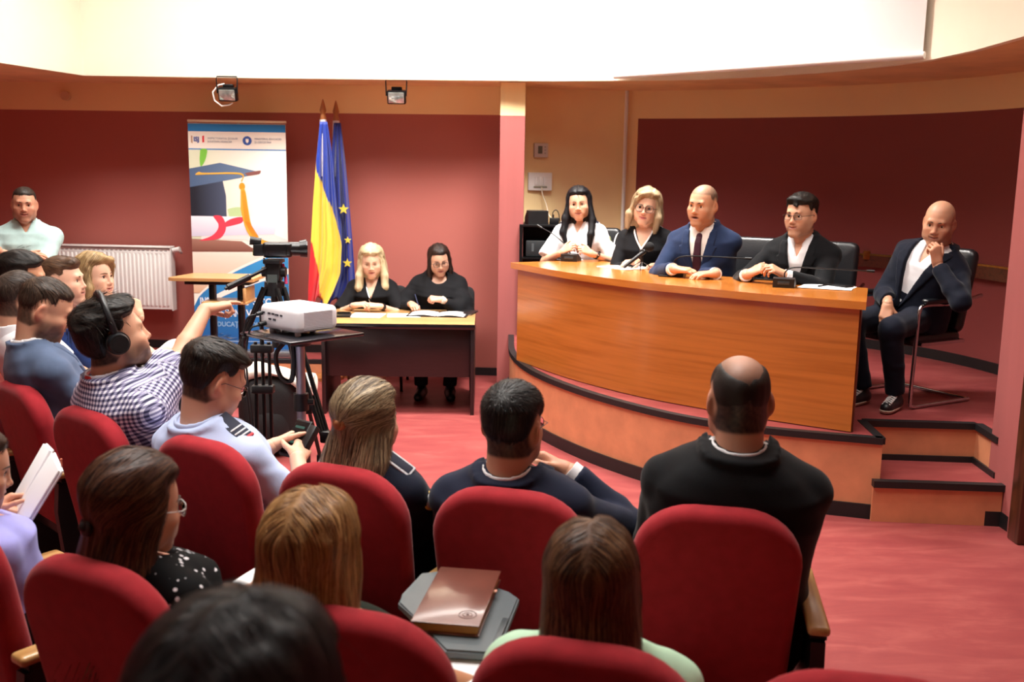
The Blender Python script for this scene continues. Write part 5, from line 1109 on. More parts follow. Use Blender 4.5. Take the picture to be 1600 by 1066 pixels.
def person(key, label, head, yaw, base=0.0, seat=0.45, look=(0, 0, 0), hs=1.0, fem=False, build=1.0, lean=0.06, side=0.0, skin='#D3A184', hair=None, outfit=(), L=None, R=None, legs='sit', face=None, group=None, shoulders=None, hw=1.0, glasses=None, feet=None, shoe='#17171A', arm_r=1.0, quality=1.0, eyes=True):
    face = dict(face or {}); sx_ = 'f' if fem else 'm'; cy, sy_ = math.cos(math.radians(yaw)), math.sin(math.radians(yaw)); RY = np.array([[cy, -sy_, 0], [sy_, cy, 0], [0, 0, 1]])
    fwd = RY @ np.array([0, 1, 0]); right = RY @ np.array([1, 0, 0]); head = np.array(head, float); bs = 0.5 + 0.5 * hs
    org = head - fwd * lean - right * side; org[2] = base
    loc = lambda p: RY.T @ (np.array(p, float) - org)
    root = empty('person', tuple(org), math.radians(yaw), label, 'person', group)
    hp = loc(head); RH = rot_zxy(look[0] - yaw, look[1], look[2])
    pel = np.array([0, 0, (seat + 0.105) if seat else 0.93 * bs]); nb = hp + RH @ np.array([0, -0.030, -0.10]) * hs * 0.5 + np.array([0, -0.012, -0.155 + 0.045]) * hs; nb[2] = hp[2] - 0.120 * hs
    U = nb - pel; Lt = np.linalg.norm(U); U /= Lt; X = np.array([1.0, 0, 0])
    if shoulders: a_ = math.radians(shoulders[0]); b_ = math.radians(shoulders[1]); X = np.array([math.cos(a_) * math.cos(b_), math.sin(a_) * math.cos(b_), math.sin(b_)])
    X = X - U * (X @ U); X /= np.linalg.norm(X); Fv = np.cross(U, X); A = np.stack([X, Fv, U], 1)
    T = lambda x, y, u: pel + A @ np.array([x, y, u])
    st = ST[sx_].copy(); st[:, 1:3] *= build * bs; st[:, 0] = st[:, 0] * Lt
    sw = (0.150 if fem else 0.170) * (0.6 + 0.4 * build) * bs; sh = {s: T(s * sw, -0.012, Lt - (0.096 if fem else 0.112) * bs) for s in (-1, 1)}
    l1, l2 = (0.285 * bs, 0.250 * bs) if fem else (0.305 * bs, 0.265 * bs)
    arms = {}
    for s, H in ((-1, L), (1, R)):
        H = dict(H or {'lap': 1})
        if 'lap' in H: w = pel + np.array([s * 0.10, 0.30, 0.11]); d = np.array([-s * 0.35, 0.9, -0.15]); n = np.array([0, 0.1, 1.0]); hint = np.array([s * 0.8, -0.5, -0.6])
        else:
            w = loc(H['pos']); d = RY.T @ np.array(H['dir'], float); n = RY.T @ np.array(H['back'], float); hint = np.array(H.get('hint', (s * 0.8, -0.3, -0.8)))
        el, w = two_bone(sh[s], w, l1, l2, hint); d = d / np.linalg.norm(d); n = n - d * (n @ d); n /= np.linalg.norm(n)
        arms[s] = dict(el=el, w=w, d=d, n=n, pose=H.get('pose', 'relaxed'))
    rad = np.array([0.047, 0.038, 0.041, 0.028]) * (0.84 if fem else 1.0) * bs * arm_r
    hip = {s: pel + np.array([s * 0.09 * bs, 0.02, -0.02]) for s in (-1, 1)}; legp = {}
    lt, ls = 0.43 * bs, 0.42 * bs
    for s in (-1, 1):
        if feet: an = loc(feet[s]); hint = np.array([s * 0.15, 1, 0.8])
        elif legs == 'stand': an = np.array([s * 0.11, 0.0, 0.09]); hint = np.array([0, 1, 0.0])
        else: an = np.array([s * 0.12, 0.44 * bs, 0.09]); hint = np.array([s * 0.15, 1, 1.0])
        kn, an = two_bone(hip[s], an, lt, ls, hint); legp[s] = (kn, an)
    allp = np.array([pel, nb] + [v for s in (-1, 1) for v in (sh[s], arms[s]['el'], arms[s]['w'], legp[s][0], legp[s][1])]); lo, hi = allp.min(0) - 0.24, allp.max(0) + 0.24; lo[2] = max(lo[2], 0)
    # ---------------- body: trunk, arms and legs, then the finer head and hands, all one mesh
    f = Field(lo, hi, 0.0095 / quality)
    f.loft(pel, A, st, -0.006, 0.02); 
    for s in (-1, 1):
        f.cone(T(s * 0.07, -0.01, Lt * 0.90), sh[s], 0.040 * bs, rad[0], k=0.03); a = arms[s]
        f.cone(sh[s], a['el'], rad[0], rad[1], k=0.02); f.cone(a['el'], a['el'] + (a['w'] - a['el']) * 0.3, rad[1], rad[2], k=0.012); f.cone(a['el'] + (a['w'] - a['el']) * 0.3, a['w'], rad[2], rad[3], k=0.012); f.ell(a['w'] + a['d'] * 0.006, [rad[3] * 0.98] * 3, k=0.012)
        kn, an = legp[s]; f.cone(hip[s], kn, 0.080 * bs, 0.052 * bs, k=0.03); f.cone(kn, kn + (an - kn) * 0.35, 0.050 * bs, 0.052 * bs, k=0.02); f.cone(kn + (an - kn) * 0.35, an, 0.052 * bs, 0.034 * bs, k=0.02)
    f.cone(T(0, -0.02, Lt * 0.96), hp + RH @ np.array([0, -0.03, -0.06]) * hs, 0.054 * hs * (0.86 if fem else 1), 0.050 * hs * (0.86 if fem else 1), k=0.03)
    V, F = f.mesh(); V = relax(V, F, 1); c0 = np.array(rgb(skin)); C = np.repeat(c0[None], len(V), 0) * (1 + 0.04 * wob(V, 25, 3))[:, None]
    parts = [(V, F, C)]
    ntl = RH.T @ (T(0, -0.012, Lt * 0.985) - hp) / hs
    if hair and 'scalp' not in face: face['scalp'] = (hair['cols'][0], 0.9 if hair['kind'] == 'short' else 0.6, None)
    hf, HV, HF = head_field(fem, hw, tuple(ntl), face.get('mouth', 'shut')); HC = head_colour(HV, skin, face)
    parts.append((hp + (HV * hs) @ RH.T, HF, HC))
    for s in (-1, 1):
        a = arms[s]; HVv, HFf = hand_mesh(a['pose'], fem); q = HVv * bs * np.array([1 if s < 0 else -1, 1, 1]); B = np.stack([np.cross(a['d'], a['n']), a['d'], a['n']], 1)
        q = a['w'] + a['d'] * 0.012 + q @ B.T; FF = HFf if s < 0 else HFf[:, ::-1]; cc = np.repeat(c0[None], len(q), 0) * np.array([1.02, 0.95, 0.92]); parts.append((q, FF, cc))
        a['hand'] = lambda p, a=a, s=s, B=B: a['w'] + a['d'] * 0.012 + B @ (np.array(p) * np.array([1 if s < 0 else -1, 1, 1]) * bs)
    off = 0; VV, FF, CC = [], [], []
    for v, q, c in parts: VV.append(v); FF.append(q + off); CC.append(c); off += len(v)
    np_mesh('body', np.concatenate(VV), np.concatenate(FF), np.concatenate(CC), m_skin, root)
    hw_ = lambda p: hp + RH @ (np.array(p, float) * hs)                               # head frame to the person's frame
    # ---------------- face pieces
    if eyes:
        tgt = RH @ np.array(face.get('gaze', (0, 1, -0.05)), float)
        for s in (-1, 1):
            lv = face.get('lid', 0.28); EV = []; r_ = 0.0134 * hs
            lid = MB(); ec = np.array((s * 0.031, 0.0735, 0.0075)); nn = np.array([0, -0.25 if lv > 0 else -0.1, 1.0]); nn /= np.linalg.norm(nn); e1 = np.array([1.0, 0, 0]); e2 = np.cross(nn, e1); rows = []
            for j in range(5): th = math.acos(lv) * (1 - j / 4.02); rows.append([lid.bm.verts.new(hw_(ec + 0.0134 * (nn * math.cos(th) + math.sin(th) * (e1 * math.cos(2 * PI * q / 18) + e2 * math.sin(2 * PI * q / 18))))) for q in range(18)])
            for A_, B_ in zip(rows, rows[1:]):
                for q in range(18): lid.bm.faces.new((A_[q], A_[(q + 1) % 18], B_[(q + 1) % 18], B_[q]))
            lid.build('eyelid', plain('lid ' + skin, skin, 0.5), root, smooth=80)
            col_ball('eye', 0.0125 * hs, face.get('iris', '#4A3424'), root, hw_((s * 0.031, 0.0735, 0.0075)), tgt, m_eye)
            bc = face.get('brow', '#33261F'); pts = [hw_((s * x, y, z)) for x, y, z in ((0.012, 0.0945, 0.0275), (0.026, 0.0925, 0.0305), (0.039, 0.084, 0.0295), (0.049, 0.074, 0.0250))]
            bw_ = face.get('browt', 0.0036 if not fem else 0.0022) * hs; MB().tube(arc(pts, 3), [bw_ * v for v in np.interp(np.linspace(0, 1, 10), [0, .3, 1], [0.8, 1.1, 0.3])], 6).build('eyebrow', plain('brow ' + bc, bc, 0.8), root, smooth=80)
            pts = [hw_((s * x, y, z)) for x, y, z in ((0.0185, 0.0855, 0.0115), (0.026, 0.0875, 0.0155), (0.034, 0.0865, 0.0155), (0.043, 0.0795, 0.0105))]
            MB().tube(arc(pts, 3), (0.0011 if not fem else 0.0018) * hs, 5).build('lash_line', plain('lash', '#1A1310', 0.8), root, smooth=80)
    if glasses:
        gc, gw, gh, gt = glasses; gm = plain('spectacle ' + gc, gc, 0.3); g = MB()
        for s in (-1, 1): g.tube([hw_((s * 0.033 + x, 0.101 - 0.10 * (s * 0.033 + x) ** 2 / 0.06, 0.004 + z)) for x, z in rrect(gw, gh, min(gw, gh) * 0.38, 4)], gt * hs, 6, True)
        g.tube([hw_((-0.033 + gw / 2, 0.101, 0.010)), hw_((0, 0.106, 0.013)), hw_((0.033 - gw / 2, 0.101, 0.010))], gt * hs, 6)
        for s in (-1, 1): g.tube([hw_((s * (0.033 + gw / 2), 0.096, 0.010)), hw_((s * 0.078 * hw, 0.075, 0.011)), hw_((s * 0.0835 * hw, 0.0, 0.012)), hw_((s * 0.084 * hw, -0.03, -0.006))], gt * hs, 6)
        go = g.build('spectacle_frame', gm, root, smooth=80)
        for s in (-1, 1):
            lens = MB(); vs = [lens.bm.verts.new(hw_((s * 0.033 + x * 0.97, 0.101 - 0.10 * (s * 0.033 + x) ** 2 / 0.06, 0.004 + z * 0.97))) for x, z in rrect(gw, gh, min(gw, gh) * 0.38, 4)]; lens.bm.faces.new(vs)
            lm = MATS.get('lens')
            if lm is None:
                t = NT('lens'); t.b.inputs['Transmission Weight'].default_value = 1; t.b.inputs['Roughness'].default_value = 0.03; t.b.inputs['IOR'].default_value = 1.06; t.b.inputs['Specular IOR Level'].default_value = 0.7; lm = MATS['lens'] = t.m
            lo_ = lens.build('lens', lm, go); md = lo_.modifiers.new('thickness', 'SOLIDIFY'); md.thickness = 0.0015
    # ---------------- hair
    if hair:
        hfld = hair_volume(hair); V, F = hfld.mesh(); V = relax(V, F, 1); N = vnormals(V, F); bc = np.array(rgb(hair['cols'][0])); br = np.array(rgb(hair['cols'][min(1, len(hair['cols']) - 1)]))
        sw_ = 0.5 + 0.5 * wob(V * np.array([1, 1, 0.25]), 90, 4); C = (bc * (1 - sw_[:, None]) + br * sw_[:, None]) * 0.8
        V2 = V + N * (0.0014 * wob(V * np.array([1, 1, 0.15]), 120, 1))[:, None]
        ho = np_mesh('hair', hp + (V2 * hs) @ RH.T, F, C, m_hair, root)
        n = int(hair.get('n', 700))
        if n:
            kp = hair.get('keep') or ((lambda q: hairline(q) > 0.016) if hair['kind'] == 'short' else None); r = strands(hfld, V, N, flow_of(hair), n, hair.get('sl', 0.06 if hair['kind'] in ('short', 'crop') else 0.16), hair.get('steps', 6 if hair['kind'] in ('short', 'crop') else 12), hair.get('sw', 0.0008), hair['cols'], 7 + len(key), keep=kp, jit=hair.get('jit', 0.22 if hair['kind'] in ('short', 'crop') else 0.10), lift=hair.get('lift', 0.0015))
            if r: so = np_mesh('hair_strands', hp + (r[0] * hs) @ RH.T, r[1], r[2], m_strand, root); so['kind'] = 'stuff'
        if hair.get('tie_col'):
            Tt = np.array(hair.get('tie', (0, -0.128, 0.0))); mb = MB()
            mb.tube([hw_(Tt + np.array([0.019 * math.cos(a), 0.004, 0.015 * math.sin(a)])) for a in [2 * PI * k / 14 for k in range(14)]], 0.008 * hs, 8, True).ball(hw_(Tt), 0.014 * hs, 2); mb.build('hair_tie', plain('tie ' + hair['tie_col'], hair['tie_col'], 0.6), root)
    # ---------------- clothes
    def sleeve(f, s, g, cut, flare=0.0, k=0.03, cuff=None):
        """cut: 0..1 upper arm, 1..2 forearm"""
        a = arms[s]; e, w, S0 = a['el'], a['w'], sh[s]
        f.cone(T(s * 0.08, -0.012, Lt * 0.90), S0, 0.042 * bs + g, rad[0] + g, k=0.03)
        if cut <= 1: f.cone(S0, S0 + (e - S0) * cut, rad[0] + g, rad[0] + g + flare, k=k, flat=True); return
        f.cone(S0, e, rad[0] + g, rad[1] + g + 0.004, k=k); q = e + (w - e) * (cut - 1); m = e + (q - e) * 0.35
        f.cone(e, m, rad[1] + g + 0.004, rad[2] + g, k=0.015); f.cone(m, q, rad[2] + g, (rad[3] + g * 0.8 + flare) if cuff is None else cuff, k=0.015, flat=True)
    def torso_fn(fn): 
        def g(Xx, Y, Z):
            x, y, z = Xx - pel[0], Y - pel[1], Z - pel[2]; return fn(*[A[0, i] * x + A[1, i] * y + A[2, i] * z for i in range(3)])
        return g
    def finish(name, f, mat, amp=0.003, freq=14, seed=0, smooth=1, weave=False, fold=True):
        V, F = f.mesh(); V = relax(V, F, smooth)
        if not len(V): return None
        N = vnormals(V, F)
        if amp:
            am = np.full(len(V), amp)
            for s in (-1, 1):
                a = arms[s]; am += amp * 1.5 * np.exp(-((V - a['el']) ** 2).sum(1) / 0.10 ** 2) + amp * 0.8 * np.exp(-((V - sh[s]) ** 2).sum(1) / 0.09 ** 2)
            V = V + N * (am * (wob(V, freq, seed) + 0.5 * wob(V * np.array([1, 1, 1.6]), freq * 2.3, seed + 3)))[:, None]
        o = np_mesh(name, V, F, None, mat, root)
        if weave:
            q = (V - pel) @ A; W = np.stack([q[:, 0], q[:, 2], np.zeros(len(q))], 1)
            for s in (-1, 1):
                a = arms[s]
                for p0, p1 in ((sh[s], a['el']), (a['el'], a['w'])):
                    d = p1 - p0; Ld = np.linalg.norm(d); d /= Ld; t = (V - p0) @ d; c = V - p0 - t[:, None] * d; dist = np.linalg.norm(c, axis=1)
                    m = (dist < rad[0] + 0.045) & (t > 0.01) & (t < Ld) & ((q[:, 0] * s > sw * 0.98) | (q[:, 1] > 0.12)); e1 = np.cross(d, [0.3, 0.2, 1]); e1 /= np.linalg.norm(e1); e2 = np.cross(d, e1)
                    W[m, 0] = np.arctan2(c[m] @ e2, c[m] @ e1) * 0.06; W[m, 1] = t[m]
            at = o.data.attributes.new('Weave', 'FLOAT_VECTOR', 'POINT'); at.data.foreach_set('vector', W.astype(np.float32).ravel())
        return o
    bottom = np.array([v for v in st])
    for gm in outfit:
        kind, mat = gm['kind'], gm['mat']; seed = len(key) + len(kind)
        if kind == 'trousers':
            f = Field(np.minimum.reduce([pel] + [v for s in (-1, 1) for v in legp[s]]) - 0.2, np.maximum.reduce([pel] + [v for s in (-1, 1) for v in legp[s]]) + 0.2, 0.0105)
            f.loft(pel, A, st[:4], 0.010, 0.02)
            for s in (-1, 1):
                kn, an = legp[s]; f.cone(hip[s], kn, 0.094 * bs, 0.070 * bs, k=0.04); f.cone(kn, an + (kn - an) * 0.04, 0.070 * bs, gm.get('hem', 0.056) * bs, k=0.025, flat=True)
            finish('trousers', f, mat, 0.004, 16, seed)
        elif kind == 'skirt':
            kn = (legp[-1][0] + legp[1][0]) / 2; f = Field(np.minimum(pel, kn) - 0.32, np.maximum(pel, kn) + 0.32, 0.011); f.loft(pel, A, st[:4], 0.012, 0.02)
            for s in (-1, 1): f.cone(hip[s], legp[s][0], 0.10, 0.085, k=0.06); f.cone(legp[s][0], legp[s][0] + (legp[s][1] - legp[s][0]) * 0.55, 0.085, 0.10, k=0.06, flat=True)
            f.cone((hip[-1] + hip[1]) / 2, kn, 0.11, 0.10, k=0.06); finish('skirt', f, mat, 0.006, 16, seed)
        elif kind == 'top':
            g = gm.get('g', 0.012); f = Field(lo, hi, 0.0085 / quality)
            f.loft(pel, A, st, g, 0.02, e=2.4)
            if gm.get('belly'): f.ell(T(0, 0.05 * build, Lt * 0.24), (0.14 * build, 0.11 * build, 0.15), A, k=0.08)
            for s in (-1, 1):
                if gm.get('sleeve', 2) > 0: sleeve(f, s, gm.get('sg', g + 0.004), gm['sleeve'], gm.get('flare', 0.0), cuff=gm.get('cuff'))
                else: f.cone(T(s * 0.06, -0.012, Lt * 0.93), T(s * sw * 0.55, -0.012, Lt * 0.89), 0.045 * bs, 0.05 * bs, k=0.03)
                if gm.get('puff'): f.ell(sh[s] + (arms[s]['el'] - sh[s]) * gm['puff'][0], [gm['puff'][1]] * 3, k=0.04)
            nk = gm.get('neck', 'round'); dp, wd = gm.get('depth', 0.10), gm.get('nw', 0.06)
            if nk == 'round': f.ell(T(0, 0.055, Lt * 0.99), (0.072 * bs + wd - 0.06, 0.09, dp), A, k=0.01, op='cut')
            elif nk == 'v': u0 = Lt * 0.98 - dp; f.put(torso_fn(lambda x, y, u: np.maximum(np.maximum(np.abs(x) - np.clip((u - u0) / dp, 0, 1.3) * wd, -y), (u0 - u))), lo, hi, 0.006, 'cut')
            elif nk == 'off': f.put(torso_fn(lambda x, y, u: (Lt * 0.80) - u - 0 * x), lo, hi, 0.006, 'cut')
            finish(gm.get('name', 'shirt'), f, mat, gm.get('amp', 0.0035), gm.get('freq', 15), seed, weave=gm.get('weave', False))
            if gm.get('collar'):
                f = Field(nb - 0.16, nb + 0.16, 0.006); ch = gm.get('ch', 0.042); nr = (0.062 if not fem else 0.054) * hs; p0 = T(0, -0.016, Lt * 0.925); p1 = T(0, -0.020, Lt * 0.985) + (RH @ np.array([0, -0.01, 0.02]) * 0.5 + np.array([0, 0, ch * 0.75])) 
                f.cone(p0, p1, nr + gm.get('cg', 0.034), nr + gm.get('cg', 0.034) * 0.42, flat=True); f.cone(p0 - (p1 - p0) * 0.5, p1 + (p1 - p0), nr + gm.get('cg', 0.034) * 0.42, nr - 0.002, op='cut')
                op = gm.get('open', 0.02)
                f.put(torso_fn(lambda x, y, u: np.maximum(np.abs(x) - op - np.clip((u - Lt * 0.93), 0, 1) * gm.get('oslope', 0.55), -y)), nb - 0.16, nb + 0.16, 0.004, 'cut')
                f.put(torso_fn(lambda x, y, u: Lt * 0.99 + ch * 0.9 - np.clip(y + 0.02, 0, 1) * 0.42 - u), nb - 0.16, nb + 0.16, 0.003, 'cut')
                finish('collar', f, gm.get('cmat', mat), 0.0)
            if gm.get('placket'):
                f = Field(lo, hi, 0.008); f.loft(pel, A, st, g + 0.004, e=2.4); f.put(torso_fn(lambda x, y, u: np.minimum(np.minimum(gm['placket'] - np.abs(x), y), np.minimum(u - Lt * 0.2, Lt * (0.97) - gm.get('depth', 0.05) - u))), lo, hi, 0, 'cut'); finish('placket', f, gm.get('cmat', mat), 0)
        elif kind == 'jacket':
            g = gm.get('g', 0.024); f = Field(lo, hi, 0.009 / quality); sj = st.copy(); f.loft(pel, A, sj, g, 0.02, e=2.5)
            for s in (-1, 1):
                f.cone(T(s * 0.070, -0.016, Lt * 0.905), sh[s] + A @ np.array([s * 0.008, 0, 0.004]), 0.042 * bs + 0.010, rad[0] + 0.014, k=0.03); sleeve(f, s, gm.get('sg', 0.018), 1.93, 0.004, k=0.02)
            u0 = Lt * gm.get('button', 0.30); wt = gm.get('vw', 0.080); ut = Lt * 0.97
            wf = lambda u: np.clip((u - u0) / (ut - u0), 0, 1.2) ** 0.9 * wt + np.where(u < u0, (u0 - u) * gm.get('cutaway', 0.15), 0)
            if not gm.get('closed'): f.put(torso_fn(lambda x, y, u: np.maximum(np.abs(x) - wf(u), -y + 0.0)), lo, hi, 0.004, 'cut')
            finish(gm.get('name', 'jacket'), f, mat, gm.get('amp', 0.0038), 13, seed)
            for s in (-1, 1):
                if gm.get('closed') or gm.get('nolapel'): break
                f = Field(T(0, 0, Lt * 0.5) - 0.42, T(0, 0, Lt * 0.5) + 0.42, 0.0075); f.loft(pel, A, sj, g + 0.009, 0.02, e=2.5)
                lw = lambda u: np.interp(u, [u0, Lt * 0.72, Lt * 0.80, Lt * 0.805, Lt * 0.93, Lt], [0.004, 0.070, 0.080, 0.058, 0.052, 0.03])
                f.put(torso_fn(lambda x, y, u: np.minimum(np.minimum(lw(u) - np.abs(s * x - wf(u) - lw(u) * 0.5 + 0.004) * 2, y - 0.01), np.minimum(u - u0, Lt * 0.975 - u))), f.lo, f.lo + f.n * f.h, 0.003, 'cut')
                finish('lapel', f, mat, 0.0)
            nr = 0.062 * hs; f = Field(nb - 0.18, nb + 0.18, 0.0065); p0 = T(0, -0.020, Lt * 0.90); p1 = T(0, -0.026, Lt * 0.985) + np.array([0, 0, 0.036])
            f.cone(p0, p1, nr + 0.040, nr + 0.020, flat=True); f.cone(p0 - (p1 - p0) * 0.5, p1 + (p1 - p0), nr + 0.022, nr + 0.009, op='cut')
            f.put(torso_fn(lambda x, y, u: np.maximum(np.abs(x) - 0.072, -y + 0.005)), nb - 0.18, nb + 0.18, 0.004, 'cut'); f.put(torso_fn(lambda x, y, u: Lt * 0.985 + 0.030 - np.clip(y + 0.06, 0, 1) * 0.55 - u), nb - 0.18, nb + 0.18, 0.004, 'cut'); finish('jacket_collar', f, mat, 0.0)
            if gm.get('cuffs'):
                for s in (-1, 1):
                    a = arms[s]; q = a['w'] - (a['w'] - a['el']) / np.linalg.norm(a['w'] - a['el']) * 0.03; e_ = a['w'] + (a['w'] - a['el']) / np.linalg.norm(a['w'] - a['el']) * 0.008
                    MB().cyl(q, e_, rad[3] + 0.014, rad[3] + 0.011, 18).build('shirt_cuff', gm['cuffs'], root)
        elif kind == 'tie':
            f = Field(T(0, 0, Lt * 0.5) - 0.4, T(0, 0, Lt * 0.5) + 0.4, 0.0065); f.loft(pel, A, st, 0.022, e=2.4)
            f.put(torso_fn(lambda x, y, u: np.minimum(np.minimum(np.interp(u, [0, Lt * 0.3, Lt * 0.87], [0.045, 0.040, 0.022]) - np.abs(x), y), np.minimum(u - Lt * 0.1, Lt * 0.90 - u))), f.lo, f.lo + f.n * f.h, 0.002, 'cut'); f.ell(T(0, 0.078 * build, Lt * 0.905), (0.024, 0.018, 0.024), A, k=0.008); finish('tie', f, mat, 0)
    sm = plain('shoe ' + shoe, shoe, 0.4, var=0.05)
    for s in (-1, 1):
        kn, an = legp[s]; d = np.array([s * 0.12, 1.0, 0]) if feet is None or not feet.get('dir') else RY.T @ np.array(feet['dir'][s], float); d = d / np.linalg.norm(d); f = Field(an - 0.32, an + 0.32, 0.0085); a0 = an.copy(); zf = max(0.0, an[2] - 0.09)
        heel = np.array([a0[0], a0[1], zf + 0.045]) - d * 0.03; toe = np.array([a0[0], a0[1], zf + 0.034]) + d * 0.16
        f.cone(heel, toe, 0.042, 0.032); f.cone(heel + d * 0.07, toe - d * 0.02, 0.044, 0.036, k=0.02); f.cone(an, an + np.array([0, 0, -0.03]), 0.040, 0.045, k=0.03); f.plane((0, 0, zf + 0.004), (0, 0, -1)); V, F = f.mesh(); so = np_mesh('shoe', V, F, None, sm, root)
        if feet and feet.get('sneaker'):
            f = Field(an - 0.32, an + 0.32, 0.0085); f.cone(heel, toe, 0.047, 0.036); f.cone(heel + d * 0.07, toe - d * 0.02, 0.049, 0.041, k=0.02); f.plane((0, 0, zf + 0.004), (0, 0, -1)); f.plane((0, 0, zf + 0.028), (0, 0, 1)); V, F = f.mesh(); np_mesh('sole', V, F, None, plain('pale sole', '#C9B9A6', 0.6), so)
            sd = np.cross(d, [0, 0, 1.0]); lc = MB()
            for q in range(6): c1 = an + d * (0.035 + 0.022 * q) + np.array([0, 0, 0.004 - 0.0095 * q]) * 1.0; c1[2] = zf + 0.098 - 0.0065 * q; lc.tube([c1 - sd * 0.026 - [0, 0, 0.006], c1 + [0, 0, 0.004] + d * 0.008, c1 + sd * 0.026 - [0, 0, 0.006] + d * 0.016], 0.004, 6); lc.tube([c1 + sd * 0.026 - [0, 0, 0.006], c1 + [0, 0, 0.005] + d * 0.008, c1 - sd * 0.026 - [0, 0, 0.006] + d * 0.016], 0.004, 6)
            lc.build('lace', plain('white lace', '#DAD6D4', 0.7), so)
    def skinpt(x, u, front=1, g=0.02):
        """a point on the clothed trunk: x to the right, u = share of its height"""
        a = np.interp(u * Lt, st[:, 0], st[:, 1]) + g; b = np.interp(u * Lt, st[:, 0], st[:, 2]) + g; o = np.interp(u * Lt, st[:, 0], st[:, 3])
        return T(x, o + front * b * max(0.0, 1 - abs(x / a) ** 2.4) ** (1 / 2.4), u * Lt)
    PEOPLE[key] = dict(skinpt=skinpt, world=lambda q: org + RY @ np.array(q), root=root, head=hw_, T=T, arms=arms, Lt=Lt, RH=RH, sh=sh, hs=hs, org=org, RY=RY, bs=bs, rad=rad, A=A, st=st)
    return PEOPLE[key]
# ------------------------------------------------------------------ the people
C_ = cloth_mat
navy = C_('navy wool', '#1B2033'); blackwool = C_('black wool', '#121316'); bluesuit = C_('blue suit', '#1F2C49'); darknavy = C_('dark navy wool', '#151926')
greyblue = C_('grey blue linen', '#53617B', var=0.12); royal = C_('royal blue wool', '#24386B'); white = C_('white cotton', '#E9E9EC', sheen=0.05); cream = C_('cream cotton', '#EDE4DA')
lightblue = C_('light blue cotton', '#B4C2E4', var=0.04); teal = C_('pale teal linen', '#A9C4C2', var=0.12); blackv = C_('black viscose', '#141417', sheen=0.02); mint = C_('mint cotton', '#B7DDBF'); lilac = C_('lilac cotton', '#9C9BDA')
uniform = C_('dark uniform cloth', '#161B2B'); trousers_dark = C_('dark trousers', '#16181F')
def top(mat, **k): return dict(kind='top', mat=mat, **k)
def tro(mat, **k): return dict(kind='trousers', mat=mat, **k)
def under(mat, **k): return dict(kind='top', mat=mat, sleeve=0.5, g=0.007, sg=0.004, amp=0.001, collar=True, cg=0.024, **k)
def suit(mat, shirt=white, tie=None, tmat=None, **k):
    o = [tro(tmat or mat), under(shirt, depth=0.02 if tie else 0.10, neck='v', nw=0.02 if tie else 0.035, open=0.004 if tie else 0.02), dict(kind='jacket', mat=mat, cuffs=shirt, **k)]
    if tie: o.append(dict(kind='tie', mat=tie))
    return o
# --- the five on the stage
person('policewoman', 'person with long black hair in white uniform shirt seated at desk left end', (0.521, 8.08, 1.666), 165, STAGE, 0.46, look=(172, 4, 4), hs=1.06, fem=True, lean=0.12, skin='#CFA084',
       hair=dict(kind='long', cols=['#0D0C0F', '#17151A', '#23222A'], n=1300, len=0.36, t=0.020, spread=1.5, tip=0.75, face=0.062, part=0.01, wave=0.25, locks={1: [(0.085, 0.02, 0.02, 0.022), (0.105, 0.03, -0.10, 0.030), (0.125, 0.06, -0.20, 0.026), (0.10, 0.09, -0.30, 0.014)], -1: [(0.085, 0.02, 0.02, 0.022), (0.10, 0.04, -0.12, 0.028), (0.085, 0.085, -0.22, 0.028), (0.06, 0.105, -0.36, 0.012)]}),
       outfit=[tro(trousers_dark), top(white, sleeve=0.86, flare=0.016, collar=True, neck='v', depth=0.085, nw=0.04, open=0.03)], face=dict(lips='#B5685F', makeup=0.9, brow='#1C1513', iris='#2C1E16', gaze=(0.15, 1, -0.08)),
       L=dict(pos=(0.63, 7.86, 1.285), dir=(-0.75, -0.2, 0.35), back=(0.1, -0.8, 0.6), pose='clasp'), R=dict(pos=(0.37, 7.86, 1.29), dir=(0.65, -0.25, 0.45), back=(-0.1, -0.8, 0.6), pose='hold'))
person('blonde panelist', 'person with ash blonde bob, glasses and black white-trimmed jacket at the desk', (1.001, 7.62, 1.658), 162, STAGE, 0.46, look=(165, 2, -8), hs=1.10, fem=True, build=1.08, lean=0.12, skin='#D8A88C',
       hair=dict(kind='long', cols=['#B59A77', '#CDB592', '#8F7656'], n=1200, len=0.155, t=0.026, spread=1.5, tip=0.85, face=0.064, part=-0.03, fringe_side=1, locks={1: [(0.088, 0.03, 0.05, 0.022), (0.10, 0.025, -0.05, 0.028), (0.105, 0.02, -0.14, 0.016)], -1: [(0.085, 0.03, 0.05, 0.022), (0.095, 0.03, -0.05, 0.028), (0.09, 0.035, -0.15, 0.016)]}),
       outfit=[tro(blackv), top(blackv, name='cardigan', sleeve=1.9, neck='v', depth=0.155, nw=0.066)], face=dict(lips='#C0565C', makeup=0.4, brow='#7A6248', gaze=(0.1, 1, -0.05), blush=1.0), glasses=('#241C1E', 0.054, 0.044, 0.0018),
       L=dict(pos=(1.11, 7.30, 1.262), dir=(-0.85, -0.35, -0.02), back=(0, 0, 1), pose='relaxed'), R=dict(pos=(0.92, 7.40, 1.272), dir=(-0.75, -0.55, 0.02), back=(0, -0.1, 1), pose='relaxed'))
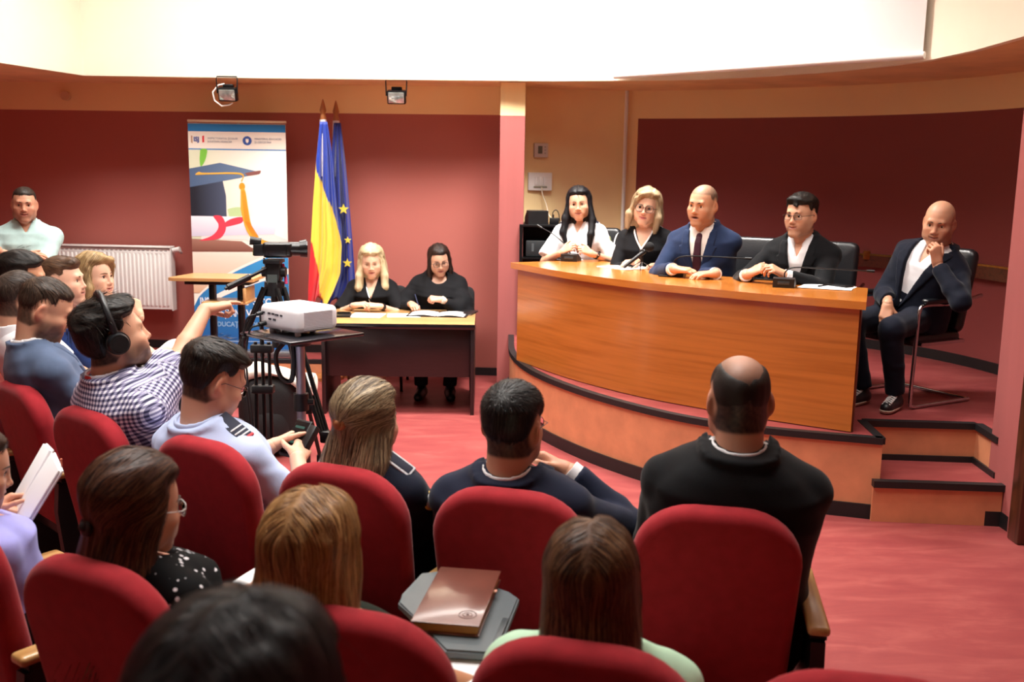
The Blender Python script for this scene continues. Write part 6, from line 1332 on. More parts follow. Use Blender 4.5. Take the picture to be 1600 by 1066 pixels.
person('speaker', 'person in blue suit with burgundy tie speaking at middle of the curved desk', (1.309, 6.98, 1.702), 152, STAGE, 0.46, look=(143, 6, -4), hs=1.15, build=1.12, lean=0.16, skin='#CB9877',
       hair=None, outfit=suit(bluesuit, cream, C_('burgundy silk', '#3E1F2B', rough=0.5)), face=dict(mouth='open', scalp=('#3A3431', 0.85, 0.30), bald_r=0.075, bald_y=0.045, brow='#2F2621', beard=(0.18, '#5A4A44'), lips='#A8645C', gaze=(0.1, 1, -0.02)),
       L=dict(pos=(1.345, 6.60, 1.268), dir=(-0.96, -0.2, -0.03), back=(0.05, -0.1, 1), pose='relaxed', hint=(0.7, -0.2, -0.6)), R=dict(pos=(1.075, 6.70, 1.285), dir=(0.85, -0.4, -0.02), back=(0, -0.2, 1), pose='relaxed'))
person('black jacket man', 'person with glasses, dark hair and black jacket, hands clasped at the desk', (1.915, 6.70, 1.65), 150, STAGE, 0.46, look=(136, 3, 0), hs=1.13, build=1.08, lean=0.14, skin='#CC9A7C',
       hair=dict(kind='short', cols=['#17120F', '#2A211B', '#0F0C0B'], n=900, top=0.020, side=0.006, quiff=0.002, fringe=-0.022, comb=(-0.8, 0.4, 0)), outfit=suit(blackwool, white), face=dict(beard=(0.30, '#5B4B44'), brow='#1F1712', gaze=(0, 1, 0)), glasses=('#1A1416', 0.050, 0.030, 0.0013),
       L=dict(pos=(1.745, 6.36, 1.285), dir=(-0.80, -0.2, 0.42), back=(0.3, -0.45, 0.75), pose='clasp'), R=dict(pos=(1.515, 6.46, 1.275), dir=(0.6, -0.35, 0.40), back=(-0.35, -0.5, 0.75), pose='clasp'))
person('bald man', 'person with bald head resting chin on fist in dark suit on chrome chair', (2.683, 6.33, 1.632), 126, STAGE, 0.47, look=(146, 12, -6), hs=1.13, build=1.15, lean=0.03, side=-0.16, skin='#C99476',
       outfit=[tro(darknavy), under(white, depth=0.12, neck='v', nw=0.04, open=0.03), dict(kind='jacket', mat=darknavy, button=0.06, vw=0.105, cutaway=0.5, cuffs=None, g=0.028)], face=dict(brow='#5A4638', lips='#A8675C', scalp=('#8A6A58', 0.25, 0.0), beard=(0.12, '#7A6A62'), gaze=(0.05, 1, -0.1)),
       L=dict(pos=(2.625, 6.16, 1.385), dir=(-0.22, -0.02, 0.95), back=(0.25, -0.95, 0.1), pose='chin', hint=(-0.9, 0.3, -0.9)), R=dict(pos=(2.36, 6.22, 1.135), dir=(-0.25, -0.45, -0.75), back=(-0.35, -0.75, 0.45), pose='relaxed'),
       feet={-1: (2.42, 6.14, STAGE + 0.09), 1: (2.27, 6.30, STAGE + 0.09), 'dir': {-1: (-0.62, -0.78, 0), 1: (-0.75, -0.66, 0)}, 'sneaker': True})
# --- the two at the dark table
person('blonde secretary', 'person with wavy light blonde hair in black blouse at the dark table', (-1.231, 8.64, 1.125), 180, 0, 0.45, look=(186, 14, 2), hs=1.08, fem=True, lean=0.12, skin='#DDB094',
       hair=dict(kind='long', cols=['#D9C49A', '#EBDCB8', '#B79E72'], n=1300, len=0.235, t=0.028, spread=1.7, tip=0.95, face=0.060, wave=0.5, locks={1: [(0.085, 0.03, 0.04, 0.024), (0.10, 0.04, -0.10, 0.030), (0.105, 0.06, -0.19, 0.034), (0.09, 0.07, -0.24, 0.022)], -1: [(0.085, 0.03, 0.04, 0.024), (0.10, 0.04, -0.10, 0.030), (0.10, 0.06, -0.19, 0.034), (0.08, 0.07, -0.24, 0.022)]}),
       outfit=[dict(kind='skirt', mat=blackv), top(blackv, name='blouse', sleeve=0.90, flare=0.018, neck='v', depth=0.17, nw=0.055)], face=dict(lips='#B8605A', makeup=0.8, brow='#7A6048', lid=-0.12, gaze=(0, 1, -0.55)), shoe='#B07A5A',
       L=dict(pos=(-1.115, 8.37, 0.775), dir=(-0.80, -0.2, 0.12), back=(0.1, -0.4, 1), pose='clasp'), R=dict(pos=(-1.345, 8.37, 0.78), dir=(0.78, -0.22, 0.15), back=(-0.1, -0.4, 1), pose='clasp'))
person('brunette secretary', 'person with dark hair, glasses and loose black blouse writing at the dark table', (-0.645, 8.66, 1.15), 180, 0, 0.45, look=(192, 20, 6), hs=1.06, fem=True, build=1.22, lean=0.13, skin='#D6A58B',
       hair=dict(kind='long', cols=['#1D1412', '#34241E', '#4A2F26'], n=1100, len=0.19, t=0.014, face=0.064, tip=0.9, spread=0.8, locks={1: [(0.080, 0.02, 0.02, 0.018), (0.088, 0.02, -0.08, 0.022), (0.085, 0.06, -0.20, 0.014)], -1: [(0.080, 0.02, 0.02, 0.018), (0.085, 0.03, -0.08, 0.020), (0.08, 0.05, -0.18, 0.014)]}),
       outfit=[tro(blackv), top(blackv, name='blouse', sleeve=1.88, g=0.030, sg=0.040, neck='round', depth=0.07, puff=(0.65, 0.095), cuff=0.04, amp=0.006)], face=dict(lips='#B4605C', brow='#2A1D18', lid=-0.12, gaze=(0, 1, -0.6)), glasses=('#1C1618', 0.050, 0.036, 0.0017),
       L=dict(pos=(-0.60, 8.42, 0.835), dir=(-0.92, -0.15, 0.10), back=(0, -0.55, 0.8), pose='fist'), R=dict(pos=(-0.87, 8.47, 0.79), dir=(0.35, -0.85, -0.12), back=(-0.35, 0.0, 0.9), pose='pen'))
# --- standing by the wall and the left seats
person('standing man', 'person standing with arms crossed in pale teal shirt by the red wall', (-3.661, 7.5, 1.612), 205, 0, None, look=(203, 4, -2), hs=1.05, build=1.12, skin='#C58F74', legs='stand', lean=0.02,
       hair=dict(kind='short', cols=['#2A201B', '#3A2D26'], n=400, top=0.005, side=0.002, t=0.003), outfit=[tro(trousers_dark), top(teal, sleeve=0.92, flare=0.022, collar=True, neck='v', depth=0.07, nw=0.035, open=0.03, belly=True, g=0.016)], face=dict(beard=(0.25, '#6A5850'), brow='#2E241E'),
       L=dict(pos=(-3.70, 7.22, 1.275), dir=(-0.95, 0.1, 0.05), back=(0, -0.7, 0.7), pose='relaxed', hint=(-0.9, 0.0, -0.9)), R=dict(pos=(-3.60, 7.27, 1.245), dir=(0.95, 0.12, 0.08), back=(0, -0.7, 0.7), pose='relaxed', hint=(0.9, 0.0, -0.9)))
person('fair haired woman', 'person with fair layered hair in white top seated in front of radiator', (-2.50, 5.92, 1.25), -80, 0, 0.45, look=(-104, 0, 0), hs=1.08, fem=True, lean=-0.11, skin='#DFB296',
       hair=dict(kind='long', cols=['#A88A5E', '#C6A878', '#7E6543'], n=1100, len=0.12, t=0.024, face=0.064, spread=0.8, tip=0.6, fringe_side=-1, locks={1: [(0.085, 0.03, 0.04, 0.022), (0.09, 0.03, -0.05, 0.024), (0.085, 0.02, -0.12, 0.014)], -1: [(0.085, 0.02, 0.04, 0.022), (0.09, 0.02, -0.05, 0.024), (0.085, 0.01, -0.12, 0.014)]}),
       outfit=[tro(cream, hem=0.085), top(cream, sleeve=0.7, neck='round', depth=0.08)], face=dict(lips='#B0605A', makeup=0.9, brow='#6A523C', gaze=(0, 1, 0.05)), 
       feet={-1: (-1.86, 6.02, 0.09), 1: (-1.80, 5.84, 0.44)}, R=dict(pos=(-2.10, 5.55, 1.07), dir=(-0.25, 0.1, 0.95), back=(0.8, -0.3, 0.1), pose='chin', hint=(0.9, -0.2, -0.9)), L=None)
person('young man', 'person with short quiff in royal blue suit seated beside fair haired woman', (-2.44, 5.38, 1.28), -74, 0, 0.45, look=(-88, -3, 0), hs=1.04, build=0.90, lean=-0.11, skin='#DDAE94',
       hair=dict(kind='short', cols=['#5B4232', '#76583F', '#3E2C21'], n=800, top=0.016, side=0.001, quiff=0.010, t=0.004, low=-0.02, comb=(0.2, 0.9, 0.1)), feet={-1: (-1.83, 5.62, 0.09), 1: (-1.74, 5.42, 0.40)}, outfit=suit(royal, white, tmat=darknavy), face=dict(beard=(0.22, '#7A5E50'), brow='#4A3628'))
person('dark haired man', 'person with black hair low behind others beneath the standing man', (-2.45, 4.95, 1.34), -70, 0, 0.45, look=(-72, 6, 4), hs=1.04, lean=-0.11, skin='#C48E6E', build=0.86,
       hair=dict(kind='short', cols=['#15110F', '#231C18'], n=800, top=0.022, side=0.008), outfit=[tro(trousers_dark), top(white, sleeve=0.9, collar=True)])
person('white shirt man', 'person with cropped dark hair in white shirt at far left edge', (-2.30, 4.62, 1.282), -52, 0, 0.45, look=(-45, 4, 0), hs=1.04, lean=-0.11, skin='#CF9C80', build=0.86,
       hair=dict(kind='short', cols=['#352A24', '#4A3C33'], n=900, top=0.007, side=0.001, t=0.003), outfit=[tro(trousers_dark), top(white, sleeve=1.9, collar=True)])
person('grey jacket man', 'person with dark beard in grey blue jacket looking down at left', (-2.01, 4.24, 1.288), -48, 0, 0.45, look=(-68, 24, 0), hs=1.07, lean=-0.08, skin='#C9967A',
       hair=dict(kind='short', cols=['#3A2C22', '#544235', '#2A1F18'], n=1200, top=0.009, side=0.001, t=0.003, low=-0.02), outfit=suit(greyblue, white, tmat=trousers_dark), face=dict(beard=(0.75, '#33261F'), brow='#2A1F19', lid=-0.1, gaze=(0, 1, -0.6)))
hp = person('headphones man', 'person in checkered shirt and headphones pointing with outstretched right arm', (-1.527, 3.78, 1.253), -38, 0, 0.45, look=(-58, -14, 0), hs=1.12, build=1.16, lean=-0.14, skin='#CE9B7E', shoulders=(-6, 10),
       hair=dict(kind='short', cols=['#1A1512', '#2E2722', '#0F0C0B'], n=2200, top=0.032, side=0.016, t=0.024, low=0.035, rough=0.22, comb=(0.3, 0.5, 0.2), jit=0.38, sl=0.055, lift=0.002), outfit=[tro(trousers_dark), top(gingham('gingham', '#2C2A4C', '#E9E7F2', 0.017), sleeve=0.80, flare=0.028, collar=True, neck='v', depth=0.06, nw=0.03, weave=True, g=0.020, belly=True)],
       face=dict(beard=(0.7, '#2F2520'), brow='#1F1815'), R=dict(pos=(-1.285, 4.25, 1.365), dir=(0.66, 0.70, 0.14), back=(-0.2, -0.2, 0.9), pose='point', hint=(-0.5, 0.2, -0.9)), L=None)
# --- front row from behind
uni = person('uniform man', 'person in light blue uniform shirt looking down at a handheld device', (-1.064, 3.48, 1.148), -32, 0, 0.45, look=(-50, 24, 0), hs=1.08, build=1.14, lean=-0.10, skin='#D5A58B',
       hair=dict(kind='short', cols=['#1E1613', '#33271F', '#120E0C'], n=1600, top=0.028, side=0.014, t=0.016, low=0.012, comb=(0.4, 0.6, 0.1)), outfit=[tro(trousers_dark), top(lightblue, sleeve=1.3, flare=0.010, collar=True, g=0.018, sg=0.024, amp=0.005)], glasses=('#241C1E', 0.05, 0.034, 0.0013),
       L=dict(pos=(-0.925, 3.70, 0.85), dir=(0.55, 0.80, 0.15), back=(-0.75, 0.1, 0.6), pose='hold'), R=dict(pos=(-0.80, 3.62, 0.83), dir=(0.0, 0.95, 0.18), back=(0.65, -0.1, 0.7), pose='hold'))
pony = person('ponytail woman', 'person with half ponytail of streaked fair hair in dark uniform, seen from behind', (-0.463, 3.14, 1.10), -22, 0, 0.45, look=(-38, 6, 2), hs=1.02, fem=True, build=1.12, lean=-0.11, skin='#CF9F86',
       hair=dict(kind='halfpony', cols=['#6F5C47', '#A28D6D', '#4B3D30', '#8A765B', '#BBA582'], n=7000, len=0.36, t=0.020, spread=2.3, tip=1.0, tipb=0.4, tie=(0, -0.126, 0.005), tie_col='#9A5B30', sl=0.20, steps=14), outfit=[tro(trousers_dark), top(uniform, sleeve=1.9, collar=True, g=0.018, sg=0.022)])
nv = person('navy suit man', 'person with short black hair in navy suit, seen from behind at centre', (0.008, 2.98, 1.130), -14, 0, 0.45, look=(-22, 2, 2), hs=1.07, build=1.12, lean=-0.11, skin='#BE8B70',
       hair=dict(kind='short', cols=['#0F0C0C', '#1A1615', '#242020'], n=1800, top=0.016, side=0.006, t=0.010, low=0.008, sl=0.05), outfit=suit(navy, white), glasses=('#3A3436', 0.05, 0.034, 0.0012), face=dict(beard=(0.3, '#4A3B34')),
       R=dict(pos=(0.20, 3.16, 0.935), dir=(-0.55, 0.35, 0.25), back=(0.2, 0.4, 0.9), pose='relaxed', hint=(0.9, -0.6, -0.8)))
bb = person('balding man', 'person with balding crown in black suit, seen from behind at right', (0.661, 2.82, 1.259), -6, 0, 0.45, look=(-2, 2, -1), hs=1.08, build=1.30, lean=-0.11, skin='#BC8A72', shoulders=(-4, -5),
       hair=dict(kind='short', cols=['#1E1815', '#2E2622'], n=0, top=0.003, side=0.0015, t=0.002, bald_top=True), outfit=suit(blackwool, white), face=dict(scalp=('#1E1815', 0.95, 0.0), bald_r=0.080, bald_y=-0.030))
# --- second row from behind
person('brown haired woman', 'person with long brown hair tied back in black dotted blouse at lower left', (-0.91, 2.33, 1.08), -28, 0, 0.45, look=(-46, 8, 4), hs=1.02, fem=True, build=1.05, lean=-0.18, skin='#C48F76',
       hair=dict(kind='halfpony', cols=['#3A211A', '#5C3826', '#28160F', '#6E4A33'], n=7000, len=0.29, back=-0.02, t=0.024, spread=1.7, tip=0.95, tie=(0.0, -0.120, -0.035), tie_col='#1B171A', sl=0.22, steps=14), outfit=[tro(blackv), top(print_mat('dotted', '#060608', '#E4E2E8', 42, 0.31), sleeve=1.2, name='blouse', puff=(0.35, 0.075), g=0.016, sg=0.02)], glasses=('#C9C4C4', 0.05, 0.034, 0.0013),
       R=dict(pos=(-0.70, 2.55, 0.76), dir=(0.3, 0.9, 0.1), back=(0, 0, 1), pose='hold'))
person('golden haired woman', 'person with straight golden brown hair and bare shoulders at bottom centre', (-0.432, 2.1, 1.06), -18, 0, 0.45, look=(-16, 6, 0), hs=1.02, fem=True, build=1.2, lean=-0.11, skin='#B97F5E', shoulders=(-8, 9),
       hair=dict(kind='long', cols=['#8A6038', '#B98A55', '#6A4527', '#A0733F', '#C99E68'], n=7000, len=0.30, t=0.028, spread=1.2, tip=0.85, tipb=0.5, sl=0.20, steps=14), outfit=[tro(print_mat('leafy', '#1E241C', '#8A8A54', 14, 0.35, '#5D6B48')), top(print_mat('leafy dress', '#1E241C', '#9A9460', 14, 0.35, '#5D6B48'), sleeve=0, neck='off', name='dress')], 
       R=dict(pos=(-0.06, 2.38, 0.70), dir=(0.1, 0.9, 0.0), back=(0, 0, 1), pose='relaxed', hint=(1.0, -0.5, -0.3)))
person('green top woman', 'person with straight brown hair in pale green top at bottom right of centre', (0.176, 1.98, 1.055), -12, 0, 0.45, look=(-8, 4, -2), hs=0.99, fem=True, build=1.02, lean=-0.11, skin='#CF9F86',
       hair=dict(kind='long', cols=['#4A3020', '#6E4A30', '#33201A', '#8A6544'], n=7000, len=0.27, t=0.020, spread=1.0, tip=0.95, tipb=0.55, sl=0.20, steps=14), outfit=[tro(cream), top(mint, sleeve=0.7, puff=(0.08, 0.085), name='blouse')])
nbw = person('notebook woman', 'person in lilac top and dark floral skirt holding a notebook at left edge', (-1.545, 2.75, 1.035), -36, 0, 0.45, look=(-60, 14, 0), hs=1.0, fem=True, lean=-0.11, skin='#C99378',
       hair=dict(kind='long', cols=['#2E1F18', '#4A3226', '#5E4231'], n=2500, len=0.30, t=0.016, tip=0.7, face=0.064), outfit=[dict(kind='skirt', mat=print_mat('floral', '#1B171B', '#A58C94', 34, 0.42, '#6B565E')), top(lilac, sleeve=0.8, neck='round')], 
       L=dict(pos=(-1.63, 2.95, 0.83), dir=(0.5, 0.6, 0.35), back=(-0.5, 0.1, 0.8), pose='hold'), R=dict(pos=(-1.545, 2.90, 0.79), dir=(-0.1, 0.75, 0.5), back=(0.4, -0.5, 0.7), pose='hold'))
person('nearest person', 'person with voluminous black hair closest to camera at bottom edge', (-0.293, 1.03, 1.275), -16, 0, 0.45, look=(-16, 4, 0), hs=1.05, fem=True, lean=-0.11, skin='#C99378',
       hair=dict(kind='long', cols=['#08080A', '#121114', '#1C1B20'], n=6000, len=0.24, t=0.036, spread=1.6, tip=0.9, wave=0.5), outfit=[tro(trousers_dark), top(blackv, sleeve=1.8)])
# ------------------------------------------------------------------ worn details and things in hands
m_gold = plain('gold metal', '#C9A24E', 0.3, 0.9); m_silver = plain('silver metal', '#B9BCC2', 0.25, 0.95)
def strap_patch(P, s, u0, u1, w, th, mat, name, lift=0.012, fore=-0.012):
    """shoulder board: a slab lying along the shoulder"""
    a = P['T'](s * 0.075 * P['bs'], fore, P['Lt'] * 0.925) + np.array([0, 0, 0.046 * P['bs'] + 0.012 + lift]); b = P['sh'][s] + np.array([0, 0, P['rad'][0] + lift + 0.012]) + P['A'] @ np.array([s * 0.01, 0, 0])
    d = Vector(b - a); L_ = d.length; d.normalize(); y = Vector(P['A'][:, 1]); z = d.cross(y) * (1 if s > 0 else -1); 
    if z.z < 0: z = -z
    y = z.cross(d); m = Matrix((d, y, z)).transposed().to_4x4(); m.translation = Vector(a) + d * L_ * (u0 + u1) / 2
    return MB().box((0, 0, 0), (L_ * (u1 - u0), w, th), bevel=min(th, w) * 0.3, mat=m).build(name, mat, P['root'])
def wrist_band(P, s, off, r, w, mat, name, face=None):
    a = P['arms'][s]; d = (a['w'] - a['el']) / np.linalg.norm(a['w'] - a['el']); c = a['w'] - d * off
    o = MB().cyl(c - d * w / 2, c + d * w / 2, r, r, 20).build(name, mat, P['root'])
    if face: n = a['n'] - d * (a['n'] @ d); n /= np.linalg.norm(n); MB().cyl(c + n * (r - 0.002), c + n * (r + 0.006), 0.016, 0.015, 16).build('watch_face', face, o)
    return o
def sleeve_patch(P, s, t, r, mats, name):
    """round cloth badge on the outside of the upper arm"""
    e, S0 = P['arms'][s]['el'], P['sh'][s]; d = (e - S0) / np.linalg.norm(e - S0); out = P['A'][:, 0] * s; out = out - d * (out @ d); out /= np.linalg.norm(out); c = S0 + (e - S0) * t
    for k, (rr, m_) in enumerate(mats):
        R0 = P['rad'][0] + 0.020 + 0.0016 * k; side = np.cross(d, out); mb = MB(); N_ = 20; rows = []
        for q in (1.0, 0.66, 0.33, 0.02):
            ring = []
            for j in range(N_):
                a = 2 * PI * j / N_; u = rr * q * math.cos(a) * 1.15; v = rr * q * math.sin(a); th = v / R0; ring.append(mb.bm.verts.new(c + d * u + (out * math.cos(th) + side * math.sin(th)) * R0))
            rows.append(ring)
        for A_, B_ in zip(rows, rows[1:]):
            for j in range(N_): mb.bm.faces.new((A_[j], A_[(j + 1) % N_], B_[(j + 1) % N_], B_[j]))
        mb.bm.faces.new(rows[-1]); o = mb.build(name, m_, P['root']); md = o.modifiers.new('thickness', 'SOLIDIFY'); md.thickness = 0.003; md.offset = 1
boardcloth = plain('board cloth', '#1A1E33', 0.8); redpipe = plain('red braid', '#B3262E', 0.7); silverbraid = plain('silver braid', '#C9CBD0', 0.5, var=0.2, scale=60); yellowbadge = plain('yellow badge', '#D8B65A', 0.6); badge = plain('badge olive', '#6A6A3C', 0.7, var=0.3, scale=60); badge2 = plain('badge dark', '#22261F', 0.7, var=0.4, scale=80)
# policewoman
P = PEOPLE['policewoman']
for s in (-1, 1):
    strap_patch(P, s, 0.15, 1.0, 0.052, 0.008, boardcloth, 'shoulder_board'); strap_patch(P, s, 0.84, 0.93, 0.03, 0.012, silverbraid, 'rank_star', 0.014)
    sleeve_patch(P, s, 0.42, 0.042, ((0.042, badge), (0.032, badge2)), 'sleeve_badge')
wrist_band(P, -1, 0.03, 0.030, 0.018, m_blackplastic, 'watch_strap', m_silver)
# blonde panelist: white trim
P = PEOPLE['blonde panelist']; m_trim = plain('white trim', '#ECEAEA', 0.7); SP = P['skinpt']
for s in (-1, 1): MB().tube(arc([SP(s * 0.074, 0.99, 1, 0.006), SP(s * 0.066, 0.93, 1, 0.014), SP(s * 0.040, 0.83, 1, 0.018), SP(0.0, 0.715, 1, 0.020)], 4), 0.0065, 6).build('neck_trim', m_trim, P['root'], smooth=80)
MB().tube(arc([SP(0.0, 0.715, 1, 0.018), SP(0, 0.55, 1, 0.018), SP(0, 0.35, 1, 0.016)], 4), 0.0065, 6).build('front_trim', m_trim, P['root'], smooth=80)
for s in (-1, 1):
    sh, el = P['sh'][s], P['arms'][s]['el']; a = P['T'](s * 0.08, 0, P['Lt'] * 0.93) + np.array([0, 0, 0.055]); o = np.array([0, 0.0, 0.0]) + P['A'] @ np.array([s * 0.058, 0.012, 0.02])
    MB().tube(arc([a, sh + np.array([0, 0, P['rad'][0] + 0.016]), sh + o * 1.05, sh + (el - sh) * 0.45 + o * 0.98], 4), 0.0055, 6).build('shoulder_trim', m_trim, P['root'], smooth=80)
    wrist_band(P, s, 0.012, 0.034, 0.012, m_trim, 'cuff_trim'); MB().ball(P['head']((s * 0.086, -0.002, -0.045)), 0.012, 2, (0.7, 0.7, 1.6)).build('earring', plain('blue earring', '#3C4A8C', 0.3), P['root'])
# speaker: sleeve buttons
P = PEOPLE['speaker']; a = P['arms'][-1]; d = (a['w'] - a['el']) / np.linalg.norm(a['w'] - a['el'])
for k in range(3): c = a['w'] - d * (0.05 + 0.017 * k) + P['RY'].T @ np.array([0, -1, -0.1]) * 0.047; MB().ball(c, 0.006, 1).build('sleeve_button', m_silver, P['root'])
# women at the table
P = PEOPLE['blonde secretary']; wrist_band(P, 1, 0.02, 0.030, 0.014, m_silver, 'bracelet'); wrist_band(P, -1, 0.02, 0.031, 0.026, m_blackplastic, 'watch_strap')
SP = P['skinpt']; MB().tube(arc([SP(-0.06, 0.97, 1, 0.0), SP(-0.03, 0.80, 1, 0.012), SP(0, 0.68, 1, 0.022), SP(0.03, 0.80, 1, 0.012), SP(0.06, 0.97, 1, 0.0)], 5), 0.0025, 5).build('necklace_chain', m_silver, P['root'])
MB().tube([tuple(SP(x, u, 1, 0.024)) for x, u in ((0, 0.68), (0.012, 0.64), (0.0, 0.58), (-0.03, 0.55), (-0.06, 0.52), (-0.055, 0.50))], 0.0028, 5).tube([tuple(SP(x, u, 1, 0.024)) for x, u in ((0, 0.58), (0.03, 0.52), (0.035, 0.46), (0.02, 0.40))], 0.0028, 5).build('spectacles_on_chain', m_silver, P['root'])
P = PEOPLE['brunette secretary']; wrist_band(P, -1, 0.005, 0.031, 0.026, plain('pearl bracelet', '#D9D4C8', 0.4, var=0.3, scale=90), 'bracelet')
h = P['arms'][1]['hand']; p0 = P['world'](h((0.030, 0.10, -0.055))); p1 = P['world'](h((0.045, 0.045, 0.085)))
tag(MB().cyl(p0, p1, 0.0045).build('pen', plain('blue pen', '#39415E', 0.3)), 'thin pen in the writing hand of brunette woman in black', 'pen')
# headphones
P = PEOPLE['headphones man']; hd = P['head']; W_ = P['world']
hpz = empty('headphones', tuple(W_(hd((0, 0, 0)))), 0, 'black over-ear headphones on the man in checkered shirt', 'headphones'); o0 = W_(hd((0, 0, 0))); hq = lambda p: Vector(W_(hd(p)) - o0)
MB().tube(arc([hq((-0.098, -0.010, 0.03)), hq((-0.096, -0.012, 0.085)), hq((-0.060, -0.010, 0.142)), hq((0, -0.008, 0.164)), hq((0.060, -0.010, 0.142)), hq((0.096, -0.012, 0.085)), hq((0.098, -0.010, 0.03))], 6), 0.0135, 8).build('headband', plain('headphone black', '#17181B', 0.35, spec=0.5), hpz, smooth=80)
for s in (-1, 1):
    c = MB().cyl(hq((s * 0.082, -0.010, 0.0)), hq((s * 0.104, -0.010, 0.0)), 0.044, 0.044, 24).build('ear_pad', m_leather, hpz)
    MB().cyl(hq((s * 0.104, -0.010, 0.0)), hq((s * 0.122, -0.010, 0.0)), 0.041, 0.035, 24).build('ear_cup', MATS['headphone black'], hpz); MB().cyl(hq((s * 0.1225, -0.010, 0.0)), hq((s * 0.124, -0.010, 0.0)), 0.026, 0.026, 24).build('cup_disc', m_blackplastic, c)
MB().tube(arc([P['T'](0.075, 0.03, P['Lt'] * 0.985), P['T'](0.062, -0.05, P['Lt'] * 1.02), P['T'](0, -0.098, P['Lt'] * 1.035), P['T'](-0.062, -0.05, P['Lt'] * 1.02), P['T'](-0.075, 0.03, P['Lt'] * 0.985)], 6), 0.010, 6).build('red_collar_band', plain('red ribbon', '#C22B30', 0.6), P['root'], smooth=80)
# uniformed man: shoulder boards, device in his hands
P = PEOPLE['uniform man']
for s in (-1, 1):
    strap_patch(P, s, 0.10, 1.02, 0.060, 0.010, boardcloth, 'shoulder_board'); strap_patch(P, s, 0.97, 1.05, 0.064, 0.012, redpipe, 'red_edge')
    for q in (0.62, 0.76, 0.88): strap_patch(P, s, q, q + 0.055, 0.056, 0.013, silverbraid, 'rank_stripe', 0.013)
h0 = (P['world'](P['arms'][-1]['hand']((0.02, 0.10, -0.03))) + P['world'](P['arms'][1]['hand']((0.02, 0.10, -0.03)))) / 2
ph = empty('handheld_device', tuple(h0), math.radians(-35), 'black handheld device with lit screen in uniformed man hands', 'phone'); R_ = (math.radians(50), 0, 0)
MB().box((0, 0, 0.02), (0.085, 0.16, 0.014), R_, bevel=0.005).build('body', m_blackplastic, ph)
scr = MB().box((0, -0.006, 0.0255), (0.074, 0.14, 0.002), R_).build('screen', screen_mat(), ph)
lit = NT('lit screen'); lit.b.inputs['Base Color'].default_value = rgba('#10201C'); lit.b.inputs['Emission Color'].default_value = rgba('#3E8A78'); lit.b.inputs['Emission Strength'].default_value = 0.35
for k, (w_, q) in enumerate(((0.05, 0.045), (0.058, 0.015), (0.04, -0.02))): c_ = Vector((0, -0.0075, 0.0268)) + Euler(R_).to_matrix() @ Vector((0, q, 0)); MB().box(c_, (w_, 0.010, 0.0012), R_).build('screen_line', lit.m, scr)
MB().box((0.062, 0.012, 0.03), (0.035, 0.10, 0.03), R_, bevel=0.006).build('side_grip', m_blackplastic, ph)
# ponytail woman: boards and badges
P = PEOPLE['ponytail woman']
for s in (-1, 1):
    strap_patch(P, s, 0.2, 1.05, 0.052, 0.008, silverbraid, 'shoulder_board', 0.020); strap_patch(P, s, 0.24, 1.0, 0.036, 0.0115, boardcloth, 'board_inner', 0.021); strap_patch(P, s, 0.1, 0.22, 0.052, 0.010, redpipe, 'red_edge', 0.020)
    sleeve_patch(P, s, 0.16, 0.030, ((0.030, yellowbadge), (0.022, silverbraid)), 'country_badge'); sleeve_patch(P, s, 0.55, 0.052, ((0.052, badge), (0.045, badge2), (0.02, badge)), 'sleeve_badge')
# navy suit man: strip of collar is built with the shirt. Notebook woman: open notebook
P = PEOPLE['notebook woman']; nbk = empty('open_notebook', (-1.50, 3.02, 0.90), math.radians(-58), 'open white notebook held up by woman in lilac at left edge', 'notebook')
R2 = (math.radians(58), 0, 0)
for sx in (-1, 1):
    MB().box((sx * 0.085, 0, 0), (0.165, 0.24, 0.006), (R2[0], math.radians(6 * sx), 0), bevel=0.002).build('cover', m_paper, nbk); MB().box((sx * 0.085, -0.006, 0.004), (0.158, 0.23, 0.008), (R2[0], math.radians(6 * sx), 0), bevel=0.002).build('page_block', m_paper, nbk)
MB().box((0.14, 0.065, 0.110), (0.012, 0.004, 0.02)).build('page_marker', plain('orange marker', '#D9765A', 0.6), nbk)
bt = empty('water_bottle', (-1.135, 2.60, 0.628), 0, 'small clear water bottle with blue cap beside dotted blouse woman', 'bottle')
pet = NT('clear plastic'); pet.b.inputs['Transmission Weight'].default_value = 1; pet.b.inputs['Roughness'].default_value = 0.08; pet.b.inputs['IOR'].default_value = 1.2; pet.b.inputs['Base Color'].default_value = rgba('#DCE6EE')
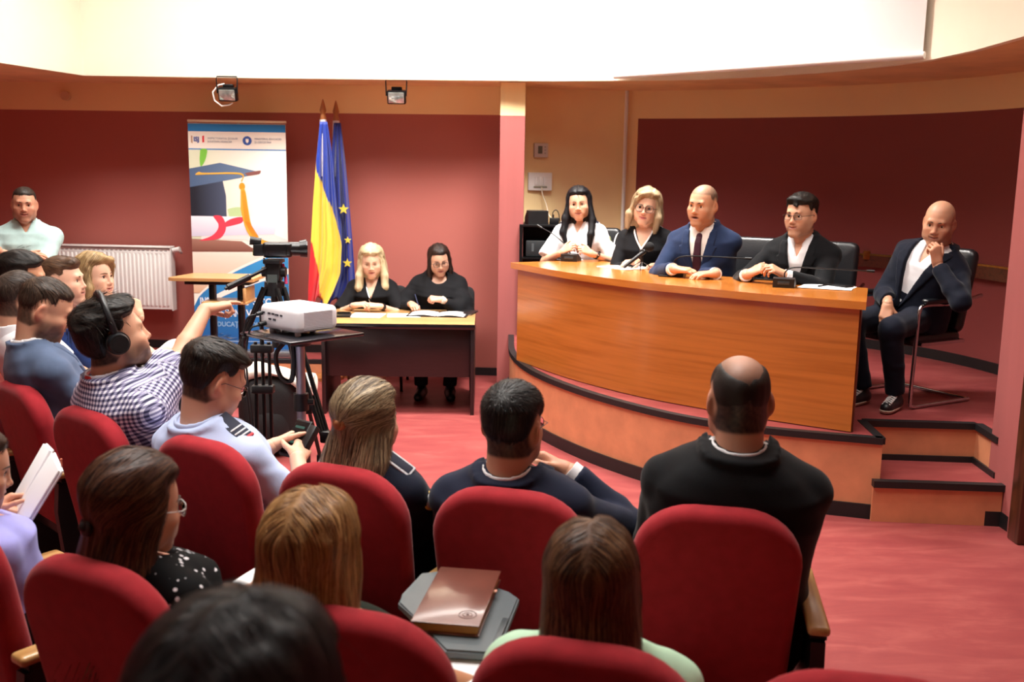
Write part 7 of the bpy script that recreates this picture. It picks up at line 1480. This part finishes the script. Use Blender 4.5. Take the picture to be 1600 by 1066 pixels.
MB().lathe([(0.026, 0), (0.030, 0.006), (0.030, 0.05), (0.027, 0.06), (0.030, 0.07), (0.030, 0.11), (0.024, 0.135), (0.012, 0.15), (0.012, 0.165)], n=20).build('bottle_body', pet.m, bt, smooth=60); MB().cyl((0, 0, 0.155), (0, 0, 0.178), 0.0155, 0.0145, 18).build('cap', plain('blue cap', '#3E62C8', 0.4), bt)
t2_ = empty('writing_tablet', (-1.13, 2.62, 0), math.radians(-30), 'black folding writing tablet carrying the water bottle', 'tablet arm')
MB().box((0, 0, 0.615), (0.17, 0.30, 0.02), bevel=0.006).build('tablet_board', m_blackplastic, t2_); MB().tube([(0, -0.05, 0.61), (0, -0.10, 0.4), (0, -0.10, 0.0)], 0.013).box((0, -0.10, 0.01), (0.08, 0.1, 0.02)).build('tablet_arm', m_blackmetal, t2_)
hb = empty('handbag', (-1.27, 2.84, 0.55), math.radians(-40), 'open dark handbag with beige rim on the floral skirt', 'handbag')
me = MB().ball((0, 0, 0.05), 0.10, 3, (1.25, 0.6, 0.75)).mesh('bag_body', 60); link_mesh('bag_body', me, m_leather, hb)
MB().tube(arc([(-0.12, -0.02, 0.07), (-0.05, -0.055, 0.105), (0.05, -0.05, 0.115), (0.12, -0.01, 0.12)], 6), 0.009).tube(arc([(-0.12, 0.02, 0.07), (-0.05, 0.05, 0.12), (0.05, 0.05, 0.13), (0.12, 0.01, 0.12)], 6), 0.008).build('rim', plain('beige leather', '#A8977E', 0.5), hb)
MB().box((0.10, 0.0, 0.135), (0.055, 0.03, 0.012), (0, 0.2, 0.4), bevel=0.004).build('clasp', plain('copper clasp', '#C58F5E', 0.3, 0.8), hb)
P = PEOPLE['brown haired woman']; h0 = P['world'](P['arms'][1]['hand']((0.02, 0.10, -0.03)))
pp = empty('paper_sheet', tuple(h0), math.radians(-30), 'white paper in the hand of dotted blouse woman', 'paper'); MB().box((-0.02, 0.06, 0.012), (0.15, 0.20, 0.003), (0.12, 0, 0)).build('sheet', m_paper, pp)
